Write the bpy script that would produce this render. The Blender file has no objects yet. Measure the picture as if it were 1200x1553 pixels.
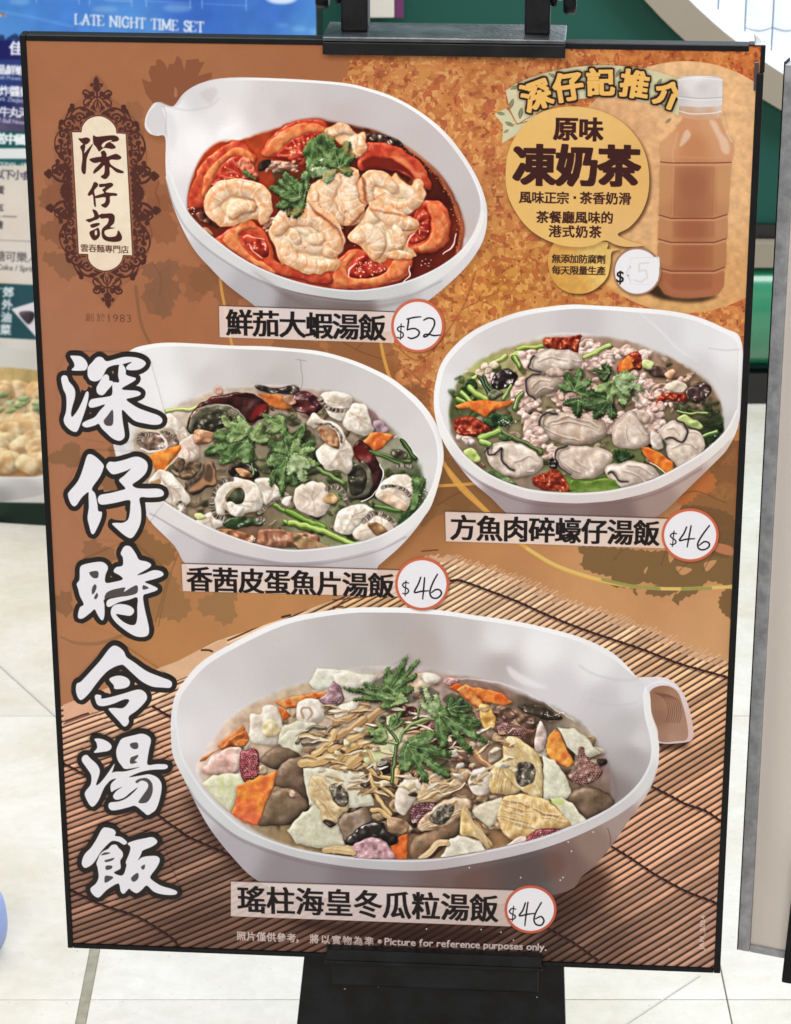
import bpy, bmesh, math, random, time
import numpy as np
from mathutils import Matrix, Vector
T0 = time.time()
scene = bpy.context.scene
COL = scene.collection
# ---------------------------------------------------------------- camera, light, exposure
FPX, CH = 4200.0, 1.65                  # focal length in photo pixels (1200 wide), camera height
PITCH = math.radians(21.94)
cam = bpy.data.cameras.new('camera'); cam.sensor_fit = 'HORIZONTAL'; cam.sensor_width = 36; cam.lens = FPX / 1200 * 36
cam.clip_start = .05; cam.clip_end = 100; cam.dof.use_dof = True; cam.dof.focus_distance = 2.34; cam.dof.aperture_fstop = 34
camo = bpy.data.objects.new('camera', cam); COL.objects.link(camo); scene.camera = camo
camo.location = (0, 0, CH); camo.rotation_euler = (math.pi / 2 - PITCH, 0, 0)
world = bpy.data.worlds.new('World'); scene.world = world; world.use_nodes = True
world.node_tree.nodes['Background'].inputs[0].default_value = (.86, .92, 1, 1); world.node_tree.nodes['Background'].inputs[1].default_value = .36
def area_light(name, loc, target, sx, sy, power, col=(1, 1, 1)):
    l = bpy.data.lights.new(name, 'AREA'); l.shape = 'RECTANGLE'; l.size = sx; l.size_y = sy; l.energy = power; l.color = col
    o = bpy.data.objects.new(name, l); COL.objects.link(o); o.location = loc
    o.rotation_euler = (Vector(target) - Vector(loc)).to_track_quat('-Z', 'Y').to_euler(); return o
area_light('ceiling_light', (-.5, -1.5, 2.9), (0, 2.2, .6), 3.0, 1.6, 146, (1, .975, .95))
area_light('ceiling_light', (.0, 3.5, 3.2), (0, 3.6, 0), 2.8, 1.4, 84, (1, .98, .93))
area_light('ceiling_light', (1.9, 2.9, 2.9), (.5, 3.2, .0), 1.0, 1.4, 96, (.68, .80, 1))
scene.view_settings.view_transform = 'Standard'; scene.view_settings.look = 'None'; scene.view_settings.exposure = 0; scene.view_settings.gamma = 1
scene.render.engine = 'CYCLES'

# ---------------------------------------------------------------- flat-print painter (numpy): draws the printed sheets
F = np.float32
RNG = np.random.RandomState(7); np.random.seed(3)
def box(a, k, ax):
    if k < 1: return a
    pw = [(0, 0)] * a.ndim; pw[ax] = (k + 1, k)
    c = np.cumsum(np.pad(a, pw), axis=ax, dtype=np.float64)
    n = a.shape[ax]
    hi = [slice(None)] * a.ndim; lo = [slice(None)] * a.ndim
    hi[ax] = slice(2 * k + 1, 2 * k + 1 + n); lo[ax] = slice(0, n)
    return ((c[tuple(hi)] - c[tuple(lo)]) / (2 * k + 1)).astype(F)
def blur(a, r):
    k = max(1, int(round(r * .6))) if r >= .8 else 0
    for _ in range(2 if r < 3 else 3):
        a = box(box(a, k, 0), k, 1)
    return a
def up(g, h, w):
    gh, gw = g.shape[:2]
    y = np.linspace(0, gh - 1.001, h); x = np.linspace(0, gw - 1.001, w)
    yi = y.astype(int); xi = x.astype(int)
    fy = (y - yi); fx = (x - xi)
    fy = fy * fy * (3 - 2 * fy); fx = fx * fx * (3 - 2 * fx)
    if g.ndim == 3: fy = fy[:, None, None]; fx = fx[None, :, None]
    else: fy = fy[:, None]; fx = fx[None, :]
    r = g[yi] * (1 - fy) + g[yi + 1] * fy
    return (r[:, xi] * (1 - fx) + r[:, xi + 1] * fx).astype(F)
def vn(h, w, sc, seed, sx=1., sy=1.):
    r = np.random.RandomState(seed % 99991)
    gh = max(2, int(h / (sc * sy)) + 2); gw = max(2, int(w / (sc * sx)) + 2)
    g = r.rand(gh, gw).astype(F)
    return up(g, h, w)
def fbm(h, w, sc, seed, o=3, sx=1., sy=1.):
    a = 0; t = 0; k = 1.
    for i in range(o):
        if sc < 1.2: break
        a = a + k * vn(h, w, sc, seed + 17 * i, sx, sy); t += k; k *= .55; sc *= .5
    return a / t
def cr(p, closed=True, n=6):
    p = np.asarray(p, float)
    if closed: q = np.vstack([p[-1:], p, p[:2]])
    else: q = np.vstack([2 * p[0] - p[1], p, 2 * p[-1] - p[-2]])
    out = []; t = np.linspace(0, 1, n, endpoint=False)[:, None]
    for i in range(len(q) - 3):
        a, b, c, d = q[i:i + 4]
        out.append(.5 * (2 * b + (c - a) * t + (2 * a - 5 * b + 4 * c - d) * t ** 2 + (3 * b - a - 3 * c + d) * t ** 3))
    out = np.vstack(out)
    return out if closed else np.vstack([out, p[-1:]])
def area(p):
    return .5 * np.sum(p[:, 0] * np.roll(p[:, 1], -1) - p[:, 1] * np.roll(p[:, 0], -1))
def ccw(p):
    return p if area(p) > 0 else p[::-1]
def E_(p):
    return np.stack([p, np.roll(p, -1, 0)], 1)
def ell(cx, cy, rx, ry=None, a=0, n=40):
    ry = rx if ry is None else ry
    t = np.linspace(0, 2 * np.pi, n, endpoint=False)
    x = rx * np.cos(t); y = ry * np.sin(t); a = math.radians(a)
    return np.stack([cx + x * math.cos(a) - y * math.sin(a), cy + x * math.sin(a) + y * math.cos(a)], 1)
def jag(p, amp, step, seed=0):
    "saw-toothed outline"
    r = np.random.RandomState(seed)
    p = ccw(cr(p, True, 10)); d = np.roll(p, -1, 0) - p
    L = np.cumsum(np.hypot(*d.T)); n = max(6, int(L[-1] / step))
    s = (np.arange(2 * n) * .5 + r.uniform(-.12, .12, 2 * n)) * L[-1] / n
    s = np.clip(s, 0, L[-1] - 1e-3); i = np.searchsorted(L, s); i = np.clip(i, 0, len(p) - 1)
    b = p[i]; t = d[i]; t = t / (np.hypot(*t.T)[:, None] + 1e-6); nn = np.stack([t[:, 1], -t[:, 0]], 1)
    off = np.where(np.arange(2 * n) % 2 == 0, amp, -amp * .5) * r.uniform(.5, 1.3, 2 * n)
    return b + nn * off[:, None] + t * off[:, None] * .3
def rgb(c):
    return np.array(c, F) / 255.

class Canvas:
    def __init__(s, x0, y0, x1, y1, S):
        s.x0, s.y0, s.x1, s.y1, s.S = x0, y0, x1, y1, S
        s.W = int((x1 - x0) * S); s.H = int((y1 - y0) * S)
        s.C = np.zeros((s.H, s.W, 3), F); s.clip = None; s.n = 0
    def P(s, p):
        return (np.asarray(p, float) - (s.x0, s.y0)) * s.S
    def cov(s, polys, pad=0, edges=None):
        "anti-aliased non-zero coverage of polygons (photo px) -> mask, (x, y)"
        e = edges if edges is not None else np.concatenate([E_(np.asarray(p, float)) for p in polys])
        e = (e - (s.x0, s.y0)) * s.S
        SS = 4
        x0 = int(math.floor(e[..., 0].min())) - pad - 1; x1 = int(math.ceil(e[..., 0].max())) + pad + 2
        y0 = int(math.floor(e[..., 1].min())) - pad - 1; y1 = int(math.ceil(e[..., 1].max())) + pad + 2
        x0 = max(x0, -60); y0 = max(y0, -60); x1 = min(x1, s.W + 60); y1 = min(y1, s.H + 60)
        if x1 - x0 < 2 or y1 - y0 < 2: return None, (0, 0)
        h, w = y1 - y0, x1 - x0
        ax, ay = e[:, 0, 0] - x0, (e[:, 0, 1] - y0) * SS; bx, by = e[:, 1, 0] - x0, (e[:, 1, 1] - y0) * SS
        sg = np.where(by > ay, 1., -1.)
        lo = np.minimum(ay, by); hi = np.maximum(ay, by)
        k0 = np.ceil(lo - .5).astype(int); k1 = np.ceil(hi - .5).astype(int)
        k0 = np.clip(k0, 0, h * SS); k1 = np.clip(k1, 0, h * SS)
        c = np.maximum(k1 - k0, 0)
        if c.sum() == 0: return None, (0, 0)
        idx = np.repeat(np.arange(len(c)), c)
        k = np.arange(c.sum()) - np.repeat(np.cumsum(c) - c, c) + k0[idx]
        t = (k + .5 - ay[idx]) / (by[idx] - ay[idx])
        x = np.clip(ax[idx] + (bx[idx] - ax[idx]) * t, 0, w - 1.001)
        xi = x.astype(int); fx = x - xi; sv = sg[idx]
        acc = np.bincount(k * (w + 1) + xi, sv * (1 - fx), h * SS * (w + 1)) + np.bincount(k * (w + 1) + xi + 1, sv * fx, h * SS * (w + 1))
        acc = np.cumsum(acc.reshape(h * SS, w + 1)[:, :w], axis=1)
        m = np.clip(np.abs(acc), 0, 1).reshape(h, SS, w).mean(1).astype(F)
        return m, (x0, y0)
    def over(s, m, o, col, a=1., mul=False):
        "composite colour (3,) or (h,w,3) through mask m at offset o"
        if m is None: return
        x0, y0 = o; h, w = m.shape
        cx0, cy0 = max(x0, 0), max(y0, 0); cx1, cy1 = min(x0 + w, s.W), min(y0 + h, s.H)
        if cx1 <= cx0 or cy1 <= cy0: return
        sl = (slice(cy0 - y0, cy1 - y0), slice(cx0 - x0, cx1 - x0))
        mm = m[sl] * a
        if s.clip is not None: mm = mm * s.clip[cy0:cy1, cx0:cx1]
        mm = mm[..., None]
        col = np.asarray(col, F)
        if col.ndim == 3: col = col[sl]
        d = s.C[cy0:cy1, cx0:cx1]
        if mul: d *= 1 - mm * (1 - col)
        else: d += mm * (col - d)
    def fill(s, p, col, a=1., holes=(), soft=0, mul=False):
        m, o = s.cov([p] if not isinstance(p, list) or np.ndim(p[0]) == 1 else p, pad=int(soft * s.S * 2))
        if m is None: return
        for hpoly in holes:
            hm, ho = s.cov([hpoly])
            if hm is None: continue
            full = np.zeros_like(m); dx, dy = ho[0] - o[0], ho[1] - o[1]
            ys, xs = max(dy, 0), max(dx, 0); ye, xe = min(dy + hm.shape[0], m.shape[0]), min(dx + hm.shape[1], m.shape[1])
            if ye > ys and xe > xs: full[ys:ye, xs:xe] = hm[ys - dy:ye - dy, xs - dx:xe - dx]
            m = m * (1 - full)
        if soft: m = blur(m, soft * s.S)
        s.over(m, o, rgb(col) if np.ndim(col) == 1 else col, a, mul)
    def brush(s, pts, w, closed=False, n=5, sm=True):
        "stroke outline polygons with per-point width (photo px)"
        pts = np.asarray(pts, float); w = np.asarray(w if np.ndim(w) else [w] * len(pts), float)
        if sm and len(pts) > 2:
            q = cr(np.column_stack([pts, w]), closed, n); pts, w = q[:, :2], np.maximum(q[:, 2], .05)
        if closed: pts = np.vstack([pts, pts[:1]]); w = np.append(w, w[0])
        out = []
        for i in range(len(pts)):
            out.append(ell(pts[i, 0], pts[i, 1], w[i] / 2, n=10))
        for i in range(len(pts) - 1):
            d = pts[i + 1] - pts[i]; l = np.hypot(*d)
            if l < 1e-6: continue
            nn = np.array([-d[1], d[0]]) / l
            out.append(ccw(np.array([pts[i] + nn * w[i] / 2, pts[i + 1] + nn * w[i + 1] / 2, pts[i + 1] - nn * w[i + 1] / 2, pts[i] - nn * w[i] / 2])))
        return [ccw(p) for p in out]
    def line(s, pts, w, col, a=1., closed=False, soft=0, sm=True, mul=False):
        m, o = s.cov(s.brush(pts, w, closed, sm=sm), pad=int(soft * s.S * 2))
        if m is None: return
        if soft: m = blur(m, soft * s.S)
        s.over(m, o, rgb(col), a, mul)
    def grad(s, p, ctl, a=1., pw=2.6, soft=0, tex=0, ts=14):
        "fill with a colour field interpolated between control points (x, y, colour)"
        m, o = s.cov([p] if not isinstance(p, list) or np.ndim(p[0]) == 1 else p, pad=int(soft * s.S * 2))
        if m is None: return
        if soft: m = blur(m, soft * s.S)
        h, w = m.shape; gh, gw = max(3, h // 12 + 2), max(3, w // 12 + 2)
        X = (np.linspace(0, w, gw) + o[0]) / s.S + s.x0; Y = (np.linspace(0, h, gh) + o[1]) / s.S + s.y0
        num = np.zeros((gh, gw, 3)); den = np.zeros((gh, gw, 1))
        for cx, cy, c in ctl:
            d = ((X[None, :] - cx) ** 2 + (Y[:, None] - cy) ** 2 + 30.) ** (-pw / 2)
            num += d[..., None] * np.array(c) / 255.; den += d[..., None]
        f = up((num / den).astype(F), h, w)
        if tex: f = f * (1 + tex * (fbm(h, w, ts * s.S, 5 + int(abs(o[0])), 3)[..., None] - .5))
        s.over(m, o, f, a)
    def setclip(s, p, holes=()):
        s.clip = None
        if p is None: return
        m, o = s.cov([p]); full = np.zeros((s.H, s.W), F)
        y0, x0 = max(o[1], 0), max(o[0], 0); y1, x1 = min(o[1] + m.shape[0], s.H), min(o[0] + m.shape[1], s.W)
        full[y0:y1, x0:x1] = m[y0 - o[1]:y1 - o[1], x0 - o[0]:x1 - o[0]]
        s.clip = full
    def blob(s, poly, c, c2=None, R=7, bump=1., ns=5, gloss=.3, sh=.45, amb=.55, jg=None, hi=(255, 248, 238), edge=.25, sm=True, mix=None, stretch=(1, 1), dark=None, a=1., soft=0, fine=False):
        "a lit, bumpy piece of food with its own drop shadow"
        s.n += 1; sd = s.n * 131
        S = s.S; p = np.asarray(poly, float)
        q = jag(p, jg[0], jg[1], sd) if jg else (cr(p, True, 6) if sm else p)
        pad = int(R * S) + 6
        m, o = s.cov([q], pad=pad)
        if m is None: return
        h, w = m.shape
        hb = blur(m, max(2, R * S * .8)) * m; hb = hb / (hb.max() + 1e-6)
        nz = fbm(h, w, ns * (2.3 if not fine else 1.2) * S, sd, 1 if not fine else 3, *stretch)
        H = (1 - (1 - np.clip(hb, 0, 1)) ** 2) * R * S * 1.0 + bump * (nz - .5) * ns * S * 1.9
        H = blur(H, 1.2 * S if not fine else 1.6)
        gy, gx = np.gradient(H)
        L = np.array([-.42, -.62, .66])
        lam = np.clip((-gx * L[0] - gy * L[1] + L[2]) / np.sqrt(1 + gx * gx + gy * gy), 0, 1)
        Hv = np.array([-.23, -.34, .91])
        spc = np.clip((-gx * Hv[0] - gy * Hv[1] + Hv[2]) / np.sqrt(1 + gx * gx + gy * gy), 0, 1)
        c = rgb(c); c2 = rgb(c2) if c2 is not None else c * .86
        pale = float(np.clip((c.mean() - .6) * 5, 0, 1)); amb = amb + (1 - amb) * .42 * pale
        k = fbm(h, w, (mix or ns * 2.2) * S, sd + 5, 2, *stretch)
        k = np.clip((k - .5) * 2.3 + .5, 0, 1)[..., None]
        base = c * (1 - k) + c2 * k
        t = (amb + (1 - amb) * lam * 1.45)[..., None]
        dk = rgb(dark) * .5 + base * .22 if dark is not None else base * .45 * (.6 + .4 * base)
        colr = dk + (base - dk) * np.clip(t * 1.15 - .12, 0, 1.25)
        colr = colr * (1 - .32 * edge * (1 - np.clip(hb * 1.7, 0, 1)))[..., None] * (1 + .07 * (fbm(h, w, 2.5 * S, sd + 21, 2) - .5))[..., None]
        G = blur(m, max(3, R * S * 1.3)); g2, g1_ = np.gradient(G); t2 = np.clip(-(g1_ * L[0] + g2 * L[1]) * R * S * 2.6, -1, 1)
        colr = colr * (1 + np.where(t2 > 0, .12, .30 - .08 * pale) * t2)[..., None] * (1 + .16 * (fbm(h, w, 6 * S, sd + 33, 3) - .5))[..., None]
        colr = colr + pale * .10 * (c + .12 - colr) * (1 - np.clip(hb * 1.5, 0, 1))[..., None]
        sp = (np.clip(spc ** 26 * gloss * 1.1 * np.clip(fbm(h, w, 5. * S, sd + 9, 2) * 2.6 - .65, 0, 1), 0, 1) + (spc > .985) * blur((np.random.RandomState(sd).rand(h, w) > .992).astype(F), 1.5) * gloss * 2.2)[..., None]
        colr = colr + (rgb(hi) - colr) * np.clip(sp, 0, .9)
        m = blur(m, max(soft, .42) * S)
        if sh:
            ms = blur(m, 3.6 * S); d = int(2. * S)
            ms = np.roll(np.roll(ms, d, 0), int(.8 * S), 1)
            s.over(ms, o, np.array([.25, .2, .17], F), sh * .6, mul=True)
        s.over(m, o, np.clip(colr, 0, 1), a)
# glyph outlines from Blender's built-in font (falls back to its CJK face)
_gl = {}
def glyph(ch):
    if ch in _gl: return _gl[ch]
    cu = bpy.data.curves.new('glyph', 'FONT'); cu.body = ch; cu.size = 1; cu.resolution_u = 3
    ob = bpy.data.objects.new('glyph', cu); COL.objects.link(ob)
    dg = bpy.context.evaluated_depsgraph_get(); me = ob.evaluated_get(dg).to_mesh()
    v = np.array([q.co[:2] for q in me.vertices], float).reshape(-1, 2)
    ed = {}
    for pl in me.polygons:
        vs = list(pl.vertices); nrm = pl.normal.z
        if nrm < 0: vs = vs[::-1]
        for a, b in zip(vs, vs[1:] + vs[:1]):
            if (b, a) in ed: del ed[(b, a)]
            else: ed[(a, b)] = 1
    e = np.array([[v[a], v[b]] for a, b in ed], float) if ed else np.zeros((0, 2, 2))
    bpy.data.objects.remove(ob); bpy.data.curves.remove(cu)
    _gl[ch] = e
    return e
def frame_at(x, y):
    "local perspective frame of the board print (photo px)"
    tx = .053 - (x - 30) / 1130 * .102
    sx = .0168 + (y - 60) / 1400 * .0205
    return np.array([1, sx]), np.array([tx, 1])
def glyph_edges(ch, cx, cy, size, rot=0, wid=1., fr=True, ctr=(.5, .38)):
    e = glyph(ch)
    if not len(e): return e
    q = (e - np.array(ctr)) * size * np.array([wid, -1])
    a = math.radians(rot); R = np.array([[math.cos(a), -math.sin(a)], [math.sin(a), math.cos(a)]])
    q = q @ R.T
    if fr:
        ex, ey = frame_at(cx, cy); q = q[..., :1] * ex + q[..., 1:] * ey
    return q + (cx, cy)
def thick(e, rx, ry):
    "outline quads that embolden a glyph (wider horizontally than vertically)"
    out = []
    off = np.array([(-rx, -ry), (rx, -ry * .8), (rx, ry), (-rx, ry * .8), (0, -ry * 1.1), (0, ry * 1.1)])
    for a, b in e:
        pts = np.vstack([a + off, b + off])
        # convex hull of the two 8-gons
        P_ = pts[np.lexsort((pts[:, 1], pts[:, 0]))]
        def half(P):
            h = []
            for p in P:
                while len(h) > 1 and (h[-1][0] - h[-2][0]) * (p[1] - h[-2][1]) - (h[-1][1] - h[-2][1]) * (p[0] - h[-2][0]) <= 0: h.pop()
                h.append(p)
            return h
        lo = half(P_); hi = half(P_[::-1])
        out.append(E_(ccw(np.array(lo[:-1] + hi[:-1]))))
    return np.concatenate(out)
def text(cv, s_, x0, y0, x1, y1, size, col, bold=(0, 0), a=1., out=None, rots=None, wid=1., soft=0, fr=True, lat=False):
    n = len(s_)
    for i, ch in enumerate(s_):
        if ch == ' ': continue
        t = i / max(1, n - 1); cx = x0 + (x1 - x0) * t; cy = y0 + (y1 - y0) * t
        e = glyph_edges(ch, cx, cy, size, rots[i] if rots else 0, wid, fr)
        draw(cv, e, col, bold, a, out, soft)
def draw(cv, e, col, bold=(0, 0), a=1., out=None, soft=0):
    if not len(e): return
    # make winding positive in image space: flip if the net area is negative
    ar = np.sum(e[:, 0, 0] * e[:, 1, 1] - e[:, 0, 1] * e[:, 1, 0])
    if ar < 0: e = e[:, ::-1]
    if out:
        m, o = cv.cov(None, edges=np.concatenate([e, thick(e, out[1], out[1])]), pad=int(2 * cv.S))
        if len(out) > 2: cv.over(np.clip(blur(m, out[2] * cv.S) * 1.3, 0, 1), o, rgb(out[0]), .6)
        cv.over(m, o, rgb(out[0]), a)
    ee = np.concatenate([e, thick(e, *bold)]) if bold[0] > 0 else e
    m, o = cv.cov(None, edges=ee, pad=2)
    if soft: m = blur(m, soft * cv.S)
    cv.over(m, o, rgb(col), a)
def latin(cv, s_, x0, y0, x1, y1, size, col, bold=(0, 0), a=1., wid=1., soft=0, fr=True):
    "proportional text stretched between two baseline points"
    adv = []; x = 0.
    for ch in s_:
        if ch == ' ': adv.append((x, None)); x += .28; continue
        e = glyph(ch); lo, hi = e[..., 0].min(), e[..., 0].max()
        adv.append((x - lo, e)); x += hi - lo + .075
    L = math.hypot(x1 - x0, y1 - y0); ang = math.atan2(y1 - y0, x1 - x0); kx = L / x
    for ox, e in adv:
        if e is None: continue
        q = np.stack([(e[..., 0] + ox) * kx, -e[..., 1] * size], -1)
        R = np.array([[math.cos(ang), -math.sin(ang)], [math.sin(ang), math.cos(ang)]])
        draw(cv, q @ R.T + (x0, y0), col, bold, a, None, soft)
PIECES = []          # (kind, owner, outline in photo px, label)
def rec(kind, owner, poly, label=None):
    PIECES.append((kind, owner, np.asarray(poly, float), label))
# ================================================================= the printed sheet of the menu sign (drawn in the
# pixel frame of the photograph of that sheet, rectified to the flat sheet afterwards)
cv = Canvas(26, 42, 1170, 1484, 2)
S = cv.S
def Zp(ox, oy, k, *pts):
    return np.array([(ox + x / k, oy + y / k) for x, y in pts])
FULL = np.array([(26, 42), (1170, 42), (1170, 1484), (26, 1484)], float)
# ---- ground colour
cv.grad(FULL, [(60, 80, (165, 108, 74)), (300, 75, (166, 108, 72)), (500, 100, (165, 104, 68)), (90, 300, (166, 110, 78)), (250, 480, (166, 106, 72)),
               (80, 520, (170, 114, 84)), (80, 700, (170, 114, 82)), (90, 820, (172, 116, 84)), (260, 900, (178, 122, 78)), (100, 1020, (178, 122, 86)), (250, 960, (186, 130, 80)),
               (400, 930, (190, 134, 84)), (600, 550, (165, 105, 62)), (690, 740, (150, 98, 58)), (750, 850, (190, 134, 86)), (900, 900, (204, 150, 100)),
               (1080, 960, (206, 154, 106)), (1000, 840, (196, 140, 92)), (1090, 720, (172, 110, 66))], tex=.05, ts=30)
# ---- flake-patterned field on the right
mos = cr([(537, 84), (528, 110), (520, 140), (560, 260), (580, 440), (570, 500), (585, 540), (610, 590), (650, 640), (664, 660), (700, 700), (900, 700), (1060, 690), (1068, 720), (1050, 745), (1080, 752), (1104, 762),
          (1128, 700), (1150, 400), (1168, 60), (850, 50), (600, 50)], True, 4)
m, o = cv.cov([mos]); h, w = m.shape
n1 = fbm(h, w, 15 * S, 3, 3); n2 = fbm(h, w, 9 * S, 77, 2); n3 = fbm(h, w, 11 * S, 140, 2); n4 = fbm(h, w, 7 * S, 230, 2); big = fbm(h, w, 90 * S, 41, 2)
base = np.zeros((h, w, 3), F) + rgb((196, 122, 68))
def tone(mask, c, a=1.):
    global base
    k = np.clip(mask, 0, 1)[..., None] * a; base += k * (rgb(c) - base)
st = lambda v, t, s=40: np.clip((v - t) * s, 0, 1)
wx = vn(h, w, 6 * S, 5) * 8 * S; 
tone(st(n1, .56), (210, 140, 82)); tone(st(1 - n1, .58), (182, 108, 60))
tone(st(n2, .62), (222, 160, 96)); tone(st(n3, .66), (160, 84, 52)); tone(st(n4, .70), (228, 172, 108)); tone(st(1 - n4, .74), (142, 68, 42))
tone(st(1 - n3, .70), (206, 146, 78)); tone(st(n2 * .5 + n3 * .5, .64), (186, 96, 58))
X = (np.arange(w) + o[0]) / S + cv.x0; Y = (np.arange(h) + o[1]) / S + cv.y0
base = base * .74 + .26 * rgb((200, 128, 76))
redk = np.clip((X[None, :] - 820) / 200, 0, 1) * np.clip((560 - Y[:, None]) / 300, 0, 1)
base *= 1 + redk[..., None] * (np.array([.98, .86, .78], F) - 1)
olive = np.clip(1 - np.hypot((X[None, :] - 760) / 160, (Y[:, None] - 430) / 110), 0, 1)
base *= 1 + olive[..., None] * (np.array([1.02, 1.04, .86], F) - 1)
base *= (1 + .16 * (big - .5))[..., None]
cv.over(m, o, base)
# pale branch bands across the field
for pts, ww in [([(560, 160), (600, 110), (700, 100), (800, 108)], 7), ([(660, 170), (690, 140), (715, 95)], 8), ([(600, 130), (640, 175), (700, 230)], 6)]:
    cv.line(pts, ww, (198, 126, 70), .55)
for pts, ww in [([(596, 520), (640, 545), (700, 470), (722, 410)], 2.2), ([(700, 470), (760, 440)], 2), ([(620, 560), (660, 600)], 3)]:
    cv.line(pts, ww, (150, 82, 46), .6)
# ---- faint leaf shapes
LF = (142, 92, 64)
def leafshape(cx, cy, ang, R, col, a=.8, seed=1, teeth=(3.5, 13), lob=5, asp=1.):
    r = np.random.RandomState(seed); th = np.linspace(-2.3, 2.3, 60); pr = []
    for t in th:
        rr = R * (.55 + .42 * abs(math.cos(t * lob / 2.6)) ** .8) * (1 - .12 * abs(t)); pr.append((rr * math.cos(t), rr * math.sin(t) * asp))
    pr.append((-R * .25, 0)); pr = np.array(pr); A = math.radians(ang)
    q = np.stack([cx + pr[:, 0] * math.cos(A) - pr[:, 1] * math.sin(A), cy + pr[:, 0] * math.sin(A) + pr[:, 1] * math.cos(A)], 1)[::2]
    cv.fill(jag(q, teeth[0], teeth[1], seed), col, a)
lf0 = Zp(200, 60, 3.75, (55, 220), (98, 240), (112, 238), (95, 185), (105, 150), (138, 145), (138, 115), (160, 110), (185, 130), (203, 168), (213, 138), (240, 136), (258, 90), (282, 112), (300, 178), (308, 115), (378, 108), (385, 128), (415, 125), (375, 206), (455, 185), (457, 215), (330, 290), (235, 385), (120, 360), (80, 310))
cv.fill(lf0, (137, 84, 58), .95)
cv.fill(cr(Zp(200, 60, 3.75, (240, 320), (246, 270), (258, 290), (256, 325))), (170, 116, 84))
leafshape(190, 190, -60, 42, LF, .55, 3); leafshape(92, 305, -80, 52, (134, 86, 62), .75, 4, asp=.8); leafshape(82, 345, 60, 40, (134, 86, 62), .7, 14, asp=.7)
leafshape(104, 402, 200, 44, (136, 92, 66), .75, 5, asp=.62); leafshape(244, 408, 80, 36, (134, 92, 68), .8, 6); leafshape(246, 440, 85, 44, (134, 92, 66), .85, 7, asp=.8)
cv.fill(Zp(60, 290, 6, (915, 960), (1000, 900), (1100, 720), (1180, 660), (1200, 780), (1140, 1000), (1190, 1060), (1090, 1130), (990, 1110), (960, 1020)), (134, 92, 66), .8)
leafshape(228, 330, 40, 52, (140, 86, 58), .6, 8); leafshape(245, 290, 110, 40, (140, 86, 58), .5, 9)
cv.line([(206, 435), (214, 490), (232, 530)], [6, 5, 4.5], (136, 92, 64), .8); cv.line([(232, 400), (244, 420), (242, 450)], 1.5, (120, 80, 56), .7)
leafshape(330, 410, 60, 60, (138, 90, 60), .75, 10); leafshape(300, 420, 100, 40, (138, 90, 60), .6, 17)
leafshape(430, 530, 20, 70, (138, 90, 58), .7, 11); leafshape(520, 540, 10, 90, (136, 88, 54), .6, 12); leafshape(600, 620, 60, 70, (130, 84, 50), .6, 13)
cv.line([(500, 505), (540, 530), (580, 545)], 2, (112, 70, 42), .6); cv.line([(540, 530), (560, 510)], 1.6, (112, 70, 42), .6)
leafshape(110, 690, 170, 40, (134, 96, 66), .8, 21, (2, 6), asp=.6); leafshape(175, 705, 20, 50, (130, 90, 60), .7, 22)
leafshape(100, 915, 180, 30, (140, 98, 68), .8, 23, asp=.8); leafshape(150, 850, 240, 36, (140, 98, 68), .75, 24)
leafshape(232, 830, 120, 48, (140, 100, 62), .85, 25); leafshape(260, 905, 150, 60, (152, 110, 70), .85, 26, asp=.8); leafshape(330, 910, 60, 42, (152, 114, 74), .85, 27)
cv.line([(92, 966), (120, 976), (165, 972), (230, 940)], [3, 5, 6, 5], (148, 108, 74), .8); cv.line([(270, 840), (256, 880), (240, 950)], 2, (128, 90, 58), .6)
brn = (132, 92, 56)
cv.fill(cr([(664, 652), (700, 690), (740, 735), (775, 778), (676, 778), (640, 800), (640, 770), (668, 700)], True, 4), brn, .8)
leafshape(690, 735, 160, 56, (124, 84, 50), .5, 31); leafshape(1080, 740, 60, 66, (138, 94, 56), .8, 32); leafshape(1100, 700, 40, 50, (132, 88, 52), .8, 33)
leafshape(1050, 720, 120, 50, (186, 108, 56), .9, 34, (3, 9))
cv.line([(664, 766), (690, 750), (705, 745)], 1.5, (100, 62, 40), .7); cv.line([(1010, 770), (1050, 745), (1100, 762)], 2, (104, 68, 42), .6)
ol = Zp(660, 760, 2.667, (580, 185), (740, 190), (940, 200), (1200, 120), (1200, 330), (1110, 320), (1060, 370), (1000, 395), (980, 420), (960, 390), (1000, 360), (920, 385), (850, 370), (900, 340), (820, 330), (815, 390), (790, 350), (710, 345), (720, 310), (690, 300), (640, 290), (590, 260), (605, 225))
cv.fill(jag(ol, 2.2, 11, 3), (126, 96, 60), .97)
cv.fill(jag(Zp(660, 760, 2.667, (1000, 20), (1200, 60), (1200, 220), (1080, 200), (1010, 130)), 2, 10, 3), (116, 84, 52), .9)
cv.fill(jag(Zp(700, 830, 2.857, (1115, 235), (1165, 170), (1175, 300), (1140, 290)), 2, 8, 3), (124, 92, 56), .95)
for q in [[(945, 190), (975, 210), (950, 250)], [(845, 280), (862, 265), (850, 295)], [(975, 265), (1040, 275), (1000, 300)], [(1090, 250), (1140, 240), (1100, 285)]]:
    cv.fill(cr(Zp(660, 760, 2.667, *q), True, 4), (198, 144, 98))
for q in [[(1185, 150), (1130, 205), (1040, 235), (980, 290)], [(1130, 205), (1085, 280)], [(935, 195), (915, 260)], [(760, 195), (720, 240)]]:
    cv.line(Zp(660, 760, 2.667, *q), 1.2, (96, 68, 44), .7)
cv.fill(cr(Zp(660, 760, 2.667, (1130, 170), (1200, 185), (1200, 220), (1130, 200))), (186, 120, 84))
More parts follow.
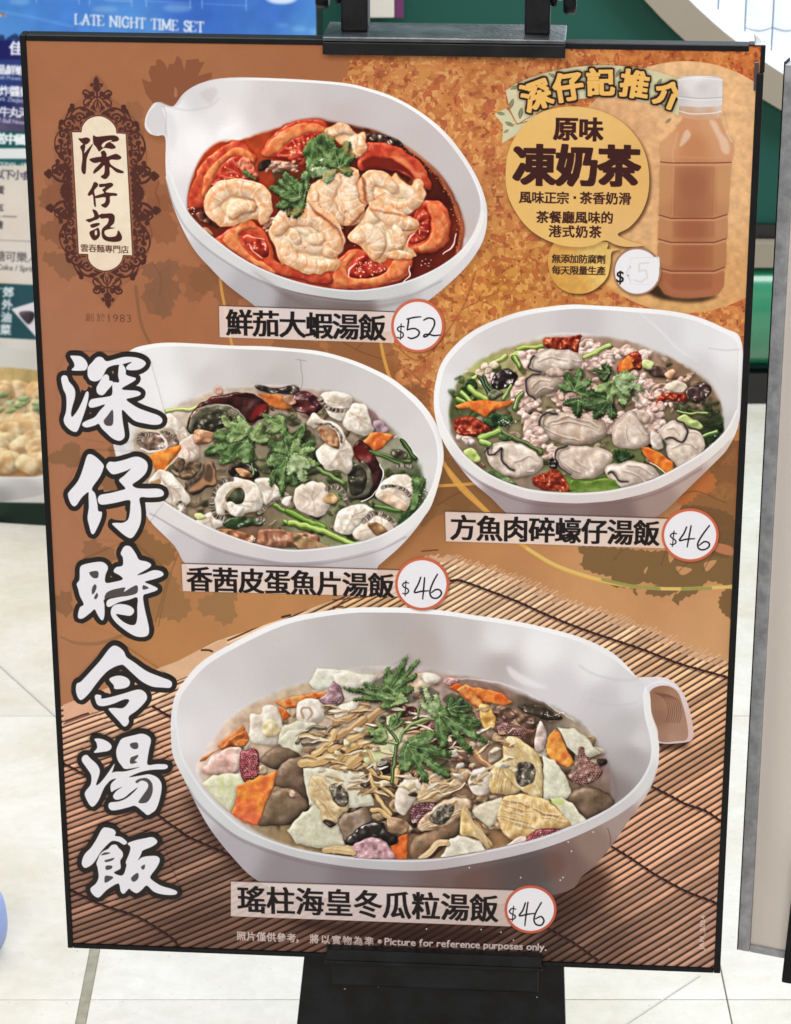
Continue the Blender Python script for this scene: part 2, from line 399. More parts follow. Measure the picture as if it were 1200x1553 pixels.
# ---- big thin yellow ring
ring = [(338, 420), (342, 455), (350, 505), (360, 540), (400, 640), (560, 760), (640, 770)]
YL = (222, 164, 78)
for pts in ([(334, 423), (337, 445), (341, 465), (348, 505), (354, 532)],): cv.line(pts, 4.2, YL, .8)
cv.line([(575, 503), (583, 545), (600, 590), (650, 660), (690, 730), (740, 778), (790, 825), (850, 862), (930, 885), (1010, 893), (1112, 890)], [4, 5, 5, 6, 6, 6, 5, 5, 5, 5, 5], YL, .85)
cv.line([(660, 737), (700, 735), (730, 732)], 4.5, YL, .85)
cv.line([(670, 700), (700, 735), (748, 784), (800, 832)], 5.5, YL, .8)
cv.line([(800, 832), (850, 860), (930, 884), (1010, 893), (1110, 890)], 5, (226, 194, 112), .85)
cv.line([(914, 879), (960, 889), (1000, 893)], 5, (150, 146, 78), .9); cv.line([(1035, 893), (1078, 892)], 5, (150, 146, 78), .9)
# ---- pale round field behind the bottle
def disc(poly, ctl, shadow=.5, off=(3, 3), r=3, tex=0, a=1., ts=12):
    if shadow: cv.fill(poly + np.array(off), (60, 30, 15), shadow, soft=r)
    cv.grad(poly, ctl, a, tex=tex, ts=ts)
pd = cr([(849, 283), (862, 215), (900, 160), (960, 110), (1010, 93), (1065, 93), (1120, 108), (1155, 130), (1160, 300), (1132, 455), (1090, 468), (1040, 475), (985, 467), (920, 440), (875, 390), (855, 335)])
pd = ell(1040, 283.5, 190, 191, 0, 120)
cv.grad(pd, [(1000, 110, (230, 184, 136)), (1110, 140, (230, 182, 132)), (1110, 300, (228, 180, 130)), (930, 200, (220, 168, 120)), (960, 330, (226, 176, 126)), (1050, 460, (214, 164, 104)), (900, 430, (224, 170, 104)), (1110, 430, (214, 160, 106))], tex=.22, ts=9)
# ---- bamboo mat
MATTOP = [(97, 1070), (180, 1036), (268, 1003), (330, 972), (430, 938), (560, 890), (600, 868), (640, 848), (690, 846), (712, 856), (742, 863), (784, 878), (822, 895), (862, 914), (896, 923), (930, 936), (966, 950), (1008, 966), (1050, 987), (1105, 1004), (1130, 1010)]
mat = np.array(MATTOP + [(1130, 1500), (60, 1500), (60, 1075)], float)
m, o = cv.cov([mat]); h, w = m.shape
X = ((np.arange(w) + o[0]) / S + cv.x0)[None, :]; Y = ((np.arange(h) + o[1]) / S + cv.y0)[:, None]
tt = np.clip((X - 60) / 800, 0, 1); gint = .36 * (X - 60) + .25 * 800 * (tt ** 3 - tt ** 4 / 2) + .25 * np.clip(X - 860, 0, None)
cc = Y + gint + .6 * (vn(h, w, 60 * S, 9) - .5) * 3
u = np.where(cc < 1150, (cc - 1150) / 8.6, (np.sqrt(8.6 ** 2 + 2 * .0042 * 8.6 * np.clip(cc - 1150, 0, None)) - 8.6) / (.0042 * 8.6))
ui = np.floor(u); uf = u - ui
prof = np.clip(np.sin(np.pi * uf), 0, 1)
rs = np.random.RandomState(5).rand(400)
var = rs[(ui.astype(int) % 400)].astype(F); gapw = .10 + .10 * rs[((ui.astype(int) + 57) % 400)]
ctl = [(100, 1110, (216, 162, 130)), (240, 1130, (206, 150, 118)), (110, 1220, (196, 140, 112)), (250, 1290, (140, 100, 82)), (110, 1350, (146, 102, 84)), (130, 1420, (150, 108, 86)), (300, 1400, (120, 86, 70)), (450, 1420, (112, 78, 64)),
       (380, 930, (222, 180, 140)), (560, 930, (200, 156, 110)), (720, 890, (228, 184, 144)), (900, 950, (224, 176, 134)), (1050, 1010, (218, 168, 124)), (1090, 1100, (210, 154, 112)), (1080, 1250, (206, 150, 114)), (1000, 1300, (206, 150, 118)), (1060, 1430, (172, 126, 104)), (930, 1330, (196, 142, 110)),
       (900, 1420, (120, 84, 68)), (840, 1440, (84, 58, 48)), (700, 1425, (104, 74, 60)), (1020, 1180, (208, 152, 114)), (200, 1040, (230, 186, 150))]
gh, gw = h // 16 + 2, w // 16 + 2
gx = np.linspace(0, w, gw) / S + o[0] / S + cv.x0; gy = np.linspace(0, h, gh) / S + o[1] / S + cv.y0
num = 0; den = 0
for cx, cy, c in ctl:
    d = ((gx[None] - cx) ** 2 + (gy[:, None] - cy) ** 2 + 60.) ** -1.5; num = num + d[..., None] * np.array(c) / 255.; den = den + d[..., None]
fld = up((num / den).astype(F), h, w)
g1 = np.clip((prof - gapw) / (.62 - gapw), 0, 1); g1 = g1 * g1 * (3 - 2 * g1)
lit = .80 + .28 * np.clip(1 - abs(uf - .42) * 2.4, 0, 1)
streak = 1 + .10 * (fbm(h, w, 5 * S, 31, 2, 3, 1) - .5)
col = (fld * .95 + .05 * rgb((240, 208, 160))) * (lit * (.92 + .3 * var) * streak)[..., None] * np.array([1.05, 1.03, 1.02], F)
col = col.mean(2, keepdims=True) + (col - col.mean(2, keepdims=True)) * .84
dark = fld * np.array([.27, .20, .18], F)
fade = np.clip((Y - 1003 + (X - 600) * .10) / 40, 0, 1) * .0 + 1.
far = np.clip((1010 - Y) / 140, 0, 1) * np.clip((X - 560) / 80, 0, 1)
g1 = g1 * (1 - .35 * far) + .35 * far
col = dark + (col - dark) * g1[..., None]
cv.over(m, o, np.clip(col, 0, 1))
# uneven ends of the sticks along the far edge
r = np.random.RandomState(3)
for i in range(92):
    t = i / 91.; x = 640 + t * 470; k = np.interp(x, [p[0] for p in MATTOP], [p[1] for p in MATTOP])
    l = r.uniform(2, 11); v_ = r.randint(-14, 12); c = (216 + v_, 172 + v_, 136 + v_)
    cv.line([(x - 9, k + 6), (x + l, k - l * .62)], 2.4, c, .9, sm=False)
# plain front slat at the left edge
plk = np.array([(96, 1069), (180, 1036), (268, 1003), (345, 966), (345, 990), (286, 1024), (200, 1058), (97, 1098)])
cv.grad(plk, [(110, 1080, (228, 176, 146)), (220, 1035, (226, 182, 146)), (320, 985, (222, 178, 140))], tex=.06)
cv.line([(97, 1098), (200, 1060), (290, 1024)], 2, (110, 64, 50), .8)
for q in [[(99, 1094), (108, 1091), (124, 1085), (134, 1082)], [(306, 986), (316, 986), (322, 988)]]: cv.line(q, 3.2, (66, 36, 30), .85)
cv.line([(428, 936), (440, 933)], 3.5, (66, 36, 30), .9); cv.line([(506, 921), (520, 920)], 3, (66, 36, 30), .8)
for q in [[(640, 836), (652, 835), (664, 834)], [(505, 925), (530, 905), (560, 893), (592, 880)], [(505, 910), (560, 905)]]: cv.line(q, 2.2, (96, 52, 36), .8)
TH = [[(684, 881), (700, 881), (742, 896), (784, 912), (826, 931), (875, 951), (924, 968), (980, 987), (1032, 1007), (1099, 1026), (1120, 1034)],
      [(987, 1192), (1020, 1209), (1041, 1220), (1070, 1230), (1093, 1245), (1110, 1255)],
      [(925, 1282), (957, 1302), (995, 1327), (1041, 1352), (1082, 1368), (1100, 1380)],
      [(96, 1158), (122, 1171), (160, 1190)], [(228, 1222), (246, 1241), (273, 1260), (285, 1269), (348, 1297), (365, 1312)],
      [(106, 1350), (120, 1356), (153, 1372), (207, 1390), (245, 1412), (262, 1424), (275, 1440)], [(233, 1072), (254, 1085), (262, 1090)], [(822, 1400), (830, 1407), (870, 1430), (905, 1455)]]
for q in TH:
    cv.line(np.array(q) + (1, 2.5), 4.5, (50, 26, 22), .35, soft=1)
    cv.line(q, 3.1, (50, 28, 28), .95)
    d = cr(q, False, 6); d = d[::2]
    for p in d: cv.fill(ell(p[0], p[1] - .5, 2.5, 2), (46, 24, 26), .8)
rec('printed_bamboo_mat', 'poster', mat)
# shadow of the big bowl on the mat
cv.setclip(mat)
cv.fill(cr([(290, 1200), (320, 1280), (400, 1350), (520, 1395), (700, 1420), (860, 1400), (930, 1340), (850, 1300), (500, 1310)]), (40, 20, 16), .62, soft=14)
cv.fill(cr([(430, 1395), (600, 1406), (770, 1418), (700, 1434), (560, 1425)]), (30, 14, 10), .6, soft=6)
cv.fill(cr([(120, 1420), (400, 1370), (800, 1430), (800, 1490), (100, 1490)]), (60, 34, 28), .25, soft=20)
cv.fill(np.array([(997, 1122), (1050, 1120), (1040, 1135), (1000, 1140)], float), (30, 12, 10), .7, soft=4)
cv.setclip(None)

# ================================================================= the four bowls
def bowl(outer, ctl_out, inner, ctl_in, soup, ctl_soup, soft_soup=2.5):
    w_ = lambda L_: [(x, y, tuple(min(max((sum(c) / 3 - 215) * 1.28 + 217 + (v - sum(c) / 3) * .6 + o_, 90), 250) for v, o_ in zip(c, (2, 0, -1)))) for x, y, c in L_]
    cv.grad(outer, w_(ctl_out), pw=4)
    cv.grad(inner, w_(ctl_in), pw=3.2)
    cv.grad(soup, ctl_soup, soft=soft_soup, tex=.3, ts=14)
def finish(soup, warp=1.):
    "organic edges and crisp local contrast over the food of one bowl"
    m, o = cv.cov([soup], pad=2 * S); m = blur(m, 2 * S)
    y0, x0 = max(o[1], 0), max(o[0], 0); y1, x1 = min(o[1] + m.shape[0], cv.H), min(o[0] + m.shape[1], cv.W); m = m[y0 - o[1]:y1 - o[1], x0 - o[0]:x1 - o[0]] * cv.clip[y0:y1, x0:x1]
    h, w = m.shape; c = cv.C[y0:y1, x0:x1].copy()
    dx = (fbm(h, w, 9 * S, 901, 1) - .5) * 3 * S * warp * m; dy = (fbm(h, w, 9 * S, 911, 1) - .5) * 3 * S * warp * m
    X = np.clip(np.arange(w)[None] + dx, 0, w - 1.01); Y = np.clip(np.arange(h)[:, None] + dy, 0, h - 1.01); xi, yi = X.astype(int), Y.astype(int); fx, fy = (X - xi)[..., None], (Y - yi)[..., None]
    c = (c[yi, xi] * (1 - fx) + c[yi, xi + 1] * fx) * (1 - fy) + (c[yi + 1, xi] * (1 - fx) + c[yi + 1, xi + 1] * fx) * fy
    b1 = np.dstack([blur(c[..., k], 7 * S) for k in range(3)]); b2 = np.dstack([blur(c[..., k], 1.6 * S) for k in range(3)])
    lum = (c - b1).mean(2, keepdims=True); c2 = c * (1 + .14 * (fbm(h, w, 11 * S, 77, 2)[..., None] - .5)) + .30 * lum + .12 * (c - b1) + .12 * (c - b2)
    c2 = np.clip(c2, .02, 1); c2 = c2 + .10 * (c2 - .5) * (1 - abs(2 * c2 - 1))
    cv.C[y0:y1, x0:x1] += m[..., None] * (np.clip(c2, 0, 1) - cv.C[y0:y1, x0:x1])
def clutter(cx, cy, rx, ry, n, pal, seed, sz=(5, 12), fade=.6):
    "half-sunk bits under the surface"
    r = np.random.RandomState(seed)
    for _ in range(n):
        t = r.uniform(0, 6.28); k = r.uniform(0, 1) ** .5; x, y = cx + rx * k * math.cos(t), cy + ry * k * math.sin(t); s_ = r.uniform(*sz); a0 = r.uniform(0, 3.14); el = r.uniform(.35, .9)
        p = []
        for u_ in np.linspace(0, 6.28, 8)[:-1]:
            q_ = s_ * r.uniform(.6, 1.15); X_, Y_ = q_ * math.cos(u_) * 1.2, q_ * math.sin(u_) * el; p.append((x + X_ * math.cos(a0) - Y_ * math.sin(a0), y + (X_ * math.sin(a0) + Y_ * math.cos(a0)) * .75))
        c = pal[r.randint(len(pal))]; cv.blob(p, c, tuple(int(v * .78) for v in c), R=4, bump=1, ns=4, gloss=.35, sh=.5, soft=.7, a=fade)
def coriander(polys, tone=0, seed=0, veins=()):
    if len(polys) > 2 or (len(polys) > 1 and len(veins) > 3):      # a heap: only its shaded depth here, the leaves go on top
        for p in polys: p = np.asarray(p, float); c_ = p.mean(0); cv.fill(cr(c_ + (p - c_) * .6), (44, 54, 34), .5, soft=2)
        return
    for i, p in enumerate(polys):
        c = [(80, 108, 62), (112, 138, 84), (56, 82, 46), (150, 166, 124)][tone if np.ndim(tone) == 0 else tone[i]]
        c2 = [(50, 76, 40), (76, 104, 56), (36, 56, 30), (106, 130, 84)][tone if np.ndim(tone) == 0 else tone[i]]
        cv.blob(p, c, c2, R=2.5, bump=1.1, ns=5, gloss=.35, sh=.6, amb=.5, jg=(1.7, 5.4), hi=(200, 214, 186), edge=.1, mix=5, stretch=(1, 1.8))
    for v in veins:
        cv.line(v, [1.3] + [.7] * (len(v) - 1), (164, 188, 140), .7); q = cr(v, False, 5); r_ = np.random.RandomState(len(q) + int(q[0, 0]))
        for j in range(2, len(q) - 1, 2):
            d = q[j] - q[j - 1]; d = d / (np.hypot(*d) + 1e-6); n_ = np.array([-d[1], d[0]])
            for sg_ in (1, -1): cv.line([q[j], q[j] + (d * .8 + n_ * sg_) * r_.uniform(2, 5)], [.8, .4], (150, 176, 128), .5, sm=False)
            cv.fill(cr([q[j] + n_ * 1, q[j] + d * 4 + n_ * 4, q[j] + d * 6 + n_ * 1], True, 3), (22, 44, 28), .25, soft=.7)
def cleaf(cx, cy, ang, R, tone=0, seed=0, sq=1., spread=125, lobes=5):
    "one fan-shaped coriander leaf: toothed lobes round the stalk point"
    r = np.random.RandomState(seed); th = np.radians(np.linspace(-spread, spread, 44)); A = math.radians(ang); st_ = math.radians(2 * spread / (lobes + .0))
    rr = R * (.46 + .54 * np.abs(np.cos((th) / st_ * math.pi)) ** .9) * (1 - .22 * np.abs(th) / math.radians(spread)); rr *= 1 + .10 * np.sin(th * 9 + seed) 
    rot = lambda x, y: np.stack([cx + x * math.cos(A) - y * math.sin(A), cy + x * math.sin(A) + y * math.cos(A)], -1)
    x, y = rr * np.cos(th), rr * np.sin(th) * sq; P = rot(np.append(x, -R * .05), np.append(y, 0.))
    cols = [((104, 128, 76), (68, 94, 50)), ((144, 162, 106), (102, 126, 74)), ((72, 96, 54), (48, 68, 36)), ((172, 184, 142), (128, 148, 100))][tone]
    cv.blob(P[::2], cols[0], cols[1], R=2.6, bump=.9, ns=4, gloss=.3, sh=.75, amb=.5, jg=(1.9, 4.6), hi=(206, 218, 192), edge=.06, mix=5)
    for k in range(lobes):
        a = (k - (lobes - 1) / 2) * st_ * .98; L = R * .86 * (1 - .2 * abs(a) / math.radians(spread)); c_, s_ = math.cos(a), math.sin(a)
        sh = [rot(np.array(L * f * c_ - g * s_), np.array((L * f * s_ + g * c_) * sq)) for f, g in ((.12, 0), (.5, R * .13), (.95, R * .05), (.98, 0), (.5, .3))]
        cv.fill(cr(sh, True, 4), (26, 48, 30) if k % 2 else (176, 196, 156), .22 if k % 2 else .2, soft=1.4)
        tip = rot(np.array(L * c_), np.array(L * s_ * sq)); mid = rot(np.array(L * .5 * math.cos(a * 1.06)), np.array(L * .5 * math.sin(a * 1.06) * sq))
        cv.line([(cx, cy), mid, tip], [1.3, .8, .5], (170, 190, 140), .5)
        for f in (.35, .52, .7, .84):
            for g in (1, -1):
                b0 = rot(np.array(L * f * c_), np.array(L * f * s_ * sq)); a2 = a + g * .55; l2 = R * .17
                b1 = b0 + (rot(np.array(l2 * math.cos(a2)), np.array(l2 * math.sin(a2) * sq)) - (cx, cy)); cv.line([b0, b1], [.7, .35], (156, 178, 130), .32, sm=False)
def sprig(cx, cy, ang, R, tone=0, seed=0, name=None, owner=None):
    "one coriander leaf: three lobes from a stalk point"
    r = np.random.RandomState(seed); A = math.radians(ang); vs = []; ps = []
    for k, (da, f) in enumerate([(-1.15, .8), (1.15, .8), (0, 1.)]):
        a = A + da; L = R * f; W = R * .42
        d = np.array([math.cos(a), math.sin(a)]); nrm = np.array([-d[1], d[0]])
        P0 = np.array([cx, cy])
        q = [P0 - d * 2, P0 + d * L * .35 + nrm * W * .8, P0 + d * L * .55 + nrm * W * .62, P0 + d * L * .72 + nrm * W * .95, P0 + d * L * .95 + nrm * W * .4,
             P0 + d * L * 1.05, P0 + d * L * .95 - nrm * W * .4, P0 + d * L * .72 - nrm * W * .95, P0 + d * L * .55 - nrm * W * .62, P0 + d * L * .35 - nrm * W * .8]
        ps.append(np.array(q)); vs.append([P0, P0 + d * L * .5, P0 + d * L * .92])
        vs += [[P0 + d * L * .3, P0 + d * L * .72 + nrm * W * .7], [P0 + d * L * .3, P0 + d * L * .72 - nrm * W * .7]]
    coriander(ps, [tone, tone, tone] if np.ndim(tone) == 0 else tone, seed, vs)
def rind(pts, w, n=26):
    "scaly dark fish skin along a curve"
    q = cr(pts, False, 8); i = np.linspace(0, len(q) - 1, n).astype(int)
    cv.line(pts, w, (132, 118, 106), .75, soft=.5); n = int(n * 1.5); i = np.linspace(1, len(q) - 1, n).astype(int)
    r = np.random.RandomState(int(abs(q[0, 0])))
    for k, j in enumerate(i):
        d = q[j] - q[j - 1]; d = d / (np.hypot(*d) + 1e-6); n_ = np.array([-d[1], d[0]]); p_ = q[j] + r.uniform(-.7, .7, 2); a_ = r.uniform(-.5, .5)
        cv.line([p_ - n_ * w * r.uniform(.2, .5) + d * a_ * 2, p_ + d * 1.0, p_ + n_ * w * r.uniform(.2, .5)], [.6, r.uniform(1, 1.9), .6], [(72, 62, 56), (92, 80, 72), (188, 174, 162)][r.randint(3)], .7, soft=.35)
def oyster(poly, seed=0, frill=None, fold=(), tint=(230, 212, 196), own='oyster_soup'):
    cv.blob(poly, tint, (206, 184, 168), R=9, bump=.9, ns=8, gloss=.55, sh=.6, amb=.6, mix=10, dark=(150, 126, 112), edge=.3)
    e_ = np.asarray(poly, float); c_ = e_.mean(0); cv.line(c_ + (e_ - c_) * .93, 3, (120, 104, 96), .35, closed=True, soft=1.4)
    for f in fold:
        cv.line(f, [2.2, 3.4] + [2.2] * (len(f) - 2), (126, 104, 92), .4, soft=1.1); cv.line(np.array(f) - (1, 1.8), 2, (248, 236, 224), .55, soft=.8)
    if frill is not None:
        fq = np.asarray(frill, float); fc = fq + (e_.mean(0) - fq) * .10; cv.line(fc, 7, (150, 132, 120), .5, soft=2.2); cv.line(fq + (e_.mean(0) - fq) * .12, 1.2, (96, 84, 78), .6, soft=.4)
        cv.line(frill, 4.2, (138, 124, 116), .6, soft=1); q = cr(frill, False, 8); r = np.random.RandomState(seed)
        q = q + r.uniform(-.55, .55, q.shape); cv.line(q[::2], 2.0, (52, 46, 48), .85, soft=.45)
    rec('printed_oyster', own, poly)
def mince(cx, cy, rx, ry, n, seed, c=(228, 202, 190), own='oyster_soup', sz=(4, 8)):
    r = np.random.RandomState(seed)
    if n > 12:
        th = np.linspace(0, 6.28, 12)[:-1]; rr = r.uniform(.75, 1.1, 11)
        cv.blob(np.stack([cx + rx * rr * np.cos(th), cy + ry * rr * np.sin(th)], 1), (c[0] - 14, c[1] - 18, c[2] - 20), (196, 160, 146), R=6, bump=1.6, ns=4, gloss=.4, sh=.5, amb=.5, mix=5, edge=.2)
    pts = sorted([(cy + ry * r.uniform(-1, 1) * .9, cx + rx * r.uniform(-1, 1) * .9) for _ in range(n)])
    for y, x in pts:
        s_ = r.uniform(*sz); p = [(x + s_ * r.uniform(.7, 1.15) * math.cos(t), y + s_ * .8 * r.uniform(.7, 1.1) * math.sin(t)) for t in np.linspace(0, 6.28, 8)[:-1]]
        k = r.uniform(-16, 12)
        cv.blob(p, (c[0] + k, c[1] + k, c[2] + k), (206 + k, 170 + k, 156 + k), R=3.4, bump=.9, ns=3, gloss=.5, sh=.16, amb=.56, edge=.05, soft=.9)
def stalk(pts, w, c=(150, 178, 92), hi=(206, 220, 150), own=None):
    cv.line(np.array(pts) + (1, 2), w * 1.1, (40, 44, 30), .35, soft=1.2); cv.line(pts, w, tuple(int(v * .66) for v in c)); cv.line(np.array(pts) - (0, w * .12), w * .7, c); cv.line(np.array(pts) - (.3, w * .22), w * .25, hi, .8)
def carrot(poly, c=(222, 138, 66), own=None, c2=(206, 96, 44), skin=None):
    cv.blob(poly, c, c2, R=2.5, bump=.35, ns=4, gloss=.25, sh=.45, amb=.66, edge=.16, sm=False, hi=(255, 224, 176))
    if own: rec('printed_carrot_slice', own, poly)
def glints(cx, cy, rx, ry, n, seed, c=(250, 240, 232), sz=(.5, 1.2), a=.8):
    r = np.random.RandomState(seed)
    for _ in range(n):
        t = r.uniform(0, 6.28); k = r.uniform(0, 1) ** .5; x, y = cx + rx * k * math.cos(t), cy + ry * k * math.sin(t)
        cv.fill(ell(x, y, r.uniform(*sz) * 1.3, r.uniform(*sz) * .7, r.uniform(-40, 40), 8), c, a)

# ---------------------------------------------------------------- bowl 1: tomato and prawn
b1o = cr([(264, 160), (280, 140), (307, 125), (349, 117.5), (430, 119), (517, 125), (560, 134), (600, 148), (640, 171), (675, 200), (704, 236), (726, 274), (738, 310), (738, 345), (728, 375), (704, 408), (672, 438), (640, 464), (600, 500), (500, 505), (420, 490), (383, 461), (345, 432), (318, 405), (295, 379), (276, 345), (262, 310), (253, 275), (251, 245), (250.5, 208), (238, 206), (228, 203), (220, 194), (220.5, 180), (226, 166), (234, 156), (243, 155), (253, 159)], True, 4)
b1i = cr([(268, 161), (283, 144), (308, 129), (349, 122), (430, 123), (516, 129), (557, 138), (597, 152), (635, 174), (669, 203), (698, 239), (719, 275), (730, 310), (728, 340), (712, 366), (688, 390), (650, 414), (600, 432), (550, 440), (500, 440), (450, 432), (400, 415), (350, 386), (315, 356), (290, 325), (270, 290), (260, 250), (255, 210), (251, 180), (247, 163)], True, 4)
cv.fill(b1o + (4, 8), (70, 36, 20), .25, soft=6)
bowl(b1o, [(230, 180, (214, 210, 212)), (258, 240, (232, 228, 232)), (270, 330, (222, 220, 226)), (310, 395, (202, 200, 208)), (390, 450, (186, 182, 190)), (450, 465, (150, 138, 142)), (540, 468, (146, 128, 126)), (600, 462, (196, 192, 198)), (650, 448, (206, 204, 210)), (700, 405, (216, 212, 218)), (735, 340, (226, 222, 226)), (720, 260, (232, 228, 230)), (620, 158, (244, 242, 244)), (480, 120, (240, 238, 240))],
     b1i, [(300, 150, (214, 212, 216)), (265, 170, (232, 230, 234)), (330, 180, (226, 222, 224)), (262, 230, (236, 232, 236)), (300, 215, (240, 238, 240)), (350, 128, (222, 219, 220)), (420, 132, (212, 206, 206)), (430, 165, (210, 198, 198)), (520, 140, (206, 198, 200)), (520, 170, (208, 188, 188)), (600, 170, (208, 196, 198)), (620, 215, (208, 192, 192)), (690, 260, (206, 194, 196)), (715, 310, (204, 192, 192)), (715, 350, (208, 190, 186)), (280, 300, (224, 218, 222)), (345, 195, (240, 236, 238)), (400, 170, (218, 206, 208))],
     cr([(284, 318), (286, 290), (294, 262), (310, 232), (335, 214), (365, 213), (388, 204), (420, 194), (445, 184), (480, 179), (502, 184), (545, 192), (575, 200), (605, 216), (635, 238), (660, 256), (682, 284), (698, 318), (705, 348), (700, 380), (685, 398), (640, 425), (560, 446), (480, 448), (420, 430), (360, 400), (310, 360), (290, 340)], True, 4),
     [(300, 330, (110, 42, 26)), (330, 230, (190, 70, 30)), (410, 205, (176, 70, 36)), (560, 200, (90, 40, 24)), (640, 250, (84, 30, 18)), (670, 300, (80, 24, 16)), (690, 360, (120, 40, 24)), (640, 400, (96, 26, 16)), (560, 430, (130, 46, 26)), (460, 425, (166, 60, 30)), (400, 400, (130, 40, 24)), (500, 320, (70, 24, 18))])
cv.fill(cr([(252, 170), (262, 175), (268, 200), (262, 230), (254, 210)]), (206, 202, 208), .35, soft=4)
cv.line([(236, 157), (224, 172), (221, 188), (229, 202)], 1.6, (250, 248, 250), .8); cv.line([(243, 155), (262, 163), (290, 167), (320, 160), (332, 150)], 2.2, (190, 186, 190), .45, soft=1.4)
cv.line([(248, 160), (252, 176), (251, 204)], 2.5, (198, 194, 200), .6, soft=1.2)
cv.fill(cr([(322, 132), (330, 138), (325, 150), (318, 158), (308, 148), (303, 141)]), (198, 190, 192), .5, soft=2.5)
cv.fill(cr([(330, 205), (345, 192), (365, 185), (350, 200), (335, 212)]), (252, 250, 252), .7, soft=3)
cv.setclip(b1i)
sp1 = [(284, 318), (294, 262), (310, 232), (335, 214), (388, 204), (445, 184), (502, 184), (575, 200), (635, 238), (682, 284), (698, 318), (705, 348), (700, 380)]
cv.line([(560, 197), (612, 220), (650, 250), (676, 282), (694, 322), (700, 350), (694, 385)], [2, 4, 6, 6, 7, 7, 5], (186, 110, 70), .75, soft=1.4)
fr_ = np.random.RandomState(2)
for x, y in cr([(612, 224), (648, 254), (673, 285), (690, 322), (697, 350), (691, 382)], False, 22): cv.fill(ell(x + fr_.uniform(-4, 3), y + fr_.uniform(-3, 3), fr_.uniform(.6, 1.3), fr_.uniform(.5, 1), 0, 8), [(70, 26, 16), (90, 36, 20), (222, 160, 120)][fr_.randint(3)], .7)
def tomato(rim, flesh, pulp, own='tomato', seeds=10, seed=0, ray=None):
    cv.blob(rim, (210, 92, 54), (186, 58, 38), R=5, bump=.25, ns=6, gloss=.5, sh=.6, amb=.6, edge=.25, dark=(110, 22, 14))
    if flesh is not None: cv.blob(flesh, (228, 138, 84), (216, 104, 62), R=4, bump=.3, ns=4, gloss=.3, sh=0, amb=.75, edge=.0, dark=(200, 90, 44), soft=1.1)
    if pulp is not None:
        cv.blob(pulp, (196, 70, 46), (158, 38, 30), R=4, bump=1.1, ns=5, gloss=.9, sh=0, amb=.55, hi=(255, 206, 184), dark=(120, 22, 16), soft=.9)
        p = np.asarray(pulp, float); c = p.mean(0); r = np.random.RandomState(seed)
        if ray is not None:
            for k in range(seeds):
                e = p[k % len(p)] * .8 + c * .2; cv.line([np.array(ray) * .5 + e * .5, e], [1.2, 2.6], (232, 120, 84), .6, soft=.5)
        for _ in range(seeds):
            t = r.uniform(0, 6.28); x, y = c + (p[r.randint(len(p))] - c) * r.uniform(.2, .85)
            cv.fill(ell(x, y, 2, 1.1, r.uniform(0, 180), 10), (236, 158, 112), .75); cv.fill(ell(x - .4, y - .4, .7, .4, 0, 6), (255, 226, 204), .8)
    rec('printed_tomato_slice', own, rim)
Z1 = lambda *p: Zp(270, 160, 5.217, *p); Z2 = lambda *p: Zp(480, 160, 5, *p); Z3 = lambda *p: Zp(270, 280, 5.217, *p); Z4 = lambda *p: Zp(480, 280, 5, *p)
tomato(Z1((90, 830), (85, 720), (120, 600), (170, 490), (270, 380), (400, 300), (470, 275), (515, 290), (590, 370), (630, 430), (560, 520), (400, 640), (230, 700), (225, 800), (150, 810)),
       Z1((200, 720), (190, 640), (230, 520), (320, 420), (430, 340), (500, 330), (570, 370), (610, 430), (590, 470), (480, 400), (400, 430), (320, 500), (260, 640), (250, 680)),
       Z1((255, 640), (300, 560), (350, 470), (430, 410), (520, 395), (590, 440), (620, 520), (640, 600), (520, 640), (380, 640)), seed=1, seeds=12, ray=Z1((600, 600))[0])
cv.blob(Z1((480, 430), (560, 410), (600, 470), (640, 560), (560, 540), (500, 520)), (226, 140, 106), (206, 90, 70), R=3, bump=1.2, ns=3)
tomato(Z1((660, 390), (680, 320), (760, 220), (860, 150), (960, 115), (1080, 105), (1160, 125), (1190, 200), (1150, 280), (1000, 470), (930, 450), (780, 420)),
       Z1((680, 390), (700, 320), (790, 220), (900, 160), (1040, 135), (1150, 165), (1165, 215), (1060, 210), (960, 250), (860, 300), (800, 370)),
       Z1((780, 400), (830, 330), (900, 270), (1000, 230), (1090, 215), (1080, 300), (1000, 400), (960, 450), (860, 430)), seed=2, seeds=12, ray=Z1((1020, 400))[0])
cv.blob(Z2((370, 230), (400, 205), (470, 210), (560, 235), (630, 265), (660, 310), (600, 310), (500, 290), (400, 275)), (92, 66, 50), (60, 40, 34), R=3, bump=1.2, ns=4, gloss=.8)
tomato(Z2((330, 360), (370, 290), (450, 275), (550, 290), (650, 330), (740, 390), (810, 460), (860, 560), (875, 640), (820, 640), (770, 600), (720, 560), (600, 500), (480, 480), (400, 490), (320, 480)), None, None)
cv.fill(cr(Z2((350, 420), (420, 385), (540, 395), (640, 440), (730, 520), (755, 580), (650, 500), (500, 480), (380, 490))), (110, 28, 18), .85, soft=2)
cv.fill(cr(Z2((560, 390), (620, 385), (700, 430), (760, 500), (790, 560), (740, 520), (640, 430))), (238, 150, 100), .55, soft=1.6)
tomato(Z4((640, 210), (800, 130), (850, 120), (930, 130), (990, 180), (1020, 280), (1015, 380), (980, 460), (900, 510), (800, 520), (700, 490), (690, 380), (740, 300)),
       Z4((840, 150), (890, 140), (960, 200), (1000, 300), (985, 400), (930, 470), (820, 500), (720, 480), (800, 450), (870, 370), (870, 240)),
       Z4((660, 220), (760, 170), (830, 170), (865, 260), (860, 360), (800, 430), (720, 450), (700, 380), (760, 300)), seed=3, seeds=8, ray=Z4((700, 330))[0])
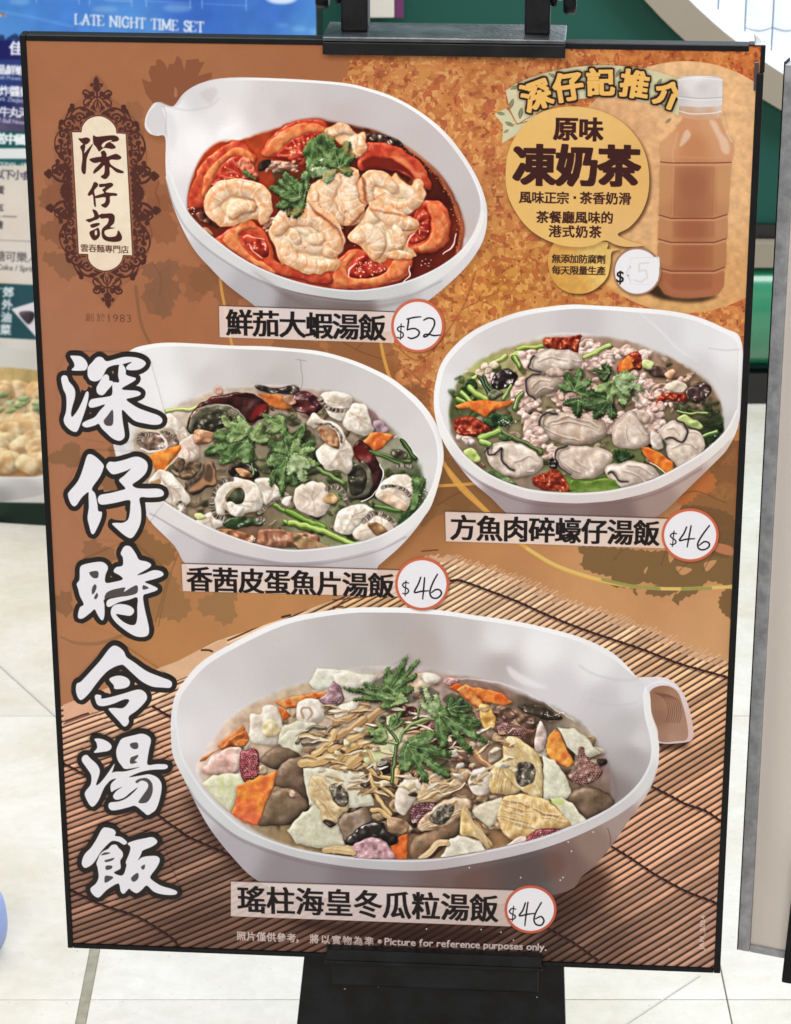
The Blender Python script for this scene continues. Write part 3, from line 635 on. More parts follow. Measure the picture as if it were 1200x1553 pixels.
tomato(Z4((60, 710), (130, 600), (250, 500), (380, 500), (560, 550), (640, 545), (720, 560), (730, 620), (690, 690), (600, 750), (450, 790), (280, 795), (120, 785)),
       Z4((120, 720), (170, 600), (260, 520), (300, 530), (230, 620), (250, 690), (330, 710), (450, 700), (540, 640), (600, 560), (680, 570), (700, 630), (640, 700), (500, 755), (300, 770), (170, 760)),
       Z4((250, 690), (240, 640), (300, 560), (380, 530), (500, 600), (530, 650), (440, 700), (330, 715)), seed=4, seeds=14)
tomato(Z3((295, 440), (360, 380), (480, 300), (550, 265), (640, 330), (720, 420), (760, 540), (800, 620), (1000, 650), (1200, 690), (1200, 790), (1000, 760), (760, 700), (540, 600), (400, 510)),
       Z3((350, 430), (440, 350), (540, 275), (640, 350), (560, 360), (480, 390), (500, 470), (600, 570), (760, 670), (745, 700), (600, 620), (450, 530)),
       Z3((500, 420), (560, 400), (690, 450), (720, 520), (700, 580), (620, 540), (560, 500)), seed=5, seeds=4)
cv.blob(Z3((140, 230), (200, 210), (280, 260), (330, 330), (250, 320), (170, 290)), (112, 62, 40), (80, 40, 28), R=3, bump=1, gloss=.7)
cv.blob(Z3((190, 350), (240, 345), (280, 400), (250, 400)), (190, 120, 80), R=2); glints(290, 318, 6, 8, 14, 4); 
mince(428, 252, 26, 10, 18, 5, (196, 132, 100), sz=(2, 4)); mince(412, 340, 14, 12, 14, 6, (180, 110, 80), sz=(2, 4)); mince(510, 350, 12, 10, 8, 7, (130, 62, 50), sz=(3, 5))
def prawn(lobes, seed=0, own='tomato'):
    outline = lobes[0]
    for i, p in enumerate(lobes):
        c, c2 = [((240, 212, 180), (230, 184, 136)), ((248, 224, 192), (238, 200, 156)), ((242, 214, 190), (222, 172, 128))][i % 3]
        if i: cv.fill(cr(p) + (1.2, 2), (196, 128, 78), .42, soft=1.6)
        cv.blob(p, c, c2, R=12 if i == 0 else 8, bump=.55, ns=8, gloss=.6, sh=.6 if i == 0 else 0, amb=.6, mix=9, dark=(176, 112, 70), edge=.3 if i == 0 else .0, soft=0 if i == 0 else 1.3, a=1 if i == 0 else .85)
    rec('printed_prawn', own, outline)
def segs(spine, widths, n=7, c=(246, 212, 180), tip=(232, 146, 92)):
    "curled prawn body: one plump tube along a spine, creased across into segments"
    q = cr(np.column_stack([spine, widths]), False, 8); P, w = q[:, :2], q[:, 2]; d = np.gradient(P, axis=0); d /= np.hypot(*d.T)[:, None] + 1e-6; nn = np.stack([-d[:, 1], d[:, 0]], 1); L = np.append(0, np.cumsum(np.hypot(*np.diff(P, axis=0).T)))
    bulge = 1 + .07 * np.abs(np.sin(L / L[-1] * np.pi * n)); lf = P + nn * (w * bulge / 2)[:, None]; rt = P - nn * (w * bulge / 2)[:, None]
    poly = np.vstack([lf, P[-1:] + d[-1:] * w[-1] * .4, rt[::-1], P[:1] - d[:1] * w[0] * .4])
    cv.fill(poly + (1.5, 2.5), (120, 52, 30), .5, soft=1.6)
    cv.blob(poly, c, (238, 180, 132), R=float(w.mean()) * .42, bump=.35, ns=7, gloss=.8, sh=0, amb=.58, edge=.1, soft=.7, dark=(206, 140, 96), mix=7, sm=False)
    for k in range(1, n):
        j = min(np.searchsorted(L, k * L[-1] / n), len(P) - 1); h_ = w[j] * .46
        arc = [P[j] - nn[j] * h_ + d[j] * 1.0, P[j] + d[j] * 3.2, P[j] + nn[j] * h_ + d[j] * 1.0]
        cv.line(arc, [2.2, 1.2, 2.2], (218, 142, 96), .3, soft=1.1); cv.line(np.array(arc) + d[j] * 2.4, [1.4, 2.4, 1.4], (255, 242, 222), .4, soft=1)
    cv.line(P + nn * (w * .40)[:, None] , 2.4, tip, .35, soft=1.2, sm=False)
prawn([Z3((230, 170), (245, 100), (320, 30), (420, 0), (540, 10), (610, 60), (680, 150), (705, 220), (680, 285), (600, 270), (520, 290), (400, 325), (330, 310), (260, 250)),
       Z3((380, 200), (420, 130), (500, 110), (580, 140), (610, 200), (540, 250), (460, 280), (390, 260)), Z3((470, 60), (540, 40), (620, 100), (680, 190), (650, 240), (590, 170), (530, 110))])
cv.line(Z3((300, 150), (340, 70), (440, 50), (500, 90)), [2, 5, 5, 2], (222, 150, 90), .7, soft=1.5); cv.line(Z3((270, 190), (330, 250), (380, 250)), 3, (214, 142, 90), .6, soft=1.2)
# coriander behind
cv.blob(Z1((650, 450), (700, 420), (740, 440), (700, 500), (640, 520)), (60, 40, 30), R=2)
prawn([Z2((60, 200), (110, 160), (180, 155), (260, 175), (310, 215), (350, 195), (372, 230), (365, 320), (330, 360), (270, 390), (230, 340), (150, 260)), Z2((250, 250), (300, 220), (350, 250), (340, 320), (280, 350)), Z2((100, 190), (200, 170), (270, 200), (200, 230), (130, 240))])
prawn([Z2((335, 600), (350, 540), (420, 500), (500, 505), (570, 540), (600, 515), (640, 560), (720, 610), (740, 570), (780, 560), (812, 610), (790, 700), (740, 735), (700, 760), (640, 790), (560, 770), (470, 720), (440, 700), (400, 740), (350, 670)),
       Z2((480, 560), (560, 550), (660, 600), (760, 650), (780, 700), (680, 720), (560, 710), (480, 670)), Z2((345, 590), (400, 520), (460, 530), (470, 640), (420, 700), (370, 680)), Z2((480, 720), (600, 710), (690, 740), (640, 785), (540, 760))])
prawn([Z2((-60, 620), (20, 560), (100, 500), (190, 470), (270, 465), (310, 500), (330, 600), (370, 700), (380, 750), (340, 800), (270, 890), (200, 910), (120, 890), (-10, 780), (-50, 720)),
       Z2((40, 560), (140, 520), (200, 600), (240, 760), (250, 880), (160, 880), (80, 760), (20, 640)), Z2((210, 560), (280, 520), (320, 620), (360, 720), (300, 800), (250, 720)), Z2((-50, 640), (10, 600), (60, 700), (120, 840), (20, 790), (-40, 720))])
prawn([Z3((715, 360), (800, 280), (860, 210), (950, 185), (1060, 190), (1150, 240), (1210, 320), (1290, 420), (1270, 560), (1290, 610), (1250, 680), (1100, 670), (960, 640), (860, 610), (820, 630), (770, 500)),
       Z3((860, 240), (980, 210), (1120, 260), (1190, 360), (1100, 420), (960, 380), (880, 330)), Z3((980, 480), (1080, 410), (1220, 420), (1270, 500), (1180, 560), (1040, 550)), Z3((990, 600), (1100, 560), (1250, 580), (1270, 640), (1120, 660)), Z3((860, 450), (920, 440), (960, 520), (900, 580), (860, 520))])
cv.line(Z3((850, 400), (890, 370), (960, 400), (975, 470)), 3, (214, 150, 92), .75, soft=1.2); glints(459, 377, 5, 7, 7, 3, (190, 70, 50))
prawn([Z4((235, 400), (290, 320), (340, 260), (400, 150), (450, 120), (540, 170), (640, 210), (740, 250), (780, 290), (755, 350), (700, 390), (690, 460), (740, 500), (750, 545), (640, 545), (560, 500), (520, 580), (440, 580), (370, 510), (330, 470), (290, 440)),
       Z4((300, 360), (400, 300), (500, 300), (530, 400), (500, 500), (430, 540), (380, 470), (300, 440)), Z4((520, 220), (640, 220), (760, 280), (740, 340), (660, 340), (560, 290)), Z4((380, 220), (450, 150), (520, 200), (480, 280), (370, 310)), Z4((540, 340), (620, 340), (650, 430), (600, 490), (540, 450))])
cv.line(Z4((520, 300), (560, 330), (640, 350), (650, 400)), 3, (222, 150, 92), .8, soft=1); glints(588, 380, 10, 14, 18, 8)
for q in [[(660, 205), (720, 160), (815, 125)], [(690, 470), (700, 420), (740, 370)], [(650, 750), (700, 690), (710, 620)], [(960, 530), (1030, 470), (1055, 370)], [(245, 700), (250, 640), (295, 600)], [(135, 520), (160, 480), (185, 460)]]:
    cv.line(Z4(*q), [1.4, 2.6, 1.4], (246, 200, 190), .85)
for q in [[(510, 420), (540, 400), (600, 420), (690, 440)], [(560, 460), (590, 520), (670, 580)], [(690, 470), (690, 520)]]: cv.line(Z3(*q), 1.2, (246, 180, 150), .9)
glints(560, 405, 22, 10, 26, 9, (255, 226, 210)); glints(650, 400, 14, 8, 8, 10)
coriander([Z1((690, 480), (760, 430), (850, 440), (940, 490), (1000, 520), (1010, 620), (1020, 700), (960, 720), (860, 760), (760, 785), (700, 760), (690, 680), (700, 560)),
           Z1((740, 790), (860, 750), (1000, 720), (1010, 800), (900, 830), (800, 900), (740, 860)), Z1((500, 600), (560, 580), (660, 600), (690, 640), (640, 665), (560, 650))], [0, 2, 0],
          veins=[Z1((1020, 715), (900, 700), (800, 720)), Z1((1000, 710), (880, 620), (800, 540)), Z1((960, 700), (950, 600), (930, 520)), Z1((900, 700), (800, 640), (720, 600)), Z1((880, 690), (780, 690), (710, 700)), Z1((860, 720), (760, 760))])
coriander([Z1((500, 510), (560, 530), (640, 590), (600, 580), (530, 550))], 1)
coriander([Z1((990, 360), (1060, 260), (1110, 240), (1190, 210), (1240, 250), (1230, 350), (1290, 420), (1280, 520), (1200, 540), (1080, 570), (1020, 520), (1010, 420))], 1, veins=[Z1((1280, 500), (1160, 400), (1080, 280)), Z1((1270, 500), (1100, 470), (1020, 400)), Z1((1260, 510), (1160, 540), (1040, 540)), Z1((1220, 440), (1200, 330), (1180, 230))])
coriander([Z2((0, 240), (60, 205), (130, 240), (120, 300), (80, 340), (120, 420), (160, 470), (100, 490), (20, 470), (-10, 350)), Z2((150, 480), (140, 380), (150, 290), (190, 230), (230, 215), (280, 260), (300, 330), (270, 380), (330, 420), (270, 460), (200, 480))], [0, 0],
          veins=[Z2((150, 480), (80, 400), (20, 300)), Z2((160, 470), (200, 360), (230, 250)), Z2((170, 450), (240, 380), (290, 330)), Z2((180, 460), (250, 440), (310, 420)), Z2((150, 480), (60, 470), (0, 440))])
coriander([Z2((0, 400), (60, 430), (140, 480), (80, 520), (-30, 550), (-60, 480))], 3, veins=[Z2((150, 485), (60, 480), (-40, 520))])
segs([(398, 336), (402, 314), (392, 292), (362, 284), (334, 290), (321, 312), (334, 331), (356, 336)], [14, 22, 26, 26, 25, 24, 20, 14], 8)
segs([(350, 326), (364, 314), (384, 312)], [12, 20, 14], 3)
segs([(533, 200), (518, 194), (502, 200)], [10, 16, 14], 3); segs([(546, 208), (548, 224), (538, 236)], [10, 15, 10], 3)
segs([(634, 280), (636, 296), (622, 310), (600, 314), (578, 304), (566, 286)], [10, 18, 22, 26, 26, 18], 6); segs([(600, 286), (582, 272), (562, 270), (552, 288), (562, 306)], [14, 20, 22, 22, 14], 5)
segs([(540, 262), (528, 280), (530, 304), (538, 322), (528, 336)], [14, 26, 30, 28, 16], 6); segs([(512, 268), (496, 284), (488, 304), (500, 324), (516, 334)], [16, 30, 34, 30, 18], 6); segs([(478, 292), (474, 304), (482, 318)], [12, 18, 12], 3)
segs([(418, 352), (432, 332), (456, 324), (484, 330), (502, 350), (510, 374), (494, 384)], [16, 28, 32, 32, 30, 24, 14], 8); segs([(432, 366), (436, 386), (458, 400), (484, 404), (506, 400)], [14, 22, 24, 22, 14], 6); segs([(444, 352), (452, 366)], [14, 12], 2); segs([(470, 362), (488, 362)], [16, 14], 2)
segs([(564, 310), (584, 322), (606, 334), (628, 340)], [16, 24, 24, 14], 5); segs([(536, 362), (556, 352), (570, 366), (568, 388)], [16, 28, 28, 14], 5); segs([(600, 344), (606, 360), (604, 376)], [12, 18, 12], 3); segs([(588, 386), (606, 386), (624, 388)], [9, 13, 8], 3)
cleaf(441, 306, 100, 24, 2, 3, .9); cleaf(462, 297, 192, 52, 0, 1, .8, 105); cleaf(455, 300, 222, 40, 0, 2, .7, 80, 3)
cleaf(511, 256, 232, 50, 0, 4, .8, 95); cleaf(509, 258, 176, 38, 3, 6, .7, 85, 3); cleaf(513, 254, -68, 46, 0, 5, .62, 110)
rec('printed_coriander_leaf', 'tomato', Z1((690, 480), (760, 430), (850, 440), (1000, 520), (1020, 700), (1000, 810), (800, 900), (740, 860), (690, 680)))
rec('printed_coriander_leaf', 'tomato', Z1((990, 360), (1110, 240), (1190, 210), (1260, 240), (1420, 250), (1440, 330), (1470, 480), (1200, 560), (1080, 570), (1010, 420)))
for pc in PIECES:
    if pc[0] == 'printed_prawn': c_ = pc[2].mean(0); cv.line(c_ + (pc[2] - c_) * .93, 5, (228, 138, 82), .42, closed=True, soft=2.6); cv.fill(cr(c_ + (pc[2] - c_) * .5 - (3, 4)), (255, 240, 216), .22, soft=5)
for q_, w_ in [([(545, 262), (552, 276), (554, 300), (560, 312)], 4), ([(468, 305), (480, 322), (500, 338), (514, 352), (520, 372)], 4), ([(556, 314), (543, 330), (530, 342), (524, 360)], 4), ([(560, 318), (590, 322), (620, 328)], 2.5)]: cv.line(q_, [1] + [w_] * (len(q_) - 2) + [1], (122, 50, 28), .6, soft=1.5)
for q_, w_ in [([(338, 306), (346, 298), (360, 296), (368, 304)], 3), ([(336, 318), (344, 328), (360, 326)], 2.4), ([(444, 346), (456, 342), (470, 350), (476, 362)], 3.4), ([(440, 366), (448, 378), (464, 384), (480, 382)], 3), ([(572, 290), (582, 282), (596, 284)], 2.4), ([(512, 280), (508, 300), (514, 322)], 3), ([(492, 290), (484, 306)], 2.2), ([(576, 340), (590, 350), (594, 368)], 3), ([(545, 340), (560, 338), (572, 346)], 2.4)]: cv.line(q_, [.8] + [w_] * (len(q_) - 2) + [.8], (214, 132, 76), .45, soft=1.5)
glints(520, 330, 110, 60, 26, 19, (255, 240, 226), (.5, 1.1), .8); finish(cr([(x, y) for x, y in sp1] + [(640, 425), (560, 446), (480, 448), (420, 430), (360, 400), (310, 360)]))
cv.setclip(None)
# front rim
def rimband(outer, inner, ctl, hl=None):
    cv.grad(np.vstack([cr(outer, False, 6), cr(inner, False, 6)[::-1]]), [(x, y, (c[0] + 5, c[1] + 4, c[2] - 6)) for x, y, c in ctl], pw=3)
rimband([(251, 268), (262, 308), (280, 341), (306, 368), (340, 393), (385, 419), (440, 440), (500, 451), (560, 455), (620, 444), (668, 422), (704, 390), (726, 356), (736, 325)],
        [(257, 262), (272, 300), (292, 331), (327, 363), (373, 395), (423, 418), (480, 434), (540, 440), (600, 431), (650, 413), (690, 388), (715, 360), (727, 335), (731, 318)],
        [(265, 300, (226, 224, 232)), (330, 378, (214, 214, 224)), (420, 428, (206, 206, 216)), (520, 446, (196, 196, 206)), (600, 440, (200, 200, 210)), (660, 418, (222, 222, 230)), (720, 355, (236, 234, 238))])
cv.line([(257, 262), (272, 300), (292, 331), (327, 364), (373, 396), (423, 419), (480, 435), (540, 441), (600, 432), (650, 414), (690, 389), (715, 361), (729, 325), (728, 295), (714, 260)], 2.2, (246, 246, 252), .85, soft=.5)
cv.line([(253, 278), (264, 312), (282, 345), (308, 372), (342, 397), (387, 423), (442, 444), (500, 455), (560, 459), (622, 448), (670, 426)], 2.6, (150, 144, 150), .5, soft=1.2)
cv.line([(385, 412), (450, 456), (520, 470), (590, 462), (640, 445)], [2, 8, 10, 6, 2], (120, 96, 88), .4, soft=3)
rec('printed_soup_bowl', 'poster', b1o[::2], 'white bowl of tomato slices and prawns in red soup'); BOWL1 = len(PIECES) - 1
# ---------------------------------------------------------------- bowl 2: century egg, coriander and fish rolls
A2 = lambda *p: Zp(200, 510, 4.615, *p); B2 = lambda *p: Zp(440, 510, 4.615, *p); C2 = lambda *p: Zp(200, 680, 4.615, *p); D2 = lambda *p: Zp(440, 680, 4.615, *p)
b2o = cr([(168, 575), (180, 548), (200, 530), (222, 523), (254, 519.5), (300, 521), (352, 524), (400, 525), (440, 528), (475, 531), (505, 537), (540, 548), (570, 561), (595, 574), (615, 589), (634, 605), (651, 625), (664, 647), (671, 670), (673, 695), (668, 722), (657, 760), (636, 795), (608, 828), (574, 858), (560, 872), (420, 872), (300, 868), (265, 828), (245, 808), (228, 790), (205, 750), (185, 715), (173, 680), (165, 640), (164, 605)], True, 4)
b2i = cr([(174, 577), (186, 552), (206, 536), (254, 525), (352, 529), (440, 533), (505, 543), (566, 566), (609, 594), (645, 632), (662, 668), (664, 700), (655, 740), (640, 770), (604, 799), (560, 818), (505, 828), (440, 834), (380, 824), (330, 806), (285, 784), (248, 757), (215, 720), (190, 680), (176, 640), (170, 605)], True, 4)
cv.fill(b2o + (5, 7), (70, 40, 20), .25, soft=6)
bowl(b2o, [(200, 545, (242, 242, 244)), (185, 700, (220, 216, 218)), (235, 780, (222, 218, 224)), (280, 830, (206, 198, 206)), (340, 850, (188, 176, 184)), (440, 862, (182, 168, 176)), (540, 858, (200, 190, 196)), (600, 825, (216, 212, 220)), (650, 765, (226, 224, 230)), (672, 700, (234, 232, 236)), (600, 578, (244, 242, 244)), (450, 528, (242, 240, 240))],
     b2i, [(230, 540, (230, 230, 232)), (200, 600, (228, 228, 232)), (250, 590, (232, 232, 234)), (300, 540, (220, 218, 218)), (320, 570, (212, 206, 204)), (400, 545, (206, 200, 198)), (420, 575, (200, 192, 188)), (500, 560, (208, 202, 200)), (560, 600, (212, 206, 206)), (600, 620, (214, 208, 208)), (640, 660, (218, 212, 212)), (655, 710, (220, 216, 216)), (650, 750, (214, 208, 206)), (190, 660, (224, 220, 222)), (220, 720, (214, 206, 202))],
     cr([(200, 672), (215, 640), (252, 621), (290, 606), (330, 592), (360, 588), (400, 586), (450, 588), (500, 594), (540, 606), (570, 628), (600, 656), (625, 685), (640, 715), (645, 745), (640, 775), (600, 805), (540, 825), (440, 836), (360, 824), (290, 790), (240, 755), (210, 720)], True, 4),
     [(260, 640, (216, 200, 180)), (230, 720, (190, 168, 148)), (330, 600, (200, 180, 164)), (450, 595, (176, 150, 138)), (560, 625, (170, 144, 130)), (600, 680, (150, 144, 124)), (635, 740, (70, 84, 54)), (600, 800, (110, 120, 84)), (540, 815, (136, 142, 100)), (460, 815, (130, 126, 96)), (370, 810, (120, 90, 70)), (300, 770, (150, 132, 108)), (440, 720, (112, 108, 84)), (340, 740, (120, 104, 84)), (500, 780, (138, 138, 106))], 4)
cv.setclip(b2i); OW = 'egg'
clutter(430, 710, 200, 105, 190, [(150, 130, 104), (120, 124, 80), (84, 96, 54), (176, 150, 122), (96, 78, 60), (196, 178, 152), (66, 80, 44)], 301)
clutter(560, 760, 80, 60, 50, [(74, 92, 46), (96, 116, 60), (58, 74, 40)], 302, (5, 11)); clutter(420, 700, 70, 45, 50, [(56, 70, 38), (78, 96, 52), (44, 52, 34)], 303, (6, 12))
# hair-like scratch on the print
stalk(A2((240, 520), (320, 510), (400, 510), (470, 490)), 5, (206, 214, 130), (232, 236, 180))
cv.blob(A2((580, 365), (600, 345), (635, 365), (640, 400), (590, 400)), (210, 160, 140), R=2, gloss=.8)
cv.line(A2((440, 480), (520, 430), (590, 400)), 3, (200, 160, 130), .6, soft=1)
cv.blob(A2((860, 350), (900, 340), (1000, 365), (1080, 350), (1140, 340), (1175, 370), (1150, 410), (1000, 400), (900, 380)), (96, 84, 78), (60, 48, 46), R=3, bump=1.2, ns=4, gloss=.7)
def egg(white, yolk, core):
    cv.blob(white, (76, 32, 28), (44, 18, 20), R=5, bump=.35, ns=8, gloss=.8, sh=.6, amb=.5, hi=(255, 226, 216), mix=12)
    cv.blob(yolk, (112, 106, 88), (84, 80, 62), R=5, bump=.5, ns=5, gloss=.35, sh=.3, amb=.6, edge=.1)
    cv.blob(core, (66, 62, 46), (46, 44, 36), R=6, bump=.7, ns=4, gloss=.4, sh=0, amb=.6)
    rec('printed_century_egg', OW, white)
egg(A2((390, 640), (400, 570), (450, 500), (530, 440), (640, 405), (760, 393), (860, 410), (930, 450), (965, 500), (930, 560), (850, 600), (700, 620), (560, 670), (430, 690)),
    A2((395, 640), (420, 560), (490, 500), (600, 475), (700, 490), (780, 540), (810, 590), (740, 610), (650, 625), (560, 680), (430, 690)), A2((430, 660), (450, 590), (520, 530), (620, 515), (700, 560), (690, 610), (600, 640), (520, 680)))
cv.fill(cr(A2((840, 520), (930, 470), (960, 500), (900, 550), (840, 590))), (150, 30, 30), .7, soft=3); glints(352, 632, 22, 6, 22, 21, (200, 190, 150))
cv.line(A2((460, 510), (560, 478), (680, 488), (760, 530), (800, 580)), 1.6, (196, 190, 170), .7, soft=.5)
carrot(A2((880, 395), (960, 400), (1050, 420), (1120, 470), (1130, 510), (1050, 515), (970, 490), (930, 440)), (208, 124, 60), OW, (180, 88, 44))
cv.blob(A2((1130, 420), (1200, 380), (1280, 410), (1340, 470), (1280, 560), (1200, 540), (1130, 500)), (110, 50, 48), (70, 34, 40), R=4, bump=1., ns=5, gloss=.8)
cv.blob(A2((1060, 430), (1120, 420), (1150, 470), (1100, 490)), (180, 130, 100), R=2)
# fish pieces top right
def fish(poly, c=(236, 226, 212), c2=(216, 198, 180), nm=True):
    cv.blob(poly, c, c2, R=8, bump=.8, ns=9, gloss=.4, sh=.55, amb=.6, dark=(150, 124, 108), edge=.2, mix=8)
    q_ = np.asarray(poly, float); c_ = q_.mean(0); r_ = np.random.RandomState(int(c_[0]))
    for _ in range(3):
        a_ = q_[r_.randint(len(q_))]; b_ = q_[r_.randint(len(q_))]; cv.line([c_ + (a_ - c_) * .7, c_ + r_.uniform(-3, 3, 2), c_ + (b_ - c_) * .7], 2.4, (176, 148, 130), .35, soft=1.2)
    if nm: rec('printed_fish_roll', OW, poly)
fish(B2((200, 430), (230, 395), (330, 385), (420, 410), (440, 450), (420, 500), (400, 540), (360, 590), (280, 560), (230, 480)))
rind(B2((205, 430), (240, 480), (300, 510), (400, 520)), 7, 30)
fish(B2((370, 600), (410, 520), (440, 470), (500, 470), (545, 500), (560, 570), (590, 640), (560, 690), (480, 690), (400, 650)))
cv.fill(cr(B2((545, 510), (600, 530), (640, 600), (690, 670), (620, 680), (580, 620))), (130, 100, 104), .7, soft=2)
cv.blob(B2((590, 590), (640, 590), (690, 660), (620, 680), (590, 640)), (190, 158, 170), R=3)
carrot(B2((510, 740), (560, 680), (640, 672), (740, 690), (700, 730), (640, 790), (590, 800), (550, 770)), (222, 142, 74), OW)
glints(600, 660, 4, 2, 4, 31); stalk(B2((560, 800), (660, 830), (760, 860), (840, 876)), 5, (92, 116, 64), (140, 160, 100)); stalk(B2((780, 730), (830, 790), (880, 860)), 7, (70, 96, 50), (120, 140, 90))
cv.blob(B2((700, 810), (760, 790), (820, 820), (800, 860), (730, 850)), (90, 84, 66), (60, 60, 48), R=3, gloss=.6)
# left fish, carrot
fish(A2((240, 540), (300, 560), (360, 610), (390, 680), (400, 740), (350, 760), (320, 700), (290, 660), (230, 640)))
cv.blob(A2((40, 690), (80, 670), (160, 670), (220, 690), (300, 700), (330, 760), (280, 810), (140, 810), (60, 780)), (170, 140, 120), (120, 96, 86), R=5, bump=.9, ns=4, gloss=.9)
rind(A2((50, 740), (70, 690), (130, 680)), 9, 16); cv.line(A2((60, 780), (150, 810), (230, 790), (240, 740), (200, 690)), 3.5, (226, 214, 208), .9); rind(A2((210, 670), (270, 690), (310, 740)), 5, 14)
fish(A2((330, 760), (400, 700), (440, 690), (470, 760), (470, 850), (400, 890), (330, 850)), (214, 186, 170))
carrot(A2((120, 835), (220, 800), (340, 758), (345, 790), (270, 880), (250, 940), (180, 960), (150, 880)), (232, 150, 70), OW, (222, 120, 50)); cv.line(A2((345, 762), (342, 800), (300, 870), (180, 975)), 2, (236, 190, 160), .9)
cv.blob(A2((440, 670), (480, 650), (560, 665), (590, 690), (560, 740), (480, 760), (440, 740)), (200, 150, 116), (176, 120, 88), R=3, bump=.9, ns=4)
# mushrooms / dark centre
cv.blob(C2((330, 170), (360, 110), (430, 90), (490, 110), (470, 200), (400, 220), (350, 210)), (128, 104, 80), (96, 76, 58), R=5, bump=1, ns=4, gloss=.35)
cv.blob(C2((290, 110), (330, 70), (370, 90), (350, 160), (300, 150)), (120, 98, 76), (90, 70, 56), R=3, bump=1.2, ns=3)
cv.blob(C2((370, 240), (430, 200), (490, 130), (520, 95), (575, 95), (590, 180), (590, 260), (520, 280), (440, 330), (400, 310)), (104, 88, 76), (74, 60, 52), R=4, bump=.4, ns=5, gloss=.3)
cv.fill(cr(C2((520, 100), (560, 95), (585, 180), (590, 250), (520, 262), (430, 300), (400, 290), (480, 220), (510, 160))), (186, 134, 92), .8, soft=1.5)
cv.fill(cr(C2((530, 120), (560, 115), (570, 200), (540, 240), (500, 200))), (84, 66, 54), .85, soft=1.8)
cv.blob(C2((670, 170), (700, 120), (780, 100), (860, 130), (900, 180), (850, 210), (760, 200), (720, 205)), (64, 48, 42), (40, 32, 30), R=4, gloss=.8)
cv.blob(C2((720, 140), (760, 140), (830, 170), (850, 200), (770, 200)), (196, 144, 102), (140, 92, 64), R=2)
fish(C2((120, 240), (160, 170), (210, 150), (270, 170), (320, 220), (370, 290), (410, 350), (380, 400), (280, 400), (220, 340)))
cv.fill(cr(C2((125, 235), (190, 210), (205, 235), (170, 250))), (170, 130, 90), .8, soft=1)
cv.blob(C2((290, 410), (340, 365), (380, 400), (385, 460), (350, 470)), (216, 204, 190), (150, 136, 120), R=3, bump=1.3, ns=3); rind(C2((310, 400), (350, 370), (378, 410)), 3, 10)
fish(C2((430, 520), (500, 470), (560, 440), (600, 450), (650, 500), (640, 540), (570, 570), (480, 540)))
cv.blob(C2((440, 470), (480, 455), (520, 480), (470, 500)), (216, 222, 150), R=2)
# open ring roll in the middle
fish(C2((560, 360), (590, 290), (640, 230), (700, 205), (780, 210), (860, 235), (920, 300), (930, 370), (890, 430), (800, 450), (770, 480), (700, 470), (650, 430), (640, 490), (590, 480), (560, 420)))
cv.blob(C2((650, 350), (690, 290), (750, 270), (790, 310), (785, 370), (740, 390), (680, 390)), (112, 112, 88), (80, 84, 62), R=3, sh=.2, edge=.5)
cv.line(C2((640, 400), (670, 330), (720, 270), (770, 265)), 3, (196, 150, 120), .6, soft=1); rind(C2((560, 370), (585, 300), (640, 235), (700, 215)), 7, 26); rind(C2((560, 370), (565, 420), (590, 470), (640, 485)), 9, 24)
cv.blob(C2((665, 385), (700, 370), (740, 400), (780, 410), (770, 460), (720, 475), (680, 440)), (236, 228, 216), (210, 196, 180), R=3, bump=1.2, ns=3)
fish(C2((860, 220), (940, 200), (1000, 240), (1050, 290), (1100, 320), (1000, 350), (940, 400), (900, 290))); cv.line(C2((890, 450), (960, 390), (1060, 340), (1140, 340)), 5, (150, 140, 126), .9); rind(C2((900, 440), (980, 380), (1080, 345)), 4, 14)
cv.blob(C2((640, 520), (720, 480), (840, 480), (930, 500), (900, 540), (780, 550), (700, 575)), (64, 84, 50), (42, 62, 38), R=3, gloss=.6); rind(C2((860, 500), (900, 490), (940, 520)), 6, 12)
stalk(C2((1000, 400), (1100, 450), (1200, 490), (1300, 540)), 7, (120, 150, 72), (170, 196, 120)); stalk(C2((1070, 510), (1150, 540), (1250, 570)), 6, (140, 164, 84), (190, 206, 130))
cv.blob(C2((600, 570), (700, 570), (800, 590), (870, 630), (840, 665), (740, 650), (640, 610)), (170, 118, 80), (140, 90, 60), R=3, bump=.9, ns=4, gloss=.6); glints(382, 818, 5, 5, 16, 33)
cv.blob(C2((880, 600), (940, 560), (1040, 570), (1120, 590), (1220, 590), (1310, 620), (1290, 680), (1200, 690), (1000, 690), (890, 670)), (186, 132, 104), (150, 98, 76), R=4, bump=1., ns=4, gloss=.5)
cv.blob(D2((20, 600), (120, 620), (260, 680), (310, 710), (200, 720), (60, 700)), (176, 136, 100), (140, 116, 84), R=3, gloss=.3)
# second egg at right
egg(D2((440, 20), (480, -60), (540, -30), (600, 60), (640, 160), (640, 250), (600, 320), (530, 365), (440, 350), (420, 300), (520, 250), (500, 120)),
    D2((430, 120), (520, 100), (570, 160), (580, 260), (530, 330), (440, 360), (400, 330), (410, 200)), D2((410, 140), (500, 130), (540, 200), (520, 290), (440, 330), (410, 260)))
cv.fill(cr(B2((450, 770), (490, 750), (560, 800), (580, 870), (500, 860), (450, 860))), (120, 26, 24), .6, soft=3)
cv.line(D2((630, 110), (650, 180), (620, 270), (560, 340), (500, 375)), 1.8, (232, 222, 218), .85)
fish(D2((180, 30), (240, -40), (300, -120), (380, -80), (430, -20), (440, 60), (430, 150), (400, 180), (340, 150), (250, 150)), (240, 228, 212))
cv.blob(B2((200, 640), (260, 620), (320, 670), (350, 740), (330, 790), (260, 760), (220, 700)), (206, 160, 120), (176, 120, 84), R=3, bump=1, ns=3)
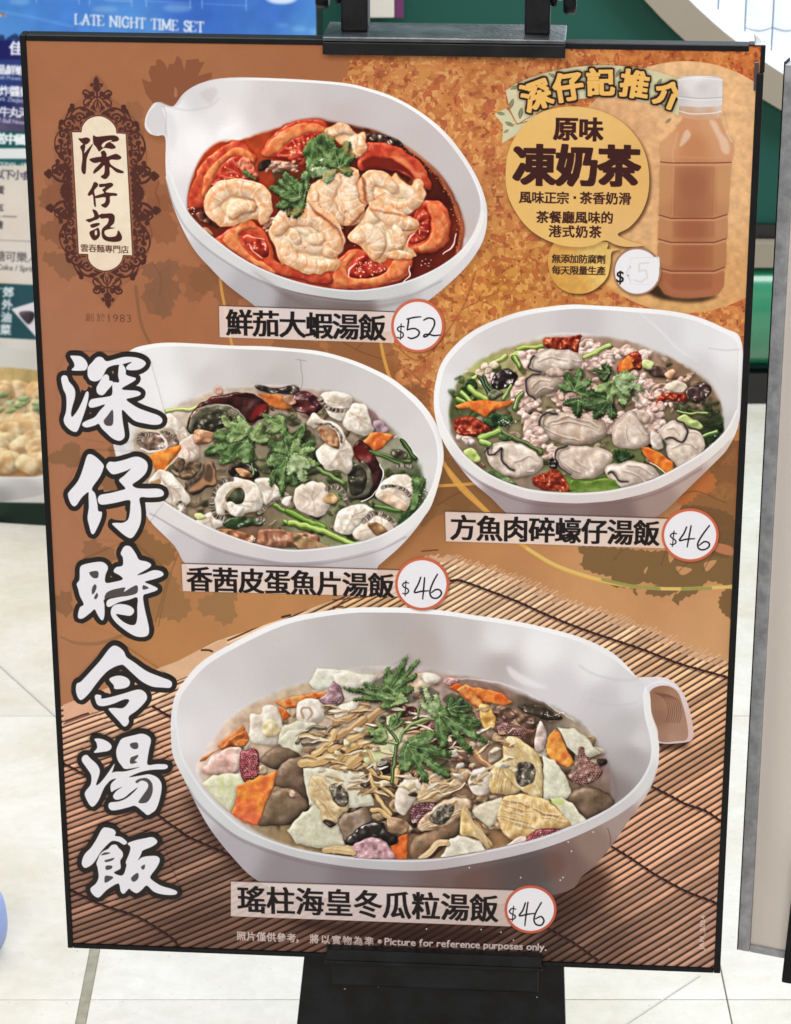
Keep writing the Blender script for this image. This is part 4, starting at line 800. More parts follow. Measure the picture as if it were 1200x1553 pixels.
fish(B2((120, 600), (170, 540), (230, 580), (330, 610), (380, 680), (385, 740), (340, 790), (350, 720), (300, 650), (220, 620), (160, 640)), (240, 228, 214)); rind(B2((180, 610), (280, 620), (350, 680), (365, 740)), 4, 20)
fish(D2((30, 300), (80, 250), (180, 230), (250, 260), (280, 380), (250, 460), (180, 480), (80, 450), (30, 400)), (238, 218, 204)); cv.blob(D2((240, 330), (300, 310), (340, 350), (300, 390), (250, 380)), (190, 150, 104), R=2)
rind(D2((255, 280), (330, 270), (380, 320), (400, 380)), 8, 24); cv.blob(D2((10, 330), (-40, 340), (-60, 380), (0, 400)), (226, 214, 200), R=3)
stalk(D2((190, 140), (280, 190), (370, 240)), 7, (110, 136, 76), (160, 180, 120))
fish(D2((600, 310), (640, 240), (700, 195), (780, 180), (850, 200), (880, 260), (860, 350), (820, 420), (760, 430), (680, 390), (620, 350)), (240, 226, 208)); rind(D2((650, 270), (720, 265), (800, 290), (845, 340)), 6, 24)
cv.blob(D2((620, 340), (680, 310), (760, 340), (820, 390), (810, 440), (720, 410)), (232, 206, 180), (214, 180, 150), R=4)
fish(D2((310, 560), (320, 480), (380, 410), (470, 390), (560, 410), (590, 450), (520, 500), (440, 590), (380, 600)), (242, 234, 220))
fish(D2((430, 600), (520, 500), (580, 450), (660, 460), (730, 500), (745, 570), (700, 610), (620, 640), (520, 660)), (232, 214, 194))
cv.blob(D2((545, 530), (600, 520), (670, 560), (690, 600), (640, 620), (580, 590)), (166, 128, 88), (130, 98, 66), R=3, edge=.5); rind(D2((520, 510), (590, 455), (660, 470), (730, 530), (740, 580)), 9, 36)
stalk(D2((600, 405), (680, 420), (770, 440)), 5, (96, 130, 64), (150, 176, 110)); 
coriander([D2((860, 200), (930, 210), (950, 230), (910, 320), (880, 430), (840, 430), (860, 340)), D2((800, 450), (860, 440), (830, 520), (770, 560), (760, 500))], [1, 0]); glints(643, 745, 6, 12, 16, 34, (30, 40, 24)); glints(640, 760, 8, 20, 10, 35)
stalk(D2((-20, 440), (80, 490), (180, 530), (240, 560)), 9, (110, 146, 58), (160, 186, 100)); stalk(D2((0, 520), (120, 545), (280, 600), (400, 650), (510, 690)), 9, (156, 182, 84), (206, 220, 140))
stalk(D2((560, 20), (660, 60), (780, 110), (860, 130)), 4, (80, 106, 56), (130, 150, 96)); rind(D2((740, 130), (820, 120), (860, 140)), 6, 12)
# coriander heap
coriander([A2((470, 830), (520, 760), (590, 690), (650, 650), (720, 640), (800, 700), (850, 760), (780, 800), (700, 850), (640, 900), (560, 920), (480, 890)),
           A2((700, 640), (750, 610), (850, 640), (880, 700), (820, 740), (740, 690)), A2((920, 560), (1000, 510), (1080, 520), (1180, 560), (1200, 610), (1090, 620), (1000, 640), (950, 620)),
           A2((880, 700), (960, 650), (1040, 640), (990, 690), (940, 730)), B2((0, 560), (60, 545), (110, 590), (60, 640), (-20, 640)), A2((930, 850), (980, 740), (1060, 680), (1200, 610), (1270, 640), (1210, 750), (1110, 800), (1000, 830)),
           B2((-90, 720), (-20, 640), (80, 610), (170, 640), (240, 700), (220, 780), (120, 780), (20, 790)), B2((-110, 850), (-20, 800), (100, 790), (200, 830), (215, 870), (60, 880))], [0, 1, 1, 3, 1, 0, 0, 2],
          veins=[A2((840, 760), (700, 790), (560, 860)), A2((830, 750), (700, 730), (600, 740)), A2((840, 760), (680, 850), (560, 900)), B2((-90, 760), (60, 700), (200, 690)), B2((-60, 760), (0, 680), (80, 630)), B2((0, 740), (100, 740), (210, 760)), A2((960, 820), (1060, 740), (1190, 660))])
coriander([C2((690, 80), (740, 20), (800, -30), (840, -10), (800, 60), (720, 100)), C2((920, 60), (1000, 20), (1060, 30), (1100, 90), (1150, 200), (1180, 260), (1110, 300), (1040, 260), (1000, 200), (940, 130)), C2((1100, 60), (1200, 60), (1250, 160), (1240, 230), (1150, 160)),
           D2((0, 30), (100, 0), (200, 60), (225, 120), (140, 160), (60, 200), (130, 230), (110, 320), (40, 220), (-20, 140))], [3, 0, 1, 1], veins=[C2((960, 30), (1060, 130), (1120, 270)), C2((1030, 80), (1090, 120)), D2((10, 40), (100, 60), (200, 90)), D2((20, 60), (60, 160), (110, 280))])
stalk(C2((830, -20), (835, 60), (850, 180)), 3.2, (110, 140, 84), (160, 186, 130)); stalk(A2((800, 820), (840, 740), (860, 690), (960, 660)), 3, (120, 150, 92), (170, 190, 140))
cleaf(376, 668, 165, 74, 0, 11, .62, 100); cleaf(372, 660, 215, 46, 1, 12, .6, 90, 3); cleaf(428, 648, -150, 34, 1, 13, .6, 100, 3); cleaf(437, 690, -62, 52, 0, 14, .8, 110); cleaf(440, 690, 20, 46, 1, 15, .75, 100); cleaf(434, 694, 98, 60, 0, 16, .6, 100); cleaf(446, 690, 70, 50, 3, 17, .5, 80, 3); cleaf(385, 668, -60, 34, 1, 18, .8, 90, 3)
rec('printed_coriander_leaf', OW, A2((470, 830), (590, 690), (720, 630), (950, 560), (1080, 510), (1270, 570), (1350, 740), (1330, 880), (1290, 1000), (1110, 1060), (930, 880), (800, 850), (700, 880), (560, 920)))
finish(cr([(200, 672), (215, 640), (252, 621), (290, 603), (330, 589), (400, 584), (450, 585), (500, 591), (540, 603), (575, 628), (605, 656), (630, 685), (645, 715), (648, 745), (642, 775), (600, 805), (540, 825), (440, 836), (360, 824), (290, 790), (240, 755), (210, 720)]))
cv.setclip(None)
rimband([(173, 680), (190, 716), (212, 752), (240, 781), (285, 808), (330, 830), (385, 845), (440, 853), (505, 848), (570, 832), (612, 812), (648, 778), (662, 745), (671, 712)],
        [(180, 680), (196, 706), (218, 736), (248, 760), (290, 786), (333, 806), (385, 824), (440, 834), (505, 829), (560, 818), (606, 796), (638, 768), (655, 738), (664, 704)],
        [(200, 735, (230, 228, 234)), (270, 790, (222, 218, 226)), (350, 828, (214, 206, 216)), (440, 844, (208, 202, 214)), (540, 834, (212, 208, 220)), (620, 795, (230, 228, 236)), (665, 720, (240, 238, 242))])
cv.line([(190, 700), (218, 738), (248, 761), (290, 787), (333, 807), (385, 825), (440, 835), (505, 830), (560, 819), (606, 797), (638, 769), (656, 738), (665, 700), (660, 660), (640, 622)], 2.4, (248, 248, 252), .85, soft=.6)
cv.line([(228, 778), (285, 812), (330, 834), (385, 849), (440, 857), (505, 852), (572, 836), (616, 814)], 2.6, (148, 134, 144), .5, soft=1.2)
cv.line([(464, 547), (456, 546), (450, 545)], 1, (130, 120, 110), .6); cv.line([(456, 546), (457, 560), (459, 575), (457, 590)], .9, (120, 110, 104), .6)
rec('printed_soup_bowl', 'poster', b2o[::2], 'white bowl of century egg, coriander and fish rolls'); BOWL2 = len(PIECES) - 1

# ---------------------------------------------------------------- bowl 3: oysters and minced pork
A3 = lambda *p: Zp(660, 460, 5, *p); B3 = lambda *p: Zp(880, 460, 5, *p); C3 = lambda *p: Zp(660, 620, 5, *p); D3 = lambda *p: Zp(880, 620, 5, *p); OW = 'oyster_soup'
b3o = cr([(658, 608), (660, 584), (669, 552), (690, 524), (720, 500), (760, 482), (800, 470), (860, 462), (900, 463), (970, 467), (1020, 472), (1060, 481), (1100, 498), (1123, 512), (1128, 560), (1124, 620), (1118, 652), (1104, 680), (1090, 696), (1050, 735), (1000, 781), (950, 800), (850, 800), (780, 785), (745, 755), (716, 730), (690, 698), (672, 668), (661, 636)], True, 4)
b3i = cr([(666, 608), (668, 586), (676, 556), (696, 530), (724, 507), (762, 489), (802, 477), (860, 469), (900, 469), (970, 474), (1020, 479), (1058, 488), (1095, 504), (1118, 520), (1120, 560), (1118, 620), (1108, 645), (1088, 668), (1058, 690), (1000, 722), (940, 741), (880, 746), (800, 742), (745, 722), (706, 694), (684, 668), (670, 636)], True, 4)
cv.fill(b3o + (3, 7), (60, 34, 20), .25, soft=6)
bowl(b3o, [(662, 600, (240, 238, 242)), (675, 665, (236, 232, 240)), (700, 712, (222, 214, 224)), (760, 760, (180, 158, 164)), (850, 775, (160, 130, 128)), (930, 780, (158, 122, 116)), (1000, 762, (186, 148, 136)), (1050, 728, (204, 168, 154)), (1095, 685, (222, 196, 186)), (1118, 640, (232, 228, 232)), (1110, 510, (236, 236, 240)), (900, 465, (242, 240, 242))],
     b3i, [(680, 590, (226, 226, 230)), (700, 550, (220, 216, 218)), (760, 510, (216, 208, 208)), (800, 490, (214, 206, 208)), (880, 490, (206, 198, 202)), (960, 490, (216, 212, 216)), (1010, 510, (214, 212, 216)), (1060, 510, (222, 222, 228)), (1105, 530, (228, 228, 232)), (1060, 560, (212, 208, 212)), (1100, 600, (216, 212, 214)), (1112, 650, (206, 200, 200)), (680, 650, (226, 222, 226)), (700, 680, (220, 214, 216))],
     cr([(681, 625), (686, 600), (700, 570), (722, 550), (750, 535), (785, 523), (822, 513), (860, 508), (910, 511), (950, 517), (1000, 535), (1040, 555), (1070, 575), (1088, 600), (1097, 630), (1095, 660), (1080, 690), (1000, 730), (900, 750), (800, 745), (740, 725), (700, 690), (684, 655)], True, 4),
     [(690, 620, (90, 96, 60)), (730, 555, (170, 170, 110)), (800, 520, (180, 160, 120)), (880, 515, (190, 160, 144)), (960, 530, (172, 142, 124)), (1030, 560, (150, 120, 96)), (1080, 600, (140, 110, 90)), (1088, 650, (50, 62, 36)), (1050, 690, (100, 100, 80)), (940, 725, (110, 124, 70)), (870, 745, (110, 132, 60)), (800, 735, (140, 122, 104)), (730, 700, (120, 112, 84)), (700, 660, (150, 128, 112)), (900, 620, (120, 98, 84))], 3.5)
cv.line([(970, 474), (1000, 500), (1030, 530), (1060, 548)], [1, 3, 3, 1], (240, 240, 244), .5, soft=2)
cv.line([(1075, 528), (1100, 531), (1122, 530)], 2, (196, 192, 196), .6, soft=1.2)
cv.setclip(b3i)
clutter(890, 625, 190, 105, 220, [(196, 166, 148), (110, 124, 70), (84, 100, 50), (170, 140, 118), (140, 116, 92), (206, 186, 166), (70, 84, 44)], 311, (4, 11))
clutter(1060, 650, 40, 50, 40, [(52, 70, 36), (74, 96, 50), (40, 52, 30)], 312, (5, 11)); clutter(720, 600, 36, 40, 30, [(90, 116, 52), (60, 84, 40), (150, 170, 90)], 313, (4, 9))
stalk(A3((280, 570), (380, 500), (460, 440), (540, 400)), 6, (186, 198, 110), (222, 228, 160)); stalk(A3((620, 350), (680, 330), (760, 330), (810, 320)), 6, (160, 182, 84), (210, 220, 140))
cv.blob(A3((570, 400), (620, 360), (680, 370), (670, 420), (600, 430)), (200, 206, 140), (170, 180, 110), R=4)
stalk(A3((600, 410), (630, 450), (640, 480)), 8, (130, 160, 70)); 
cv.blob(A3((190, 660), (240, 580), (290, 570), (320, 640), (260, 700)), (60, 84, 44), (40, 60, 34), R=3, gloss=.7)
stalk(A3((260, 640), (320, 690), (390, 730)), 9, (150, 178, 84), (200, 216, 130)); stalk(A3((200, 680), (250, 730), (270, 750)), 9, (130, 160, 70)); stalk(A3((170, 730), (220, 760)), 8, (120, 150, 64))
mince(745, 575, 16, 14, 12, 51); mince(730, 560, 24, 8, 8, 52, (206, 190, 160)); mince(808, 545, 20, 18, 16, 53); mince(800, 600, 24, 30, 30, 54); mince(888, 530, 24, 18, 26, 55); mince(905, 548, 26, 18, 26, 56); mince(815, 655, 22, 30, 30, 57); mince(950, 535, 20, 8, 14, 58); mince(985, 538, 12, 6, 8, 59)
mince(975, 600, 14, 40, 34, 60); mince(930, 640, 40, 20, 30, 61); mince(840, 570, 20, 14, 12, 62); mince(1010, 600, 30, 20, 20, 63, (190, 160, 144)); mince(845, 690, 20, 10, 12, 64); mince(990, 650, 20, 30, 24, 65); mince(706, 667, 12, 9, 9, 66, (224, 214, 206))
mince(870, 600, 40, 30, 34, 67, (204, 176, 160)); mince(1030, 570, 20, 10, 10, 68, (200, 160, 140))
cv.blob(A3((430, 600), (460, 530), (540, 490), (600, 520), (635, 560), (590, 620), (500, 650), (440, 650)), (52, 40, 40), (34, 28, 30), R=4, gloss=1., ns=4)
for q in [[(330, 555), (370, 610), (410, 690)], [(370, 560), (400, 620), (440, 690)]]: stalk(A3(*q), 6, (66, 92, 60), (120, 140, 100))
cv.blob(A3((400, 680), (460, 650), (520, 680), (480, 720), (420, 730)), (110, 112, 84), R=2, bump=1.5, ns=3); stalk(A3((520, 720), (560, 650), (575, 620)), 5, (140, 166, 90)); stalk(A3((600, 800), (630, 720), (660, 680)), 7, (120, 140, 74))
carrot(A3((150, 780), (250, 745), (370, 735), (480, 740), (600, 738), (560, 780), (450, 810), (370, 865), (310, 830), (250, 800), (180, 805)), (226, 130, 54), OW); carrot(D3((455, 280), (520, 285), (620, 340), (700, 400), (715, 470), (660, 505), (600, 450), (530, 400), (480, 340)), (226, 132, 48), OW)
cv.line(D3((530, 400), (590, 440), (650, 500)), 2, (250, 220, 190), .8)
def flounder(p, own='oyster_soup'):
    cv.blob(p, (172, 72, 44), (134, 42, 28), R=4, bump=1.8, ns=3.2, gloss=1., sh=.5, amb=.5, jg=(1, 4), hi=(248, 170, 130), mix=4, dark=(80, 20, 14)); rec('printed_dried_fish_flake', own, p)
flounder(A3((815, 285), (870, 260), (980, 262), (1110, 240), (1095, 300), (1080, 370), (1010, 350), (900, 350), (840, 330)))
flounder(C3((135, 100), (180, 65), (250, 55), (330, 90), (440, 150), (380, 190), (330, 220), (250, 205), (170, 190)))
flounder(B3((290, 470), (320, 430), (400, 365), (440, 370), (470, 430), (465, 500), (400, 500), (330, 540), (290, 510))); carrot(B3((290, 460), (370, 390), (400, 410), (405, 490), (330, 535), (295, 515)), (226, 142, 58), OW)
flounder(B3((575, 730), (640, 690), (700, 680), (740, 635), (800, 690), (805, 750), (740, 745), (660, 735), (600, 775)))
flounder(C3((735, 540), (800, 500), (860, 480), (890, 430), (950, 490), (1000, 560), (1040, 610), (960, 635), (860, 625), (790, 600)))
cv.blob(B3((470, 440), (510, 420), (560, 450), (540, 500), (480, 490)), (206, 216, 150), (180, 196, 120), R=3); stalk(B3((30, 410), (120, 370), (230, 315)), 7, (180, 196, 110), (220, 226, 160))
cv.blob(B3((520, 510), (580, 480), (640, 480), (680, 540), (600, 560), (540, 550)), (110, 84, 72), (80, 60, 54), R=4, gloss=.6); cv.blob(B3((640, 540), (700, 500), (730, 540), (690, 580)), (206, 158, 124), R=4)
cv.blob(B3((640, 640), (700, 590), (780, 600), (810, 640), (770, 680), (680, 670)), (226, 210, 186), (204, 184, 160), R=5)
cv.blob(B3((800, 680), (850, 620), (920, 595), (980, 620), (990, 670), (930, 730), (860, 740)), (92, 66, 62), (60, 42, 44), R=5, bump=1.3, ns=4, gloss=1.)
coriander([B3((980, 660), (1030, 680), (1010, 780), (960, 860), (900, 900), (940, 800)), D3((960, 40), (1060, 20), (1090, 100), (1000, 140), (940, 120)), D3((930, 190), (1040, 160), (1050, 190), (1000, 260), (960, 330), (920, 260))], [0, 2, 0])
glints(1085, 660, 5, 14, 22, 71, (24, 28, 18)); glints(1083, 668, 6, 14, 12, 72)
stalk(D3((740, 20), (820, 40), (960, 30)), 4, (110, 130, 70)); cv.blob(D3((740, 80), (790, 45), (860, 80), (930, 130), (900, 160), (830, 130)), (206, 214, 150), (176, 190, 116), R=4); stalk(D3((930, 210), (1040, 175)), 7, (84, 116, 58))
mince(1000, 617, 14, 8, 8, 73, (210, 170, 160))
# oysters
oyster(A3((710, 440), (750, 390), (840, 350), (940, 345), (1040, 360), (1110, 400), (1120, 450), (1080, 490), (950, 500), (840, 520), (740, 500)), 1, A3((760, 400), (725, 430), (720, 490), (800, 525)), [A3((780, 440), (880, 410), (1000, 430)), A3((1020, 370), (1050, 430), (1110, 450))])
oyster(A3((690, 620), (700, 550), (750, 530), (820, 550), (900, 545), (960, 570), (960, 640), (880, 680), (800, 700), (760, 730), (710, 690)), 2, A3((790, 540), (720, 550), (690, 610), (705, 680), (760, 730)), [A3((740, 640), (800, 590), (880, 590)), A3((760, 690), (820, 650), (900, 650))], tint=(186, 160, 142))
cv.blob(A3((830, 520), (900, 490), (960, 500), (980, 540), (900, 560)), (214, 184, 168), R=4)
oyster(C3((800, 100), (850, 50), (930, 30), (1050, 30), (1180, 40), (1280, 100), (1300, 170), (1270, 220), (1150, 270), (1000, 270), (880, 230), (830, 160)), 3, C3((920, 40), (850, 30), (795, 70), (790, 130)), [C3((830, 150), (950, 200), (1100, 240)), C3((900, 120), (1050, 100), (1200, 150)), C3((1000, 60), (1150, 90), (1240, 140)), C3((860, 110), (940, 80), (1020, 60))], tint=(194, 164, 142))
oyster(D3((240, 200), (260, 120), (320, 50), (380, 10), (430, 40), (480, 110), (530, 200), (520, 260), (440, 300), (340, 300), (260, 270)), 4, None, [D3((350, 150), (350, 230), (380, 280)), D3((400, 60), (450, 150), (520, 200))], tint=(216, 192, 176))
oyster(C3((380, 330), (400, 285), (500, 250), (620, 255), (740, 290), (810, 360), (815, 440), (760, 490), (650, 515), (520, 500), (430, 440)), 5, C3((375, 330), (410, 285), (400, 340), (450, 350), (500, 300), (500, 370), (540, 430), (600, 465)), [C3((600, 410), (680, 380), (730, 360), (780, 400)), C3((680, 430), (700, 480), (760, 480))])
oyster(C3((910, 350), (950, 300), (1040, 280), (1160, 285), (1280, 300), (1350, 350), (1320, 430), (1230, 510), (1130, 530), (1060, 530), (980, 470), (920, 420)), 6, C3((1000, 285), (930, 310), (915, 380), (960, 460), (1030, 500)), [C3((1040, 330), (1080, 400), (1160, 460)), C3((960, 400), (1040, 460), (1100, 480))], tint=(222, 198, 180))
oyster(D3((600, 200), (620, 140), (690, 95), (770, 100), (820, 150), (890, 170), (940, 230), (945, 320), (900, 390), (820, 420), (760, 445), (700, 400), (660, 320), (650, 250)), 7, D3((740, 90), (800, 120), (810, 200), (770, 250), (700, 215), (650, 230)), [D3((660, 150), (720, 150), (760, 190)), D3((700, 300), (800, 260), (890, 300)), D3((820, 180), (900, 190), (945, 280))])
oyster(D3((185, 460), (230, 420), (300, 420), (370, 395), (460, 405), (540, 430), (600, 500), (560, 530), (440, 570), (330, 600), (250, 570), (210, 520)), 8, D3((210, 490), (250, 480), (290, 540), (360, 550)), [D3((330, 470), (430, 500), (500, 560)), D3((350, 430), (450, 440), (560, 500))])
cv.blob(C3((860, 400), (880, 375), (920, 400), (930, 450), (870, 450)), (40, 34, 34), R=2, gloss=.8)
cv.blob(C3((400, 480), (440, 460), (560, 520), (620, 575), (540, 560)), (110, 128, 80), (84, 100, 60), R=2); cv.blob(C3((1030, 540), (1150, 550), (1300, 520), (1410, 590), (1350, 650), (1050, 640)), (124, 146, 66), (90, 118, 44), R=3, bump=.5, gloss=.4, stretch=(3, 1))
coriander([D3((250, 340), (310, 310), (410, 350), (380, 380), (310, 410), (260, 390))], 2)
coriander([C3((370, 80), (450, 40), (580, 60), (560, 120), (480, 140), (400, 130))], 2); glints(770, 640, 14, 4, 14, 75)
stalk(C3((480, 150), (600, 220), (740, 290), (800, 330)), 7, (110, 120, 76), (150, 150, 110)); stalk(C3((340, 220), (420, 190), (480, 170)), 9, (140, 172, 84), (190, 210, 130)); stalk(C3((350, 240), (410, 270)), 9, (150, 178, 96))
cv.blob(C3((215, 330), (280, 300), (345, 370), (300, 410), (250, 370)), (196, 208, 134), (170, 186, 100), R=3); coriander([C3((470, 200), (540, 200), (580, 240), (520, 240))], 0)
cv.blob(C3((310, 410), (350, 400), (390, 440), (350, 440)), (140, 104, 80), R=2); cv.blob(D3((430, 20), (480, 10), (530, 60), (510, 110), (450, 90)), (214, 186, 170), R=4); cv.blob(D3((540, 190), (600, 190), (635, 290), (580, 305), (540, 260)), (222, 204, 190), R=4)
coriander([A3((920, 530), (970, 490), (1060, 485), (1160, 500), (1180, 560), (1120, 600), (1090, 640), (1060, 690), (1010, 660), (960, 680), (950, 620), (990, 570)), A3((1020, 700), (1100, 690), (1170, 720), (1180, 790), (1110, 815), (1050, 800), (1030, 750)), A3((1130, 670), (1200, 640), (1260, 680), (1180, 710)),
           B3((-60, 500), (0, 480), (70, 520), (60, 580), (-40, 600)), B3((0, 700), (60, 650), (150, 640), (230, 670), (260, 740), (260, 820), (240, 890), (180, 830), (100, 800), (40, 770)), B3((150, 500), (220, 475), (300, 520), (280, 570), (200, 540)),
           B3((220, 560), (300, 560), (400, 580), (470, 620), (490, 700), (510, 770), (440, 750), (370, 720), (350, 790), (280, 830), (260, 740), (270, 650))], [0, 2, 2, 0, 2, 0, 1],
          veins=[A3((1050, 680), (1040, 600), (1060, 510)), A3((1040, 620), (980, 550)), A3((1060, 600), (1140, 540)), B3((260, 600), (340, 660), (480, 740)), B3((300, 600), (400, 620)), B3((300, 640), (310, 740), (300, 810)), B3((20, 720), (120, 700), (240, 740)), B3((60, 640), (140, 600), (240, 610))])
cleaf(872, 592, -75, 34, 0, 21, .95, 120); cleaf(878, 606, 95, 26, 2, 22, 1.1, 100, 3); cleaf(924, 606, 165, 46, 2, 23, .8, 110); cleaf(930, 578, 60, 44, 1, 24, .8, 110); cleaf(932, 574, 20, 50, 3, 25, .55, 70, 3); cleaf(925, 566, 190, 24, 2, 26, .7, 90, 3)
rec('printed_coriander_leaf', OW, A3((920, 530), (1060, 485), (1180, 500), (1180, 800), (1050, 800), (950, 640))); rec('printed_coriander_leaf', OW, B3((20, 640), (150, 500), (300, 520), (470, 620), (510, 770), (350, 790), (240, 890), (100, 800)))
finish(cr([(679, 625), (686, 596), (700, 566), (722, 546), (750, 531), (785, 519), (822, 509), (860, 505), (910, 508), (950, 514), (1000, 532), (1040, 552), (1072, 575), (1090, 600), (1099, 630), (1097, 660), (1080, 690), (1000, 730), (900, 750), (800, 745), (740, 725), (700, 690), (682, 655)]))
cv.setclip(None)
rimband([(660, 632), (668, 660), (682, 686), (702, 708), (742, 736), (800, 757), (860, 763), (900, 762), (942, 757), (1002, 740), (1062, 706), (1092, 682), (1110, 662), (1121, 640)],
        [(668, 626), (676, 650), (690, 672), (710, 695), (746, 721), (800, 741), (860, 747), (900, 746), (938, 741), (996, 724), (1055, 692), (1084, 670), (1104, 648), (1118, 620)],
        [(668, 650, (240, 238, 244)), (700, 700, (228, 224, 232)), (780, 744, (222, 214, 224)), (870, 756, (214, 204, 212)), (950, 748, (216, 206, 212)), (1030, 716, (220, 212, 218)), (1100, 665, (226, 222, 226))])
cv.line([(662, 600), (668, 628), (677, 652), (691, 674), (711, 697), (747, 723), (800, 743), (860, 749), (900, 748), (938, 743), (996, 726), (1055, 694), (1084, 672), (1105, 649), (1118, 622)], 2.6, (248, 248, 252), .8, soft=.6)
cv.line([(684, 692), (704, 713), (744, 741), (800, 762), (860, 768), (942, 762), (1004, 745), (1064, 711)], 3, (128, 100, 104), .55, soft=1.4)
rec('printed_soup_bowl', 'poster', b3o[::2], 'white bowl of oysters, minced pork and dried fish'); BOWL3 = len(PIECES) - 1

# ---------------------------------------------------------------- bowl 4: winter melon and seafood
A4 = lambda *p: Zp(250, 920, 4.286, *p); B4 = lambda *p: Zp(510, 920, 4.286, *p); C4 = lambda *p: Zp(770, 920, 4, *p); D4 = lambda *p: Zp(250, 1110, 4.286, *p); E4 = lambda *p: Zp(510, 1110, 4.286, *p); F4 = lambda *p: Zp(770, 1110, 4, *p); OW = 'melon'
# handle inside (brown rings)
hnd = cr([(966, 1030), (985, 1027), (1003, 1027), (1022, 1034), (1037, 1052), (1047, 1080), (1052, 1108), (1051, 1120), (1040, 1126), (1000, 1127), (985, 1110), (970, 1060)], True, 4)
cv.grad(hnd, [(1000, 1030, (236, 226, 226)), (1030, 1050, (226, 206, 204)), (1048, 1100, (220, 190, 184)), (990, 1040, (226, 222, 226))])
cv.grad(cr([(985, 1052), (991, 1044), (1003, 1040), (1017, 1041.5), (1029, 1051), (1036, 1070), (1041, 1090), (1044, 1112), (1041, 1122), (1030, 1124), (1001, 1125), (998, 1108), (990, 1086), (986, 1070)], True, 4), [(1000, 1050, (150, 108, 84)), (1020, 1060, (172, 130, 104)), (1000, 1090, (146, 104, 82)), (1030, 1100, (172, 132, 110)), (1020, 1120, (178, 140, 120)), (1005, 1120, (160, 122, 102))])
for k in range(7):
    cv.line([(993 + k * 3.4, 1050 + k * .6), (1008 + k * 3.6, 1060 + k * .5), (1014 + k * 3.2, 1078 + k), (1010 + k * 3.4, 1096)], 1.2, (104, 66, 48), .65)
b4o = cr([(259, 1107), (264, 1060), (280, 1032), (308, 1002), (355, 974), (413, 946), (460, 932), (530, 922), (580, 921), (627, 922), (680, 927), (720, 933), (770, 940), (820, 950), (882, 967), (932, 992), (967, 1028), (985, 1052), (988, 1080), (996, 1112), (1000, 1140), (996, 1172), (980, 1208), (955, 1243), (930, 1280), (905, 1310), (882, 1330), (860, 1352), (760, 1370), (600, 1372), (440, 1352), (388, 1334), (350, 1297), (320, 1259), (300, 1225), (283, 1189), (268, 1155)], True, 4)
b4i = cr([(268, 1107), (272, 1064), (287, 1038), (314, 1009), (360, 981), (416, 954), (462, 940), (530, 930), (580, 929), (627, 930), (680, 934), (720, 940), (770, 947), (820, 957), (880, 974), (927, 998), (955, 1020), (976, 1036), (977, 1052), (979, 1085), (986, 1115), (988, 1140), (984, 1163), (970, 1190), (940, 1218), (893, 1242), (830, 1266), (770, 1282), (720, 1292), (650, 1302), (580, 1302), (510, 1297), (437, 1284), (370, 1258), (335, 1230), (305, 1198), (282, 1160), (272, 1135)], True, 4)
cv.fill(b4o[: len(b4o) // 2] + (0, 0), (90, 50, 30), .0)
bowl(b4o, [(262, 1100, (226, 226, 234)), (290, 1030, (236, 234, 240)), (400, 950, (240, 238, 240)), (600, 924, (242, 242, 244)), (800, 948, (240, 238, 240)), (960, 1020, (232, 232, 236)), (300, 1220, (206, 202, 212)), (350, 1290, (186, 178, 188)), (440, 1330, (164, 150, 158)), (560, 1345, (150, 132, 140)), (700, 1340, (146, 116, 112)), (800, 1325, (130, 92, 82)), (860, 1310, (156, 116, 102)), (900, 1280, (176, 136, 120)), (940, 1245, (188, 156, 146)), (980, 1190, (214, 196, 194)), (998, 1130, (226, 222, 230))],
     b4i, [(300, 1060, (218, 214, 218)), (330, 1010, (212, 206, 208)), (420, 965, (208, 202, 200)), (520, 945, (200, 192, 190)), (600, 950, (194, 182, 178)), (640, 980, (198, 178, 174)), (700, 960, (206, 198, 198)), (760, 970, (224, 222, 226)), (820, 985, (232, 232, 236)), (900, 1010, (228, 228, 232)), (850, 1040, (214, 210, 216)), (760, 1010, (198, 182, 182)), (920, 1060, (206, 202, 208)), (960, 1050, (218, 216, 222)), (950, 1100, (198, 192, 198)), (960, 1150, (184, 174, 178)), (975, 1120, (212, 206, 212)), (930, 1200, (160, 144, 142)), (280, 1120, (226, 222, 228)), (320, 1120, (224, 216, 220)), (450, 1010, (204, 198, 196)), (560, 1000, (200, 190, 186)), (300, 1170, (222, 212, 214))],
     cr([(300, 1170), (310, 1145), (325, 1120), (345, 1095), (375, 1072), (410, 1056), (440, 1042), (478, 1034), (520, 1020), (580, 1018), (640, 1020), (700, 1026), (750, 1036), (800, 1056), (850, 1078), (885, 1100), (908, 1128), (920, 1160), (928, 1195), (922, 1215), (890, 1245), (820, 1270), (700, 1300), (560, 1306), (440, 1284), (370, 1250), (330, 1210)], True, 4),
     [(320, 1140, (226, 196, 180)), (380, 1080, (216, 186, 160)), (450, 1050, (206, 180, 150)), (520, 1030, (212, 204, 190)), (640, 1030, (186, 160, 150)), (740, 1050, (150, 120, 108)), (820, 1075, (90, 76, 62)), (880, 1110, (170, 156, 136)), (905, 1170, (150, 126, 112)), (900, 1220, (96, 76, 60)), (840, 1250, (150, 116, 84)), (740, 1280, (150, 116, 84)), (640, 1290, (130, 100, 74)), (540, 1285, (110, 92, 72)), (440, 1260, (150, 128, 96)), (380, 1220, (160, 140, 110)), (340, 1180, (214, 190, 170)), (600, 1170, (110, 84, 66))], 4)
cv.fill(cr([(770, 1010), (790, 1022), (815, 1035), (830, 1044), (800, 1040), (775, 1026)]), (246, 244, 248), .6, soft=2.5)
